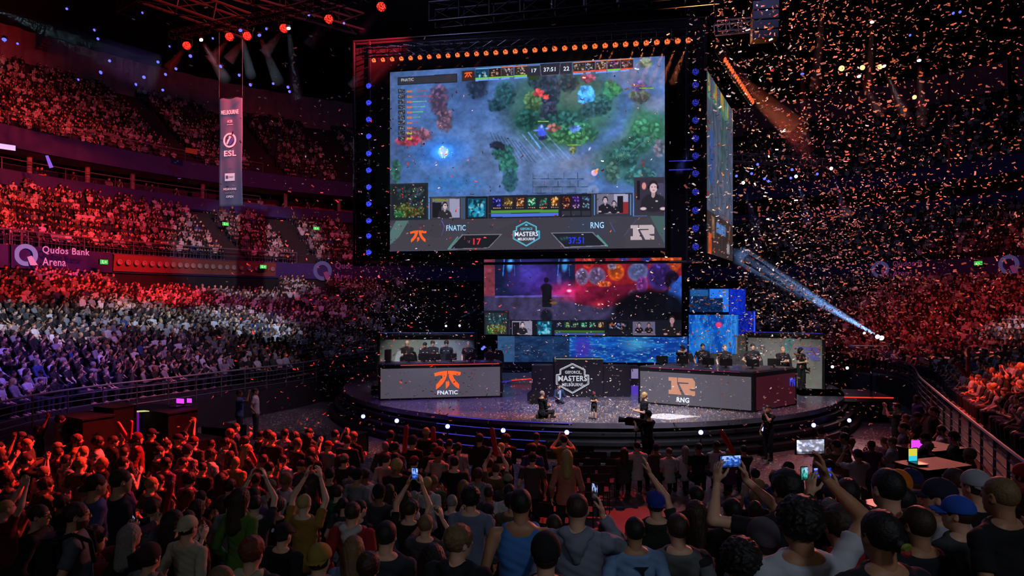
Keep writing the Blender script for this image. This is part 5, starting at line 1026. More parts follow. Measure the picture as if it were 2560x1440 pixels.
def scatter(name, meshes, pts, label, cat):
    """one uncountable mass: figures set on its points by a node group"""
    coll = bpy.data.collections.new(name + '_kinds')
    for i, me in enumerate(meshes): o = bpy.data.objects.new('%s_kind_%02d' % (name, i), me); coll.objects.link(o)
    me = bpy.data.meshes.new(name); n = len(pts); me.vertices.add(n); me.vertices.foreach_set('co', np.array([p[0] for p in pts], np.float32).ravel())
    def at_(nm, ty, key, data): a = me.attributes.new(nm, ty, 'POINT'); a.data.foreach_set(key, np.array(data, np.float32 if ty != 'INT' else np.int32).ravel())
    at_('rot', 'FLOAT_VECTOR', 'vector', [(0, 0, p[1]) if not isinstance(p[1], tuple) else p[1] for p in pts]); at_('kindof', 'INT', 'value', [p[2] for p in pts]); at_('size', 'FLOAT', 'value', [p[3] for p in pts])
    if len(pts[0]) > 4:
        for j, nm in enumerate(('skinc', 'hairc', 'shirtc')): at_(nm, 'FLOAT_COLOR', 'color', [(*p[4 + j], 1) for p in pts])
    o = link(name, me); g = bpy.data.node_groups.new(name + '_nodes', 'GeometryNodeTree'); g.interface.new_socket('Geometry', in_out='INPUT', socket_type='NodeSocketGeometry'); g.interface.new_socket('Geometry', in_out='OUTPUT', socket_type='NodeSocketGeometry')
    gi = g.nodes.new('NodeGroupInput'); go = g.nodes.new('NodeGroupOutput'); ip = g.nodes.new('GeometryNodeInstanceOnPoints'); ci = g.nodes.new('GeometryNodeCollectionInfo'); ci.inputs['Collection'].default_value = coll; ci.inputs['Separate Children'].default_value = True; ci.inputs['Reset Children'].default_value = True
    ip.inputs['Pick Instance'].default_value = True
    def na(nm, ty): a = g.nodes.new('GeometryNodeInputNamedAttribute'); a.data_type = ty; a.inputs['Name'].default_value = nm; return a.outputs['Attribute']
    g.links.new(gi.outputs[0], ip.inputs['Points']); g.links.new(ci.outputs[0], ip.inputs['Instance']); g.links.new(na('kindof', 'INT'), ip.inputs['Instance Index']); g.links.new(na('rot', 'FLOAT_VECTOR'), ip.inputs['Rotation']); g.links.new(na('size', 'FLOAT'), ip.inputs['Scale']); g.links.new(ip.outputs[0], go.inputs[0])
    md = o.modifiers.new('nodes', 'NODES'); md.node_group = g; return tag(o, label, cat, None, 'stuff')
SHIRTS = [(16, 16, 20)] * 10 + [(60, 60, 66)] * 4 + [(200, 200, 205)] * 4 + [(130, 132, 140)] * 4 + [(40, 60, 120), (120, 40, 40), (70, 100, 150), (90, 80, 60), (160, 120, 50), (50, 90, 60), (190, 160, 150), (100, 60, 110)]
SKINS = [(224, 172, 142), (236, 196, 172), (200, 150, 118), (150, 104, 76)]; HAIRS = [(20, 17, 16)] * 5 + [(52, 36, 24)] * 4 + [(120, 92, 58), (190, 158, 100), (140, 135, 130)]
rg = random.Random(11)
def face_to(p, tx=3.3, ty=25.5): return math.atan2(-(tx - p.x), ty - p.y)
pts = []; seats = []; near_right = []
for T_, fill in ((LOW, .96), (MID, .9), (UP, .86)):
    arc = [0.]
    for r_ in range(1, T_['n'] + (T_ is not LOW)):
        o = T_['o'] + (r_ - .5 if T_ is not LOW else r_ - .45) * T_['do']; z = T_['z'] + (r_ if T_ is LOW else r_ - 1) * T_['dz']
        if T_ is LOW and r_ == 0: continue
        s_ = rg.random() * .5; prev = None; run = 0.
        for i in range(len(FRONT) - 1):
            a = front_at(i, o, z); b = front_at(i + 1, o, z); l = (b - a).length
            if l < 1e-4: continue
            while s_ < l:
                p = a.lerp(b, s_ / l); q = run + s_; s_ += .44
                if p.y < 6: continue
                px, py = pxof(p + Vector((0, 0, .8)))
                if px < -90 or px > 2640 or py < -60 or py > 1240: continue
                if 1010 < px < 1860: continue
                ai = i / (len(FRONT) - 1); sec = (ai * 46) % 1.
                if sec < .075: continue     # stairways that run up through every tier
                if T_ is LOW and ((285 < px < 700 and z > 4.7) or (px < 300 and r_ == 24)): continue
                if T_ is MID and r_ == T_['n'] - 1 and rg.random() < .4: continue
                seats.append((p + Vector((0, 0, 0)), face_to(p), 0, .84))
                f = fill
                if T_ is UP: f = fill - .35 * (r_ / 20) ** 2 - (.25 if ai > .4 else 0)
                if px > 1860: f -= .08
                if rg.random() > f: continue
                rz = face_to(p) + rg.gauss(0, .22); k = rg.choices(range(9), (5, 4, 4, 3, 2, 1.2, 3, 2, .5))[0]
                pp = p + Vector((math.sin(rz) * .0, 0, rg.random() * .03)); sz = rg.uniform(.79, .9)
                if T_ is LOW and px > 2300 and p.y < 17.5 and len(near_right) < 26: near_right.append((p, rz)); continue
                pts.append((pp, rz, k, sz, lin(rg.choice(SKINS)), lin(rg.choice(HAIRS)), lin(rg.choice(SHIRTS[:22] + SHIRTS[:23]))))
            s_ -= l; run += l
# box level: a thin line of people leaning on the rail
for i in range(10, 60):
    for j in range(3):
        if rg.random() < .35: p = front_at(i, 24.7 + rg.random() * 1.2, 12.15).lerp(front_at(min(i + 1, 60), 24.9, 12.15), rg.random()); pts.append((p, face_to(p), rg.choice((0, 1, 2, 3)), 1.05, lin(rg.choice(SKINS)), lin(rg.choice(HAIRS)), lin(rg.choice(SHIRTS))))
print('stand crowd', len(pts), 'seats', len(seats), 'near', len(near_right))
scatter('seated_crowd', LODS, pts, 'thousands of seated spectators filling the red, white and blue lit stands', 'crowd')
scatter('stand_seats', [seat_me], seats, 'rows of dark navy folding seats on the terraces of the stands', 'seats')

# ---------------- the floor crowd: everyone an object ----------------
NEAR = dict(res=.022, hres=.012, gres=.0095)
VAR = []
HD = dict(short='short hair', crop='cropped hair', thick='thick hair', curly='curly hair', long='long hair', cap='a cap', backcap='a backwards cap', beanie='a beanie', ponytail='a ponytail', bun='hair in a bun')
AD = dict(down='arms down', clap='clapping', phone='holding up both hands', high='arms raised high', cross='arms crossed', front='hands in front', lap='hands in lap')
for hair, arms, shirt, kw in (('short', 'down', 'tee', {}), ('short', 'clap', 'tee', dict(build=1.05)), ('crop', 'down', 'jacket', dict(hyaw=.3)), ('thick', 'front', 'hoodie', {}), ('long', 'down', 'long', dict(female=True)), ('long', 'clap', 'tee', dict(female=True, hyaw=-.2)),
                              ('cap', 'clap', 'tee', {}), ('backcap', 'down', 'tee', dict(build=1.1)), ('short', 'phone', 'tee', {}), ('crop', 'high', 'tee', {}), ('short', 'cross', 'jacket', dict(hyaw=.4)), ('ponytail', 'down', 'tee', dict(female=True)),
                              ('curly', 'front', 'long', {}), ('beanie', 'down', 'jacket', {}), ('crop', 'clap', 'tee', dict(glasses=True, hyaw=.35)), ('thick', 'down', 'tee', dict(beard=True, hyaw=.2))):
    VAR.append((hair, arms, shirt, person_mesh(hair=hair, arms=arms, shirt=shirt, **kw, **NEAR)))
SVAR = [('short', 'lap', 'tee', person_mesh(sit=True, arms='lap', hair='short', **NEAR)), ('long', 'lap', 'long', person_mesh(sit=True, arms='lap', hair='long', female=True, shirt='long', **NEAR)), ('cap', 'clap', 'tee', person_mesh(sit=True, arms='clap', hair='cap', **NEAR)), ('crop', 'front', 'tee', person_mesh(sit=True, arms='front', hair='crop', shirt='tee', hyaw=.3, **NEAR))]
CACHE = {}
def proto(v):
    if id(v) not in CACHE:
        d = {}
        for k, o in v[3][0].items():
            d[k] = (o.mesh(k) if isinstance(o, MB) else np_mesh(k, o[0], o[1], True, o[2] if len(o) > 2 else None)); d[k].materials.append(PARTM[k.split('.')[0]])
        CACHE[id(v)] = d
    return CACHE[id(v)]
CN = {(16, 16, 20): 'black', (60, 60, 66): 'charcoal', (200, 200, 205): 'white', (130, 132, 140): 'grey', (40, 60, 120): 'blue', (120, 40, 40): 'dark red', (70, 100, 150): 'light blue', (90, 80, 60): 'khaki', (160, 120, 50): 'mustard', (50, 90, 60): 'green', (190, 160, 150): 'pale pink', (100, 60, 110): 'purple'}
NPEOPLE = [0]
def spawn(v, p, rz, h, zone, shirt=None, skin=None, hair=None):
    """a copy of a figure and of each of its parts"""
    shirt = shirt or rg.choice(SHIRTS); skin = skin or rg.choice(SKINS); hair = hair or rg.choice(HAIRS)
    d = proto(v); root = None; s_ = h / 1.75; cols = dict(body=skin, hair=hair, cap=rg.choice(((20, 20, 26), (40, 40, 70), (120, 30, 34), (140, 130, 110))), shirt=shirt, hood=shirt, trousers=rg.choice(((22, 24, 34), (26, 26, 28), (50, 50, 66))), glasses=(20, 20, 20))
    for k, me in d.items():
        o = bpy.data.objects.new('person' if k == 'body' else k, me); COL.objects.link(o); o.color = (*lin(cols[k]), 1)
        if k == 'body': root = o; o.location = p; o.rotation_euler = (0, 0, rz); o.scale = (s_, s_, s_)
        else: o.parent = root
    lb = 'person with %s, %s, %s top, %s' % (HD[v[0]], AD[v[1]], CN.get(shirt, 'dark'), zone)
    tag(root, lb, 'person', 'floor spectators: ' + lb[12:]); NPEOPLE[0] += 1; return root
def zone_of(px, py): 
    if px < 640: return 'red-lit left crowd' if py < 1200 else 'dark lower left'
    if px < 1300: return 'before the stage' if py < 1200 else 'dark lower middle'
    return 'beyond the aisle' if py < 1200 else 'dark lower right'
HEROPX = []
# heroes placed first: (head px, head top py, d, kwargs, colours, label, yaw)
S2 = dict(res=.016, hres=.0085, gres=.0072)
g_c = (186, 180, 160)
HEROES = [
 (104, 1256, 6.3, dict(hair='short', glasses=True, shirt='jacket', hyaw=-.1), dict(shirt=(20, 20, 24)), 'man in glasses and black jacket seen in profile, lower left', -75),
 (198, 1248, 5.8, dict(hair='short', glasses=True, beard=True, shirt='tee'), dict(shirt=(96, 102, 112), trousers=(30, 40, 60)), 'bearded man in glasses and grey tee wearing a black backpack', -62),
 (246, 1172, 8.2, dict(hair='short', shirt='long'), dict(shirt=(92, 92, 150), trousers=(90, 84, 66)), 'man in pale violet long-sleeved shirt seen from behind, lower left', -45),
 (308, 1166, 7.6, dict(hair='short', shirt='long', arms='front'), dict(shirt=(34, 36, 60)), 'man in dark navy sweater holding two red inflatable sticks', -48),
 (238, 1312, 6.2, dict(hair='thick', shirt='hoodie', arms='phone'), dict(shirt=(140, 24, 34), hair=HC['brown']), 'youth in bright red hooded top raising a small camera', -50),
 (332, 1303, 5.9, dict(hair='long', female=True, shirt='jacket'), dict(shirt=(16, 14, 18), hair=HC['grey']), 'person with long greyish hair in black beside the red-hooded youth', -30),
 (474, 1284, 6.0, dict(hair='backcap', shirt='long'), dict(shirt=(176, 172, 150), cap=(190, 182, 150)), 'person in backwards cream cap and cream sweater', -20),
 (380, 1358, 5.6, dict(hair='beanie', hood=True, shirt='jacket'), dict(shirt=(90, 90, 90), hood=(120, 118, 118), cap=(60, 36, 40)), 'person in maroon beanie and grey scarf low in the lower left', -20),
 (606, 1212, 7.4, dict(hair='long', shirt='long', female=True), dict(shirt=(80, 120, 40), hair=HC['brown']), 'person in moss green long-sleeved top in the dark crowd', -25),
 (634, 1338, 5.7, dict(hair='thick', hood=True, shirt='jacket'), dict(shirt=(50, 50, 48), hood=(176, 170, 140), hair=HC['red']), 'person with reddish hair and a cream patterned hood', -10),
 (560, 1408, 4.6, dict(hair='short', shirt='tee', hyaw=-1.), dict(shirt=(24, 24, 28), hair=HC['light']), 'man at the bottom edge looking right in profile', -30),
 (154, 1034, 16.2, dict(hair='short', arms='front', shirt='tee'), dict(shirt=(150, 120, 90)), 'tall man in tan polo shirt standing above the crowd at far left', -60),
 (712, 1302, 6.4, dict(hair='cap', shirt='jacket'), dict(shirt=(18, 18, 24), cap=(18, 18, 26)), 'person in black cap with a white round badge', -25),
 (802, 1354, 5.2, dict(hair='backcap', arms='front', shirt='long'), dict(shirt=(120, 130, 150), cap=(150, 124, 60)), 'person in tan backwards cap and checked shirt with a camera', -10),
 (884, 1248, 6.8, dict(hair='short', hood=True, shirt='hoodie'), dict(shirt=(150, 22, 36), hood=(190, 180, 180)), 'person in crimson hooded top with a white hood lining', -10),
 (886, 1334, 5.6, dict(hair='long', female=True, shirt='tee'), dict(shirt=(120, 140, 180), hair=HC['light']), 'girl with long light brown hair in pale blue top', 0),
 (922, 1378, 4.8, dict(hair='thick', hood=True, shirt='hoodie'), dict(shirt=(120, 112, 50), hair=HC['brown']), 'person in olive hooded jacket at the bottom edge', 0),
 (968, 1296, 5.6, dict(hair='short', shirt='tee'), dict(shirt=(46, 50, 58), hair=HC['black']), 'person with short black hair in a dark shiny patterned tee', -8),
 (1082, 1352, 5.0, dict(hair='long', female=True, shirt='long'), dict(shirt=(110, 130, 180), hair=HC['black']), 'person with long black hair over a light blue blouse', 0),
 (1148, 1306, 4.3, dict(hair='thick', shirt='jacket', hood=True, hyaw=-.7), dict(shirt=(26, 28, 34), hair=HC['light']), 'man with swept light brown hair and black jacket, face turned right', -15),
 (1178, 1212, 8.0, dict(hair='curly', shirt='long'), dict(shirt=(110, 120, 150), hair=HC['black']), 'person with curly hair in a faded denim shirt', -6),
 (1026, 1246, 7.8, dict(hair='short', arms='high', shirt='tee'), dict(shirt=(20, 20, 26)), 'person in black lifting a glowing phone high with both hands', -10),
 (1302, 1213, 4.8, dict(hair='short', shirt='tank', build=1.14), dict(shirt=(64, 122, 196), body=SK['tan'], hair=HC['black']), 'broad man in bright blue tank top with bare shoulders', -2),
 (1364, 1328, 3.6, dict(hair='beanie', shirt='jacket'), dict(shirt=(14, 14, 16), cap=(20, 20, 24)), 'person in a black knitted hat at the bottom middle', 0),
 (1444, 1222, 4.6, dict(hair='crop', shirt='hoodie', build=1.12, Rr=((.17, .20, .58), (-.2, .3, 1), (-1, 0, 0), (.25, 0, -1))), dict(shirt=(128, 134, 156), body=SK['light'], hair=HC['brown']), 'man in pale grey hooded sweatshirt holding a phone to his ear side', -10),
 (1586, 1284, 4.7, dict(hair='short', shirt='tee', build=1.06), dict(shirt=(124, 158, 206), hair=HC['black'], body=SK['tan']), 'man in pale blue tee with a small dark print between the shoulders', 0),
 (1692, 1274, 4.9, dict(hair='short', shirt='tee'), dict(shirt=(104, 108, 108), hair=HC['brown']), 'man in grey tee with dark raglan sleeves and a thin necklace', 4),
 (1638, 1222, 6.2, dict(hair='backcap', shirt='tee', Rr=((-.02, .22, .93), (-.25, .2, 1), (-1, .3, 0), (1, 0, -.3)), Rc=.25), dict(shirt=(26, 40, 34), cap=(24, 50, 150)), 'person in royal blue backwards cap raising one arm with fingers spread', 0),
 (1738, 1206, 7.6, dict(hair='crop', shirt='tee'), dict(shirt=(22, 22, 28), hair=HC['black']), 'man with cropped hair at the edge of the aisle, right of the raised arm', 10),
 (1736, 1243, 6.4, dict(hair='long', female=True, shirt='jacket'), dict(shirt=(30, 28, 46), hair=HC['brown']), 'woman with straight brown hair in dark blue behind the raglan shirt', 5),
 (1828, 1238, 5.6, dict(hair='short', shirt='tee', build=1.05), dict(shirt=(14, 14, 18), hair=HC['black']), 'man in black tee with bright yellow lettering on the back', 8),
 (1902, 1294, 4.0, dict(hair='beanie', shirt='tee'), dict(shirt=(100, 120, 120), cap=(84, 84, 92)), 'person in mottled grey flat cap, lower right', 8),
 (1992, 1232, 3.3, dict(hair='curly', shirt='tee', build=1.15, Rr=((.20, .10, .86), (-.25, .1, 1), (-1, .2, 0), (1, 0, -.2))), dict(shirt=(186, 190, 202), hair=HC['black'], body=SK['tan']), 'large man in white tee raising a tattooed arm with a phone', 8),
 (1962, 1168, 4.5, dict(hair='thick', shirt='tee', L=((-.32, .30, .66), (.15, .2, 1), (1, .3, 0), (-1, 0, -.6)), Rr=((-.08, .34, .66), (-.15, .2, 1), (-1, .3, 0), (.6, 0, -1))), dict(shirt=(20, 20, 26), hair=HC['black']), 'dark-haired person holding a phone level in both raised hands', 12),
 (2194, 1260, 2.9, dict(hair='bun', shirt='tee', build=1.05), dict(shirt=(30, 30, 38), hair=HC['black'], body=SK['tan']), 'person with black hair tied by a green and red band, nearest of all', 10),
 (2288, 1254, 4.1, dict(hair='short', shirt='tee'), dict(shirt=(26, 28, 40), hair=HC['brown'], body=SK['tan']), 'person with whorled brown hair and thin choker in navy top', 14),
 (2342, 1188, 4.9, dict(hair='cap', shirt='tee', hyaw=.6), dict(shirt=(176, 178, 190), cap=(24, 26, 56), hair=HC['black']), 'person in navy cap and white tee looking left', 18),
 (2388, 1232, 4.5, dict(hair='cap', shirt='tee', hyaw=.5), dict(shirt=(60, 62, 66), cap=(30, 84, 190), hair=HC['brown']), 'person in bright cobalt blue cap, lower right', 20),
 (2492, 1178, 3.9, dict(hair='crop', shirt='tee', build=1.05), dict(shirt=(18, 19, 26), hair=HC['light'], body=SK['tan']), 'man with light brown hair in black tee with white vertical lettering', 22),
 (2212, 1160, 4.3, dict(hair='short', hood=True, shirt='jacket', L=((-.26, .34, .56), (.2, .2, 1), (1, .3, 0), (-1, 0, -.6)), Rr=((-.04, .36, .56), (-.2, .2, 1), (-1, .3, 0), (.6, 0, -1))), dict(shirt=(24, 26, 36), hair=HC['black']), 'person with short black hair and dark hood, behind the orange headwear', 14),
 (2246, 1206, 4.8, dict(hair='short', shirt='tee', hyaw=.5), dict(shirt=(200, 202, 205), hair=HC['black']), 'black-haired person in white tee partly hidden behind others', 14),
 (2114, 1186, 4.8, dict(hair='short', arms='front', shirt='tee', hyaw=-.6), dict(shirt=(30, 30, 40), hair=HC['black']), 'person with dark hair aiming a phone, right of the tattooed arm', 8),
 (2092, 1256, 4.1, dict(hair='thick', hood=True, shirt='jacket'), dict(shirt=(30, 28, 32), hood=(150, 24, 30), hair=HC['brown']), 'person with brown hair and a red scarf around the neck', 8),
 (2240, 1174, 6.1, dict(hair='beanie', hood=True, shirt='jacket'), dict(shirt=(40, 36, 30), cap=(220, 120, 20), hood=(220, 120, 20)), 'person in vivid orange headwear in the lower right crowd', 14),
 (2272, 1166, 6.8, dict(hair='cap', shirt='jacket'), dict(shirt=(26, 26, 30), cap=(24, 34, 90)), 'person in navy blue cap beyond the orange headwear', 16),
 (1846, 1336, 3.3, dict(hair='curly', shirt='jacket'), dict(shirt=(16, 16, 20), hair=HC['black']), 'person with tight black curls at the bottom edge', 6),
 (2552, 1096, 8.6, dict(hair='beanie', hood=True, shirt='jacket'), dict(shirt=(120, 26, 22), cap=(190, 36, 26), hood=(190, 36, 26)), 'person in scarlet hood cut off by the right picture edge', 30),
 (1417, 1120, 12.6, dict(hair='long', female=True, shirt='long'), dict(shirt=(190, 120, 100), hair=HC['blond']), 'woman with long blond hair seen from behind by the aisle', -5),
 (682, 1076, 14.6, dict(hair='crop', shirt='tee'), dict(shirt=(18, 16, 18), hair=HC['light']), 'man in black tee with bright scribbled print on the back', -20),
 (2380, 1160, 6.2, dict(hair='crop', shirt='tee'), dict(shirt=(190, 190, 196), hair=HC['brown']), 'person with thinning hair and white tee left of the man with vertical lettering', 20),
 (2432, 1168, 5.4, dict(hair='backcap', shirt='tee'), dict(shirt=(24, 26, 34), cap=(170, 175, 185)), 'person in pale grey cap just left of the light-haired man', 20),
]
HO = {}
def standing(px, py, d, ratio=1.0):
    z = zf(d); top = CAMZ - (py - HZ) * d / F; return ground(px, d, z), (top - z)
for (px, py, d, kw, cols, lb, yaw) in HEROES:
    p, h = standing(px, py, d); kw2 = dict(S2) if d < 8 else dict(NEAR); kw2.update(kw); sit = False
    h = h / 1.0
    if h < 1.42: kw2['sit'] = True; h = h / .755
    h = min(2.02, max(1.3, h)); t, info = make_person(lb, None, p, R(yaw), cols, h=h, **kw2); HO[px] = (t, info, R(yaw), p, h); HEROPX.append((px, py, d)); NPEOPLE[0] += 1
def child(t, nm): return [c for c in t.children if c.name.split('.')[0] == nm][0]
def back_text(px, s_, m, z, size, width, x=0., vert=False):
    t, info, rz, p, h = HO[px]; sc = info['sc']; me = text(s_, m, None, 0, 0, 0, size * sc, width * sc, .0, 'back_lettering', extrude=.003); c = child(t, 'shirt')
    me.parent = c; me.location = Vector(info['T'](x, -.135, z)) * sc; me.rotation_euler = (0, R(90) if vert else 0, 0)
M_yel = mat('yellow_print', (190, 200, 40), .7); M_wpr = mat('white_print', (190, 205, 215), .7); M_redpr = mat('pink_print', (255, 120, 110), .7)
back_text(1828, 'ESPORTS', M_yel, .40, .035, .16); back_text(1828, 'LAND OF', M_yel, .22, .05, .24, -.03, True); back_text(1828, 'LEGENDS', M_yel, .22, .05, .24, .04, True)
back_text(2492, 'BLACKFOX', M_wpr, .26, .05, .34, .04, True)
back_text(682, 'PJz', M_redpr, .26, .10, .18)
t, info, rz, p, h = HO[1586]; MB().prism([(-.045, 0), (.05, .0), (.02, -.03), (.02, -.08), (-.01, -.03)], -.004, .004).build('back_print', mat('dark_print', (30, 34, 44), .7), child(t, 'shirt'), Vector(info['T'](.03, -.128, .43)) * info['sc'])
# raglan sleeves and dark back patch: separate cloth parts laid over the tee
def over(px, part, rgb, prims_f, g=.0):
    t, info, rz, p, h = HO[px]; T = info['T']; v, f = surf(prims_f(T, info), .014); me = np_mesh(part, v * info['sc'], f, True); o = link(part, me, M_cloth, child(t, 'shirt')); o.color = (*lin(rgb), 1)
over(1692, 'raglan_sleeve', (36, 34, 42), lambda T, I: [('c', T(.07, -.01, .49), T(.19, -.01, .43), .062, .070, .03), ('c', T(.19, -.01, .44), T(.235, 0, .27), .068, .066, .03)])
over(1692, 'raglan_sleeve', (36, 34, 42), lambda T, I: [('c', T(-.07, -.01, .49), T(-.19, -.01, .43), .062, .070, .03), ('c', T(-.19, -.01, .44), T(-.235, 0, .27), .068, .066, .03)])
over(1992, 'dark_back_patch', (26, 24, 28), lambda T, I: [('e', T(.05, -.075, .2), (.15, .075, .15), None, .03)])
# backpack
t, info, rz, p, h = HO[198]; sc = info['sc']; bpk = MB().box((0, 0, 0), (.30, .17, .44)).build('backpack', M_dark, None, t.location + Matrix.Rotation(rz, 3, 'Z') @ Vector((0, -.21, 1.24 * sc)), rz, bevel=.05); tag(bpk, 'black backpack worn by the bearded man in grey', 'backpack')
for s_ in (1, -1): MB().path([(s_ * .11, .04, .2), (s_ * .12, .17, .235), (s_ * .13, .30, .16), (s_ * .14, .33, -.02)], .018, 6).build('strap', M_dark, bpk)
# hair band
t, info, rz, p, h = HO[2194]; hc_ = Vector(info['head']); MB().lathe([(.012, -.008), (.020, 0), (.012, .010)], tuple(hc_ + Vector((0, -.150, .004)) * 1), 12, (0, 1, .2), 1.3, 1).build('hair_band', mat('green_hair_band', (120, 130, 40), .6), child(t, 'hair')); MB().lathe([(.010, -.008), (.018, 0), (.010, .008)], tuple(hc_ + Vector((0, -.150, -.016))), 12, (0, 1, -.4), 1.4, 1).build('hair_band', mat('red_hair_band', (150, 30, 30), .6), child(t, 'hair'))
t, info, rz, p, h = HO[712]; hc_ = Vector(info['head']); MB().lathe([(.017, 0), (.020, .003), (.013, .003)], tuple(hc_ + Vector((-.03, -.105, .07))), 14, (-.2, -1, .5)).build('badge', mat('white_badge', (220, 225, 235), .6), child(t, 'cap'))

# phones and cameras: lit displays face their holders
def phone(p, rz, w_=.15, h_=.08, rgb=(60, 110, 220), lb='', tilt=0., seed=0, st=1.3):
    t = empty('smartphone', p, rz, lb, 'phone'); MB().box((0, 0, 0), (w_, .010, h_)).build('case', M_plastic, t, bevel=.003)
    nx, ny = 26, 14; img = np.zeros((ny, nx, 3), np.float32); nA = vnoise(ny, nx, 4, 7, seed + 70); nB = vnoise(ny, nx, 3, 4, seed + 90)
    img[:] = np.array(lin(rgb)) * .3; img += np.clip(nA - .48, 0, 1)[..., None] * 5 * np.array(lin(rgb)); img[:ny // 2][nB[:ny // 2] > .55] += np.array((.25, .35, .6)); img[-3:] *= .25
    u, v = np.meshgrid(np.linspace(-w_ * .46, w_ * .46, nx), np.linspace(h_ * .44, -h_ * .44, ny)); V = np.stack([u.ravel(), np.full(u.size, -.0065), v.ravel()], 1); i = np.arange((ny - 1) * (nx - 1)); r_ = i // (nx - 1); q = i % (nx - 1); b = r_ * nx + q
    link('display', np_mesh('display', V, np.stack([b, b + nx, b + nx + 1, b + 1], 1), False, img.reshape(-1, 3)), mat('phone_picture', (5, 5, 8), .4, emit='attr', strength=st), t); return t
def held(px, s_=None):
    t, info, rz, p, h = HO[px]; M_ = Matrix.Translation(p) @ Matrix.Rotation(rz, 4, 'Z'); G_ = info['grip']
    return M_ @ ((Vector(G_[1]) + Vector(G_[-1])) / 2 if s_ is None else Vector(G_[s_]))
phone(held(1962) + Vector((0, .0, .03)), R(12), .17, .09, (60, 110, 220), 'phone with a blue stage picture held level in two raised hands', seed=1)
phone(held(1992, 1) + Vector((-.02, 0, .06)), R(8), .16, .08, (200, 200, 230), 'bright white phone picture at the top of the tattooed arm', seed=2, st=1.3)
phone(held(1026) + Vector((0, 0, .04)), R(-10), .08, .15, (60, 110, 230), 'upright glowing blue phone raised in the middle of the dark crowd', seed=3)
phone(held(1444, 1) + Vector((0, .02, .05)), R(-60), .07, .14, (30, 30, 40), 'dark phone beside the head of the man in grey hooded sweatshirt', seed=4)
phone(held(2114) + Vector((0, .05, .02)), R(8), .15, .075, (120, 100, 80), 'small phone in both hands of the person right of the tattooed arm', seed=5)
phone(held(238) + Vector((0, .02, .03)), R(-50), .11, .07, (40, 40, 70), 'small camera raised by the youth in red', seed=6)
phone(held(802) + Vector((0, .05, .02)), R(-10), .12, .08, (30, 30, 50), 'camera in the hands of the person in tan cap', seed=7)
phone(held(2212) + Vector((0, 0, .03)), R(10), .14, .08, (40, 80, 220), 'wide phone with deep blue stage picture above the dark heads, lower right', seed=8)
phone(at(2010, 1183, 4.4), R(8), .05, .09, (60, 150, 140), 'tiny teal phone picture below the bright white one', seed=9)
G = random.Random(5)
# ordinary people of the floor crowd on rough rows
def blocked(x, d):
    if d < 1.8: return True
    px = 1280 + x * F / d
    if 12.4 < d < 18.2 and .35 + max(0, d - 13.0) * .42 < x < 6.6: return True      # the open red aisle
    if d > 16.3 or (d > 15.7 and x > -5): return True
    for ex, ey, er in ((-7.9, 16.6, .95), (-9.9, 16.4, 1.2), (12.2 * .0 + 7.5, 12.2, 1.1), (-9.6, 17.3, .9), (-9.5, 18.4, 1.3), (-10.4, 16.6, .9), (-5.8, 19.6, 1.), (8.4, 12.2, .8), (9.6, 15.4, .9), (12.2, 19.5, 1.)):
        if math.hypot(x - ex, d - ey) < er: return True
    if x > 8.9 + (d - 12.5) * .46 - .6 or x > 7.3 and d < 10: return True
    for hx, hy, hd in HEROPX:
        q = (hx - 1280) * hd / F
        if abs(q - x) < .44 and abs(hd - d) < .42: return True
        if hd > d and hd - d < 3.0 and abs(hx - px) < 26 * 4.6 / hd + 24 * 5 / d and d < 7 : return True
    if 1290 < px < 1870 and 6.6 < d < 13.2: return True
    return False
taken = []
cand = []
for row in range(46):
    d0 = 3.4 + row * .40
    if row % 2 and d0 < 9: continue
    x = -d0 * .80
    while x < d0 * .78:
        x += G.uniform(.50, .78); d = d0 + G.uniform(-.12, .12); px = 1280 + x * F / d
        if px < -30 or px > 2585: continue
        if blocked(x, d) or x < -11.6: continue
        if any(abs(x - a) < .42 and abs(d - b) < .42 for a, b in taken): continue
        taken.append((x, d)); cand.append((d, x))
# keep those that show: the far rows stand over the near ones
cand.sort(key=lambda c: -c[0]); 
def want(d, x):
    px = 1280 + x * F / d
    if x > 6.6 and d > 10.5: return .45
    if px < 1300: return .97 if d > 10.5 else (.5 if d > 8 else .28)
    return .85 if d > 9.5 else .5
sel = [c for c in cand if G.random() < want(*c)]
print('floor candidates', len(sel))
LIM = 212
if len(sel) > LIM:
    far = [c for c in sel if c[0] > 9.5]; nearc = [c for c in sel if c[0] <= 9.5]; G.shuffle(nearc); G.shuffle(far)
    sel = far[:max(150, LIM - len(nearc))]; sel += nearc[:max(0, LIM - len(sel))]
for d, x in sel:
    p = Vector((x, d, zf(d))); px, py = pxof(p + Vector((0, 0, 1.75)))
    v = VAR[G.randrange(len(VAR))]
    if v[1] in ('high', 'phone') and G.random() < .4: v = VAR[0]
    h = G.uniform(1.62, 1.86) * (.96 if v[0] in ('long', 'ponytail') else 1)
    if d < 7: h *= .93
    rz = face_to(p, 3.3, 28) + G.gauss(0, .22)
    spawn(v, p, rz, h, zone_of(px, py))
for px in (1560, 1592, 1640, 1672, 1712, 1745, 1790, 1822, 1858): p = ground(px, 16.3 + G.uniform(-.3, .3)); spawn(SVAR[G.randrange(4)], p, face_to(p), G.uniform(1.6, 1.8), 'beyond the aisle')
for i, (p, rz) in enumerate(near_right): spawn(SVAR[G.randrange(4)], p, rz, G.uniform(1.5, 1.62), 'front rows, right stand')
for px, d in ((2240, 19.5), (2262, 18.2), (2290, 17.6), (2330, 18.8), (2350, 16.5), (2380, 15.0), (2310, 14.8), (2255, 16.0), (2420, 13.2), (2228, 15.0), (2290, 21), (2330, 21.5)): p = ground(px, d); spawn(VAR[G.randrange(len(VAR))], p, face_to(p) + .4, G.uniform(1.65, 1.85), 'by the right rail')
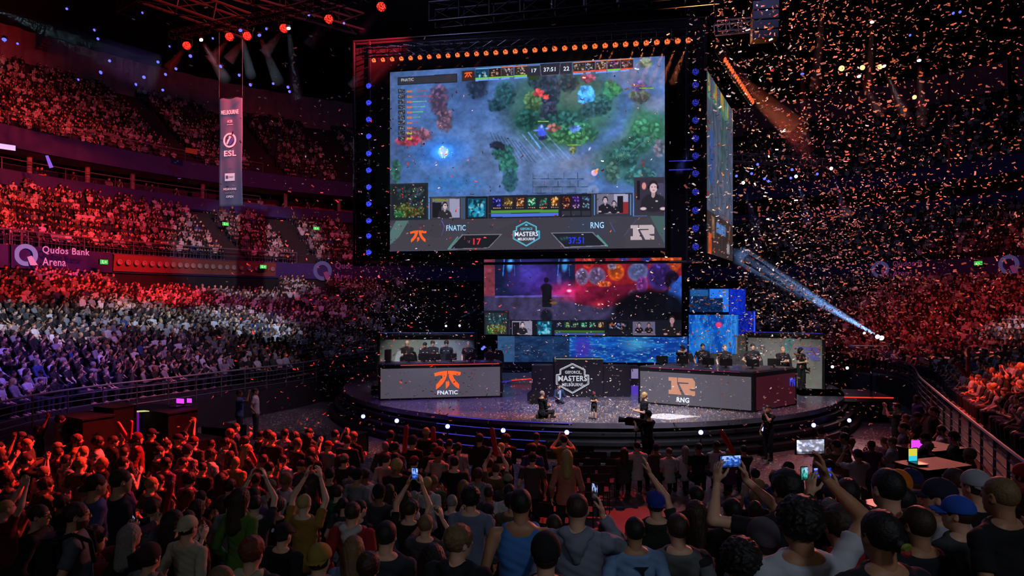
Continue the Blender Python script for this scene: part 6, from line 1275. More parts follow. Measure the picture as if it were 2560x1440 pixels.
for px, d in ((775, 15.8), (840, 15.6), (885, 15.3), (600, 22.5), (640, 23)): p = ground(px, d); spawn(VAR[(px * 7) % len(VAR)], p, face_to(p), 1.75, 'on the confetti floor')
print('people as objects', NPEOPLE[0])

# inflatable sticks
M_stick = mat('red_inflatable', (225, 40, 36), .35, 0, .05)
def stick(a, b, lb, r=.045, m=M_stick):
    L_ = (b - a).length; tag(MB().lathe([(.004, 0), (r * .7, .015), (r, .05), (r, L_ - .06), (r * .85, L_ - .02), (.004, L_)], tuple(a), 14, tuple(b - a)).build('inflatable_stick', m, smooth=True), lb, 'balloon stick')
for (x0, y0, x1, y1, d, lb) in ((322, 1102, 292, 1054, 13.6, 'red inflatable stick leaning left, of the crossed pair at left'), (322, 1102, 328, 1050, 13.5, 'upright red inflatable stick of the pair at left'), (640, 1160, 624, 1126, 12.8, 'red inflatable stick under the man with the scribbled back'), (1011, 1134, 1016, 1062, 12.6, 'pinkish inflatable stick before the blue-lit steps'),
                                (1084, 1106, 1082, 1066, 12.8, 'short red inflatable stick right of the pinkish one'), (1241, 1142, 1229, 1068, 12.2, 'long red inflatable stick swung in front of the podium'), (1836, 1136, 1800, 1074, 12.4, 'glossy red inflatable stick tilted left near the camera operator'),
                                (2420, 944, 2390, 905, 15.8, 'pale inflatable stick leaning left in the right stand'), (2420, 944, 2420, 868, 15.8, 'pale inflatable stick upright in the right stand')): stick(at(x0, y0, d), at(x1, y1, d), lb)
g_ = held(308, 1); g2_ = held(308, -1); M_st2 = mat('red_stick_with_pale_stripe', (150, 40, 36), .4)
stick(g_ + Vector((.02, 0, -.1)), g_ + Vector((.12, 0, .42)), 'red stick with pale stripe held by the navy sweater man, right one', .03, M_st2); stick(g2_ + Vector((.0, 0, -.1)), g2_ + Vector((.10, 0, .42)), 'red stick with pale stripe held by the navy sweater man, left one', .03, M_st2)

# chairs by the aisle
M_cf = mat('dark_chair_frame', (40, 36, 38), .35, .6)
def stack_chair():
    t = empty('stacking_chair'); MB().box((0, 0, .44), (.44, .42, .04)).build('seat', M_seat, t, bevel=.012); MB().box((0, -.22, .72), (.42, .03, .28)).build('backrest', M_seat, t, bevel=.01)
    for sx in (-1, 1):
        MB().tube((sx * .21, .2, .43), (sx * .22, .23, 0), .012).build('leg', M_cf, t); MB().path([(sx * .21, -.24, 0), (sx * .21, -.2, .45), (sx * .2, -.235, .86)], .012, 6).build('leg', M_cf, t)
    MB().tube((-.21, .2, .2), (.21, .2, .2), .009).build('stretcher', M_cf, t); return t
sc0 = stack_chair(); tag(sc0, 'black stacking chair', 'chair', 'empty stacking chairs in the red light by the aisle'); firstc = True
for i in range(22):
    rr, cc = divmod(i, 3); d = 13.1 + rr * .72; x = .1 + cc * .52 + (d - 13.0) * .36
    p = Vector((x, d, 0)); lb = 'black metal-legged stacking chair standing empty in the red light beside the aisle'
    if firstc: sc0.location = p; sc0.rotation_euler = (0, 0, R(-4)); sc0['label'] = lb; firstc = False
    else: clone(sc0, p, R(-4) + G.gauss(0, .1), lb, 'empty stacking chairs in the red light by the aisle')
bn = empty('bench', ground(1695, 17.4), 0, 'long low black bench across the floor beyond the aisle', 'bench'); MB().box((0, 0, .45), (3.3, .4, .08)).build('bench_top', M_seat, bn)
for x in (-1.5, -.5, .5, 1.5): MB().box((x, 0, .2), (.06, .35, .41)).build('leg', M_cf, bn)
# tables and cases
def table(px, d, w_, dep, lb, rz=0., h_=.78, top=M_top, skirt=True, z=0.):
    if z: tag(MB().box((0, 0, z / 2), (w_ + .7, dep + .9, z - .004)).build('equipment_riser', M_step, None, ground(px, d), rz), 'black riser under the ' + lb, 'riser')
    t = empty('table', ground(px, d, z), rz, lb, 'table'); MB().box((0, 0, h_), (w_, dep, .04)).build('table_top', top, t)
    if skirt: MB().box((0, 0, h_ / 2), (w_ - .06, dep - .06, h_ - .04)).build('black_cloth', M_dark, t)
    else:
        for sx in (-1, 1):
            for sy in (-1, 1): MB().box((sx * (w_ / 2 - .05), sy * (dep / 2 - .05), h_ / 2), (.04, .04, h_)).build('leg', M_cf, t)
    return t
M_case = mat('flight_case', (26, 25, 28), .5, 0, .15); M_tt = mat('dark_table_top', (26, 25, 28), .7)
table(405, 18.4, 1.9, .9, 'black-draped control table with papers at left behind the crowd', R(-30), top=M_tt, z=.98); table(215, 16.6, 1.2, .8, 'small cluttered table by the left rail', R(-30), top=M_tt, z=1.1)
def case(px, d, sz, lb, rz=-.4, z=0.):
    t = empty('flight_case', ground(px, d, z), rz, lb, 'case'); MB().box((0, 0, sz[2] / 2), sz).build('case_body', M_case, t, bevel=.015); mb = MB()
    for x in (-1, 1):
        for y in (-1, 1): mb.box((x * sz[0] / 2, y * sz[1] / 2, sz[2] / 2), (.04, .04, sz[2] + .01))
    mb.box((0, 0, sz[2]), (sz[0] + .04, sz[1] + .04, .03)).build('metal_edges', M_black, t)
case(288, 17.3, (.7, .6, 2.0), 'tall black flight case at left between two tables'); case(748, 19.6, (1.25, .7, .75), 'wide black flight case on the confetti floor left of the stage'); case(560, 20.5, (1.0, .7, .9), 'black flight case below the left railing')
case(880, 21.0, (.8, .5, .6), 'small black case against the left edge of the stage')
G_pur = glow('purple_glow', (200, 60, 230), 1.5); G_grn = glow('yellow_green_paper_glow', (205, 215, 130), .9); G_cya = glow('cyan_laptop_light', (50, 190, 220), 1.2); G_yl = glow('yellow_laptop_light', (220, 210, 70), 1.)
def laptop(p, rz, m1, lb, m2=None, w_=.36, h_=.22):
    t = empty('laptop', p, rz, lb, 'laptop'); MB().box((0, .0, .01), (w_, .25, .02)).build('keyboard', M_plastic, t); MB().box((0, .14, .13), (w_, .015, h_)).build('lid', M_plastic, t); MB().box((0, .13, .13 + (.05 if m2 else 0)), (w_ - .03, .006, h_ - .03 - (.1 if m2 else 0))).build('display', m1, t)
    if m2: MB().box((0, .13, .07), (w_ - .03, .006, .09)).build('display_band', m2, t)
laptop(at(441, 1016, 18.5), R(-20), G_pur, 'glowing purple laptop on the left control table', w_=.3, h_=.16); laptop(at(464, 1015, 18.7), R(-20), G_pur, 'second purple screen to the right on the left control table', w_=.2, h_=.15)
tag(MB().box((0, 0, 0), (.9, .16, .02)).build('glowing_paper_strip', G_grn, None, at(372, 1027, 18.0), R(22)), 'yellow-green lit papers across the left control table, shown as a glowing strip', 'light strip')  # glowing strip stands for greenish light falling on the table papers
table(2325, 15.4, 1.3, .8, 'table with laptops at the right rail', R(20), top=M_tt, z=.58); table(2345, 19.5, 1.4, .8, 'further table with pale top at the right rail', R(20), top=M_tt, skirt=False); table(2330, 12.2, 1.1, .7, 'nearer table with a yellow and cyan lit laptop', R(20), top=M_tt, z=.97)
laptop(at(2306, 1128, 14.9), R(10), G_pur, 'laptop glowing bright purple at the right rail', w_=.36, h_=.2); laptop(at(2296, 1160, 12.1), R(10), G_yl, 'laptop with yellow and cyan display at lower right', G_cya, .2, .26)
# paired leftovers: purple cloth edge
tag(MB().box((0, 0, 0), (.14, .05, .74)).build('purple_panel_lamp', glow('dim_purple', (120, 20, 150), .7), None, ground(340, 18.05, 1.35)), 'dim purple lit panel at the end of the left control table', 'lamp')
# ---------------- lamps ----------------
def lens_mat(name, rgb, st):
    m = mat(name, rgb, .4, emit=rgb, strength=st); nt = m.node_tree
    if len(nt.nodes) < 4:
        tc = nt.nodes.new('ShaderNodeTexCoord'); vo = nt.nodes.new('ShaderNodeTexVoronoi'); vo.inputs['Scale'].default_value = 22; mr = nt.nodes.new('ShaderNodeMapRange'); mr.inputs[1].default_value = .25; mr.inputs[2].default_value = .5; mr.inputs[3].default_value = st * 1.3; mr.inputs[4].default_value = st * .12
        nt.links.new(tc.outputs['Object'], vo.inputs['Vector']); nt.links.new(vo.outputs['Distance'], mr.inputs[0]); nt.links.new(mr.outputs[0], nt.nodes['Principled BSDF'].inputs['Emission Strength'])
    return m
L_or = lens_mat('orange_lamp_lens', (255, 96, 50), 3.2); L_red = lens_mat('red_lamp_lens', (255, 50, 40), 3.0); L_blue = lens_mat('blue_lamp_lens', (50, 60, 255), 3.0); L_dblue = lens_mat('dim_blue_lamp_lens', (50, 56, 190), 1.1)
L_wht = glow('white_lamp_lens', (215, 230, 255), 9.); L_bw = glow('blue_white_lamp_lens', (110, 120, 255), 7.); L_amb = glow('amber_lamp_lens', (255, 150, 70), 8.); L_sm = glow('small_blue_lamp_lens', (70, 80, 255), 3.)
PAR = {}
def par(p, aim, lens, r, label, group=None, name='stage_lamp'):
    """can, lens and yoke; the lens looks along aim"""
    key = (lens.name, round(r, 3))
    if key not in PAR:
        t = empty(name); MB().lathe([(r * .55, -r * 1.9), (r * .95, -r * 1.2), (r * 1.08, 0), (r * 1.08, r * .12), (r * .98, r * .12), (r * .98, 0)], n=18, axis=(0, -1, 0)).build('can', M_black, t, smooth=False)
        MB().lathe([(r * .02, r * .05), (r * .97, r * .05), (r * .97, r * .08), (r * .02, r * .10)], n=18, axis=(0, -1, 0)).build('lens', lens, t)
        mb = MB(); [mb.tube((s_ * r * 1.2, r * .5, 0), (s_ * r * 1.2, r * .5, r * 1.5), r * .08, n=6) for s_ in (1, -1)]; mb.tube((-r * 1.2, r * .5, r * 1.5), (r * 1.2, r * .5, r * 1.5), r * .08, n=6); mb.tube((0, r * .5, r * 1.5), (0, r * .5, r * 2.1), r * .1, n=6)
        mb.build('yoke', M_black, t); PAR[key] = t; o = t
    else: o = clone(PAR[key])
    o.location = p; q = Vector(aim).to_track_quat('-Y', 'Z'); o.rotation_mode = 'XYZ'; o.rotation_euler = q.to_euler()
    tag(o, label, 'lamp', group)
    if not group and 'group' in o: del o['group']
    return o
HAZE = MB()
def beam(p, tgt, length, half, rgb, power, r0=.07, t0=.0):
    """a narrow spot and the cone of haze that it lights"""
    p = Vector(p); d = (Vector(tgt) - p).normalized(); s_ = spot('beam_light', p + d * .17, p + d, rgb, power * 2.3, half * 2, .25, .03, 0.); n = 16; q = d.to_track_quat('Z', 'Y').to_matrix()
    HAZE.tube(p + d * .2, p + d * length, r0 * 1.02, r0 * 1.02 + math.tan(R(half)) * length * 1.02, n=n)
# top row
TL, TR = at(935, 151, 28.0), at(1721, 101, 25.9); gr = 'row of orange lamps above the main screen'
for i in range(33):
    t_ = i / 32; p = TL.lerp(TR, t_ ** 1.0); p += (TR - TL) * (.0)
    par(p, (-.25, -1, -.35), L_or, .10 + .012 * t_, 'round orange-lit lamp in the long row hung above the main screen', gr)
    if i >= 19: beam(p, p + Vector((-.42, -.35, -1)), 2.1, 4.5, (1, .25, .07), 500 + 60 * (i - 19))
    elif i % 2 == 0: beam(p, p + Vector((-.55, -.2, -.75)), 1.5, 5, (1, .06, .05), 200)
truss('lamp_truss', TL + Vector((-.6, .3, .45)), TR + Vector((.6, .3, .45)), .35, 'long black truss carrying the row of orange lamps')
# side row
gs = 'steep row of orange lamps above the side screen'; SL, SRr = at(1812, 150, 27.9), at(1882, 256, 34.0)
for i in range(18):
    t_ = i / 17; p = SL.lerp(SRr, t_); par(p, (.75, -.75, -.35), L_or, .12, 'orange-lit lamp in the foreshortened row above the side screen', gs)
    if i % 5 == 2: beam(p, p + Vector((1.2, -.2, -1.25)), 3.8, 6, (1, .07, .03), 420)
truss('lamp_truss', SL + Vector((-.3, -.2, .4)), SRr + Vector((.3, .4, .4)), .3, 'short black truss over the side screen with steep lamp row')
# blue columns
for k, py in enumerate((215, 257, 299, 341, 384, 426, 468, 510, 552, 590, 631)): par(at(922, py, 29.9), (-.2 + .1 * (k % 3), -1, 0), L_blue, .125, 'bright blue lamp in the column left of the main screen', 'blue lamps left of the main screen')
for k, py in enumerate((180, 213, 257, 301, 346, 390, 434, 480, 526, 571, 617)): par(at(1739, py, 27.2), (-.1, -1, 0), L_dblue, .145, 'dim blue dotted lamp in the column right of the main screen', 'dim blue lamps right of the main screen')
beam(at(1739, 346, 26.9), at(1690, 440, 26.4), 1.7, 6.5, (.14, .18, 1), 900)
tag(MB().box((0, 0, 0), (.95, .03, .03)).build('blue_neon_tube', G_ledb, None, at(1702, 402, 27.9), R(-9)), 'upper short blue light tube right of the main screen', 'light strip'); tag(MB().box((0, 0, 0), (.95, .03, .04)).build('blue_neon_tube', G_ledb, None, at(1702, 424, 27.9), R(-9)), 'lower short blue light tube right of the main screen', 'light strip')
# red lamps over the floor, on their own truss, each with a faint red beam
for k, (px, py, d) in enumerate(((467, 114, 27), (574, 92, 26), (618, 90, 26), (710, 71, 25), (822, 48, 24), (953, 17, 23))):
    p = at(px, py, d); par(p, (.3, -1, -.3), L_red, .16, ('leftmost', 'second', 'third', 'fourth', 'fifth', 'rightmost')[k] + ' red-lit lamp on the roof truss over the left stand'); beam(p, p + Vector((-.7, -.1, -1)), 1.2, 7, (1, .03, .04), 260)
# white beams of the roof
for k, (x0, y0, x1, y1, d, w_, pw, rgb) in enumerate(((505, 103, 555, 185, 26, 3.4, 260, (.7, .8, 1)), (602, 80, 624, 175, 25, 2.6, 170, (.7, .8, 1)), (650, 92, 690, 190, 26, 3.2, 70, (.7, .8, 1)), (722, 76, 740, 225, 24, 2.6, 560, (.62, .78, 1)), (10, 103, 0, 190, 22, 3, 160, (.9, .7, .7)),
                                                   (2061, -20, 2040, 190, 24, 1.6, 900, (.55, .65, 1)), (2180, 60, 2172, 200, 24, 1.7, 260, (.5, .6, 1)), (2150, 195, 2195, 275, 25, 3.4, 420, (1, .75, .7)), (2212, 170, 2256, 275, 25, 3.4, 560, (.85, .8, .9)), (2298, 156, 2304, 290, 25, 2.6, 220, (.7, .7, .9)), (2006, 190, 2014, 380, 26, 2.2, 90, (.6, .5, .7)))):
    p, q_ = at(x0, y0, d), at(x1, y1, d - 1); par(p + (p - q_).normalized() * .1, q_ - p, L_wht if pw > 200 else L_sm, .07, ('white moving lamp throwing a pale downward beam, number %d from the left of the roof' % (k + 1)).replace('number 1 ', 'first ').replace('number 2 ', 'second ').replace('number 3 ', 'third ').replace('number 4 ', 'fourth ').replace('number 5 ', 'at the far ').replace('number 6 ', 'sixth ').replace('number 7 ', 'seventh ').replace('number 8 ', 'eighth ').replace('number 9 ', 'ninth ').replace('number 10 ', 'tenth ').replace('number 11 ', 'dim one ').replace('at the far from the left', 'at the far left'))
    beam(p, q_, (q_ - p).length * 1.15, w_, rgb, pw)
# wide pale beam at the upper left
beam(at(-60, 5, 20), at(420, 200, 24), 5.0, 7, (.35, .6, .7), 420, .1)
# orange lamps at right
for k, (px, py, s_) in enumerate(((2104, 171, 1), (2156, 169, .8), (2200, 167, .8), (2286, 243, .6), (2263, 275, .35), (2046, 177, .4), (1815, 148, .3))): par(at(px, py, 30), (-.2, -1, -.25), L_amb if k < 4 else L_or, .05 + .07 * s_, ('largest and brightest amber lamp of the group in the upper right', 'middle amber lamp of the group of three, upper right', 'right-hand amber lamp of the group of three, upper right', 'amber lamp lower and right of the group of three', 'small orange lamp under the amber ones', 'small dim orange lamp left of the amber group', 'small orange lamp at the top of the side lamp row')[k])
# small blue roof lamps
g7 = random.Random(8)
for px, py in ((167, 22), (356, 32), (236, 75), (245, 97), (44, 109), (11, 102), (274, 152), (252, 181), (395, 155), (440, 172), (476, 140), (424, 116), (532, 96), (414, 186), (196, 199), (340, 211), (360, 193), (407, 225), (598, 188), (626, 212), (683, 209), (666, 72), (772, 37), (860, 58), (720, 218), (724, 229), (552, 166), (2400, 30), (2383, 33), (2275, 88)):
    par(at(px, py, 27 + g7.random() * 5), (g7.uniform(-.4, .4), -1, -.6), L_sm, .045 + .03 * g7.random(), 'tiny blue lamp in the dark roof', 'tiny blue lamps scattered in the roof')
# bluish lamps under the right truss
for k, (px, py, w_) in enumerate(((1858, 457, 1), (1841, 440, 0), (1879, 434, 0), (1894, 411, 0), (1911, 447, 0), (1921, 453, 0), (1977, 445, 0), (1990, 441, 1), (1980, 424, 0), (2043, 435, 0), (2078, 421, 1))):
    p = at(px, py, 35); par(p, (-.1, -1, -.3), L_wht if w_ else L_sm, .085 if w_ else .07, ('white' if w_ else 'blue') + ' lamp hanging under the pink-lit truss', ('white' if w_ else 'blue') + ' lamps under the pink-lit truss')
    if w_: beam(p, p + Vector((.25, -.1, -1)), 2.6, 6, (.25, .35, 1), 420)
# the strong blue beam with its lamp stand
for px, py, r_, pw, tx, ty in ((2204, 845, .10, 19000, 1850, 634), (2194, 842, .09, 19000, 1846, 640), (2161, 833, .05, 1500, 1900, 668)):
    p = at(px, py, 27.5); q_ = at(tx, ty, 25.0); par(p, q_ - p + Vector((0, -3, 0)), L_wht, r_, {2204: 'brightest blue-white lamp at the foot of the long beam', 2194: 'twin blue-white lamp beside the brightest one', 2161: 'smaller blue-white lamp left of the twin lamps'}[px]); beam(p, q_, 7.6, 2.5 if r_ > .06 else 1.2, (.22, .45, 1), pw, r_ * .8)
ls = empty('lamp_stand', at(2190, 866, 27.6), 0, 'pale-edged shelf carrying the twin beam lamps above the right stand floor', 'stand'); MB().box((-.2, 0, 0), (1.6, .5, .06)).build('shelf', M_rail, ls); MB().tube((-.2, 0, 0), (-.2, 0, -2.8), .05).build('pole', M_black, ls)
for k, (px, py, tx, ty) in enumerate(((1115, 815, 1190, 772), (1149, 814, 1196, 786))): p = at(px, py, 31); par(p, (.5, -1, .3), L_wht, .05, ('left' if k == 0 else 'right') + ' small blue-white lamp behind the left booth with a rising beam'); beam(p, at(tx, ty, 30.6), 1.7, 3.2, (.25, .45, 1), 330)
for px, py, w_ in ((2081, 917, 1), (2118, 920, 1), (1210, 868, 0), (1206, 872, 0), (2300, 0, 0)):
    if px < 2200: par(at(px, py, 28), (-.2, -1, .1), L_wht if w_ else L_sm, .06, ('blue-white lamp low beyond the right booth, ' + ('nearer the booth' if px < 2100 else 'further from the booth')) if w_ else ('small blue lamp right of the left booth, ' + ('upper' if py < 870 else 'lower')))
sb = empty('speaker_array', at(1912, 40, 33), R(-10), 'grey boxed speaker array hung in the dark upper right beside the screens', 'speaker')
for k in range(5): MB().box((0, .04 * k, .9 - k * .46), (1.2, .7, .42)).build('speaker_box', M_black, sb, bevel=.02)
MB().tube((-.5, 0, 1.1), (-.5, 0, 5), .02).tube((.5, 0, 1.1), (.5, 0, 5), .02).build('cable', M_black, sb)
truss('roof_truss', at(1790, 70, 32), at(1880, 62, 32), .5, 'short pale truss left of the hanging speaker array', m=M_rail)
# rim lamps on the stage ledge
for k, (px, py) in enumerate(((908, 1041), (992, 1052), (1119, 1066), (1258, 1076), (1417, 1081), (1752, 1081), (1909, 1073), (2034, 1063), (2123, 1051))):
    q_ = (px - 1280) / F; cx, cy = SC.x, SC.y; r_ = SR + .62; a_ = 1 + q_ * q_; b_ = -2 * (cx * q_ + cy); c_ = cx * cx + cy * cy - r_ * r_; dd = (-b_ - math.sqrt(max(0, b_ * b_ - 4 * a_ * c_))) / (2 * a_)
    if b_ * b_ < 4 * a_ * c_: dd = 25.
    p = at(px, py, dd); base = empty('rim_lamp', (p.x, p.y, 0), 0, 'blue-white footlight on a post at the stage rim, %s' % ('furthest left', 'second from the left', 'third from the left', 'left of the squatting person', 'in front of the small capped person', 'below the right desk emblem', 'below the desk corner', 'right of the drinking person', 'furthest right')[k], 'lamp')
    MB().tube((0, 0, 0), (0, 0, p.z - .06), .025).lathe([(.12, 0), (.12, .02)], (0, 0, 0), 12).build('post', M_black, base); MB().lathe([(.04, -.14), (.075, -.08), (.085, 0)], (0, 0, p.z), 14, (0, -1, .15)).build('can', M_black, base); MB().lathe([(.01, .0), (.07, .0), (.07, .01), (.01, .015)], (0, 0, p.z), 14, (0, -1, .15)).build('lens', L_bw, base)
hz = HAZE.build('haze', None); hz.data.materials.clear(); M_hz = bpy.data.materials.new('thin_haze'); M_hz.use_nodes = True; nt = M_hz.node_tree; nt.nodes.remove(nt.nodes['Principled BSDF']); vsn = nt.nodes.new('ShaderNodeVolumeScatter'); vsn.inputs['Density'].default_value = .05; vsn.inputs['Color'].default_value = (1, 1, 1, 1); nt.links.new(vsn.outputs[0], nt.nodes['Material Output'].inputs['Volume']); hz.data.materials.append(M_hz); M_hz.cycles.homogeneous_volume = True
tag(hz, 'thin haze that shows as beams below the lamps', 'haze', None, 'stuff')

# ---------------- hanging banners ----------------
M_ban = mat('dark_banner_cloth', (74, 70, 96), .85, 0, .12, 1.2); M_banw = mat('pale_banner_print', (205, 200, 210), .8); M_bang = mat('grey_banner_print', (120, 118, 128), .8); M_banb = mat('blue_banner_print', (50, 70, 150), .8)
def banner(c, rz, w_, h_, label, m=M_ban, pr=M_banw):
    t = empty('banner', c, rz, label, 'banner'); nx, nz = 14, 40; V = []; Fc = []
    for i in range(nx + 1):
        for j in range(nz + 1):
            x = (i / nx - .5) * w_; z = (j / nz - .5) * h_; V.append((x, .02 * math.sin(x * 9 + z * .8) + .015 * math.sin(z * 2.1), z))
    for i in range(nx):
        for j in range(nz): b = i * (nz + 1) + j; Fc.append((b, b + nz + 1, b + nz + 2, b + 1))
    me = np_mesh('cloth', V, Fc, True); o = link('cloth', me, m, t); so = o.modifiers.new('thick', 'SOLIDIFY'); so.thickness = .006
    MB().tube((-w_ / 2 - .05, 0, h_ / 2), (w_ / 2 + .05, 0, h_ / 2), .03).build('top_bar', M_black, t); MB().tube((-w_ / 2, 0, h_ / 2), (-w_ / 2, 0, h_ / 2 + 3), .008, n=4).tube((w_ / 2, 0, h_ / 2), (w_ / 2, 0, h_ / 2 + 3), .008, n=4).build('cable', M_black, t)
    y = -.07; text('MELBOURNE', pr, t, 0, y, h_ * .365, .2, w_ * .74, .008); text('ACER', pr, t, 0, y, h_ * .28, .12, .26, .0); MB().box((0, y, h_ * .25), (.3, .01, .02)).build('underline', pr, t)
    mb = MB(); n = 28
    for k in range(n): a, b = 2 * PI * k / n, 2 * PI * (k + 1) / n; mb.prism([(.33 * math.cos(a), h_ * .105 + .33 * math.sin(a)), (.33 * math.cos(b), h_ * .105 + .33 * math.sin(b)), (.25 * math.cos(b), h_ * .105 + .25 * math.sin(b)), (.25 * math.cos(a), h_ * .105 + .25 * math.sin(a))], y - .01, y)
    mb.build('ring_emblem', pr, t); z0 = h_ * .105; MB().prism([(-.18, z0 - .14), (-.02, z0 + .2), (.08, z0 + .16), (-.12, z0 - .18)], y - .01, y).build('emblem_blade', pr, t); MB().prism([(-.06, z0 - .18), (.13, z0 + .12), (.2, z0), (.02, z0 - .22)], y - .012, y).build('emblem_blade', M_banb if m is M_ban else pr, t)
    text('ESL', pr, t, 0, y, h_ * -.015, .26, .62, .015); MB().box((0, y, -h_ * .235), (.5, .01, .34)).build('logo_plate', pr, t); text('EVENT', m, t, .08, y - .012, -h_ * .235, .07, .24); MB().box((-.14, y - .012, -h_ * .235), (.12, .01, .14)).build('plate_mark', m, t)
    text('MELBOURNE', pr, t, 0, y, -h_ * .345, .10, .66, .006); text('ESPORTS', M_bang, t, 0, y, -h_ * .38, .09, .46); text('OPEN', pr, t, 0, y, -h_ * .415, .11, .36, .006); return t
banner(at(577, 380, 30.5), R(-14), 1.20, 4.85, 'long grey banner with pale lettering and ring emblem hung before the left stand')
M_ban2 = mat('black_banner_cloth', (30, 28, 36), .8); banner(at(2531, 195, 27.0), R(38), 1.0, 5.6, 'black banner with pale emblems cut by the upper right picture edge', M_ban2, mat('silver_banner_print', (130, 130, 140), .6))
M_ban3 = mat('plum_banner_cloth', (60, 22, 40), .8); banner(at(2372, 295, 36.0), R(60), 1.3, 6.0, 'narrow plum red banner seen nearly edge-on in the upper right', M_ban3, mat('rose_banner_print', (130, 50, 80), .6))
for px, py, rgb in ((478, 378, (150, 120, 30)),): tag(MB().prism([(-.4, -.15), (.4, -.2), (.42, .18), (-.38, .22)], -.02, .02).build('fan_sign', mat('yellow_card', rgb, .7), None, at(px, py, 49), R(40)), 'yellow hand-held card among the upper tier crowd', 'sign')
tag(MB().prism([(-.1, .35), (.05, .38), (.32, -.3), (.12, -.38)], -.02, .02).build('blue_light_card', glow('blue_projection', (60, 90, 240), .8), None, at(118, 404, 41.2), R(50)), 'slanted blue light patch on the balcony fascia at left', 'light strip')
tag(MB().box((0, 0, 0), (1.0, .05, .3)).build('lit_display', glow('white_blue_display', (190, 200, 255), .9), None, at(13, 367, 40), R(50)), 'small lit display at the left end of the balcony rail', 'screen')

# ---------------- confetti ----------------
M_conf = bpy.data.materials.new('paper_confetti'); M_conf.use_nodes = True; nt = M_conf.node_tree; N = nt.nodes; L = nt.links; b_ = N['Principled BSDF']
gi = N.new('ShaderNodeNewGeometry'); cr = N.new('ShaderNodeValToRGB'); L.new(gi.outputs['Random Per Island'], cr.inputs[0]); cr.color_ramp.interpolation = 'CONSTANT'; e_ = cr.color_ramp.elements; e_[0].color = (.92, .88, .84, 1); e_[1].position = .42; e_[1].color = (.9, .62, .34, 1); x_ = e_.new(.72); x_.color = (.9, .45, .2, 1)
L.new(cr.outputs[0], b_.inputs['Base Color']); b_.inputs['Roughness'].default_value = .38; b_.inputs['Metallic'].default_value = .1; b_.inputs['Specular IOR Level'].default_value = .8
tr = N.new('ShaderNodeBsdfTranslucent'); L.new(cr.outputs[0], tr.inputs[0]); mx = N.new('ShaderNodeMixShader'); mx.inputs[0].default_value = .42; L.new(b_.outputs[0], mx.inputs[1]); L.new(tr.outputs[0], mx.inputs[2]); L.new(mx.outputs[0], N['Material Output'].inputs['Surface'])
def flake_verts(c, s_, e):
    Q_ = np.array(Matrix.Rotation(e[0], 3, 'Z') @ Matrix.Rotation(e[1], 3, 'X') @ Matrix.Rotation(e[2], 3, 'Y')); a, b = .036 * s_, .014 * s_
    L0 = np.array([(-a, -b, .004 * s_), (-a * .3, -b, -.003 * s_), (a * .4, -b, -.002 * s_), (a, -b, .006 * s_), (a, b, .006 * s_), (a * .4, b, -.002 * s_), (-a * .3, b, -.003 * s_), (-a, b, .004 * s_)]); return L0 @ Q_.T + np.array(c)
FQ = [(0, 1, 6, 7), (1, 2, 5, 6), (2, 3, 4, 5)]
g8 = np.random.default_rng(21); C = []
def cloud(n, f, s0, s1):
    k = 0
    while k < n:
        c = f(g8)
        if c is None: continue
        k += 1; C.append((c, g8.uniform(s0, s1), (g8.uniform(0, 6.3), g8.normal(0, .9), g8.normal(0, .7))))
def upper(g):
    d = g.uniform(13, 30); px = 1280 + 1340 * g.beta(2.1, 1.5); py = g.uniform(-60, 900)
    if px < 1720 and g.random() > .12: return None
    if px > 2250 and g.random() > .62: return None
    return tuple(at(px, py, d))
def lower(g):
    x = g.uniform(-6.5, 11); d = g.uniform(17.5, 28); z = 1.0 + g.exponential(1.9); return None if z > 8 or (d > 24.2 and z < 2.4 and (x < -.4 or x > 4)) else (x, d, z)
cloud(5200, upper, .9, 1.5); cloud(1900, lower, .7, 1.2)
cloud(1100, lambda g: (g.normal(-4.5, 2.6), g.uniform(14, 31), g.uniform(1.5, 11)), .8, 1.3)
cloud(700, lambda g: (lambda px, py, d: tuple(at(px, py, d)))(g.normal(960, 70), g.normal(730, 75), g.uniform(24, 32)), .8, 1.2)
cloud(170, lambda g: (g.uniform(1.5, 9), g.uniform(6.5, 12.5), g.uniform(3.6, 11)), .7, .95)
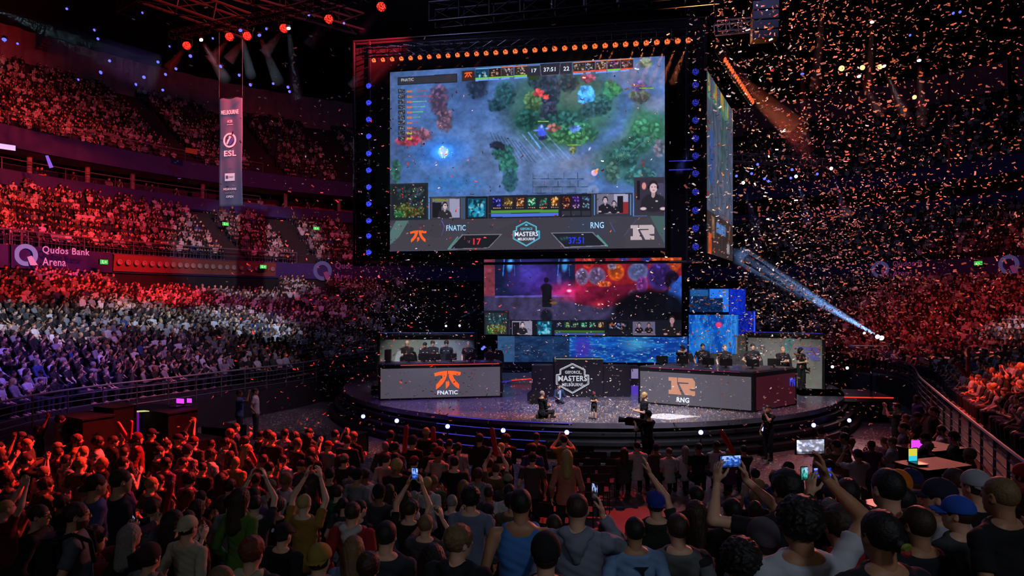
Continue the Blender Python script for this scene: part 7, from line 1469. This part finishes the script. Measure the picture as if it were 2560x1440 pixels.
cloud(1600, lambda g: (lambda px, py, d: tuple(at(px, py, d)))(g.normal(2080, 150), g.normal(640, 130), g.uniform(20, 31)), .8, 1.2)
def inview(c):
    px, py = pxof(Vector(c[0])); return 0 < px < 2560 and 0 < py < 1440
C.sort(key=lambda c: c[0][1]); near = [c for c in C if inview(c)][:300]; ns = set(id(c) for c in near); rest = [c for c in C if id(c) not in ns]
fm_ = np_mesh('confetti_flake', flake_verts((0, 0, 0), 1., (0, 0, 0)), FQ); fm_.materials.append(M_conf)
for c in near:
    o = bpy.data.objects.new('confetti_flake', fm_); COL.objects.link(o); o.location = c[0]; o.scale = (c[1],) * 3; o.rotation_euler = (c[2][1], c[2][2], c[2][0]); tag(o, 'single bent confetti flake falling through the air between the camera and the stage', 'confetti', 'nearest falling confetti flakes')
V = [flake_verts(*c) for c in rest]
for k in range(30000):     # lying on the stage deck
    a = g8.uniform(0, 6.283); r_ = SR * math.sqrt(g8.random()); x, y = SC.x + r_ * math.cos(a), SC.y + r_ * math.sin(a)
    if y > 25.2 or (x < -.2 and y > 24.6) or g8.random() > (1.15 if -.5 < x < 7.5 and y < 25 else .4): continue
    V.append(flake_verts((x, y, 1.012), g8.uniform(.5, .8), (g8.uniform(0, 6.3), g8.normal(0, .3), g8.normal(0, .2))))
for k in range(9000):     # lying on the floor around the stage
    a = g8.uniform(3.3, 6.1); r_ = SR + .9 + abs(g8.normal(0, 2.6)); x, y = SC.x + r_ * math.cos(a), SC.y + r_ * math.sin(a)
    if y < 13 or (y < 16.4 and x < 6) or x > 7.5 + (y - 9) * .46: continue
    V.append(flake_verts((x, y, .012), g8.uniform(.7, 1.1), (g8.uniform(0, 6.3), g8.normal(0, .3), g8.normal(0, .2))))
V = np.concatenate(V); nf = len(V) // 8; Fq = (np.arange(nf)[:, None, None] * 8 + np.array(FQ)[None]).reshape(-1, 4)
tag(link('confetti', np_mesh('confetti', V, Fq), M_conf), 'thousands of falling and fallen confetti flakes, orange in the air and pale on the deck', 'confetti', None, 'stuff')
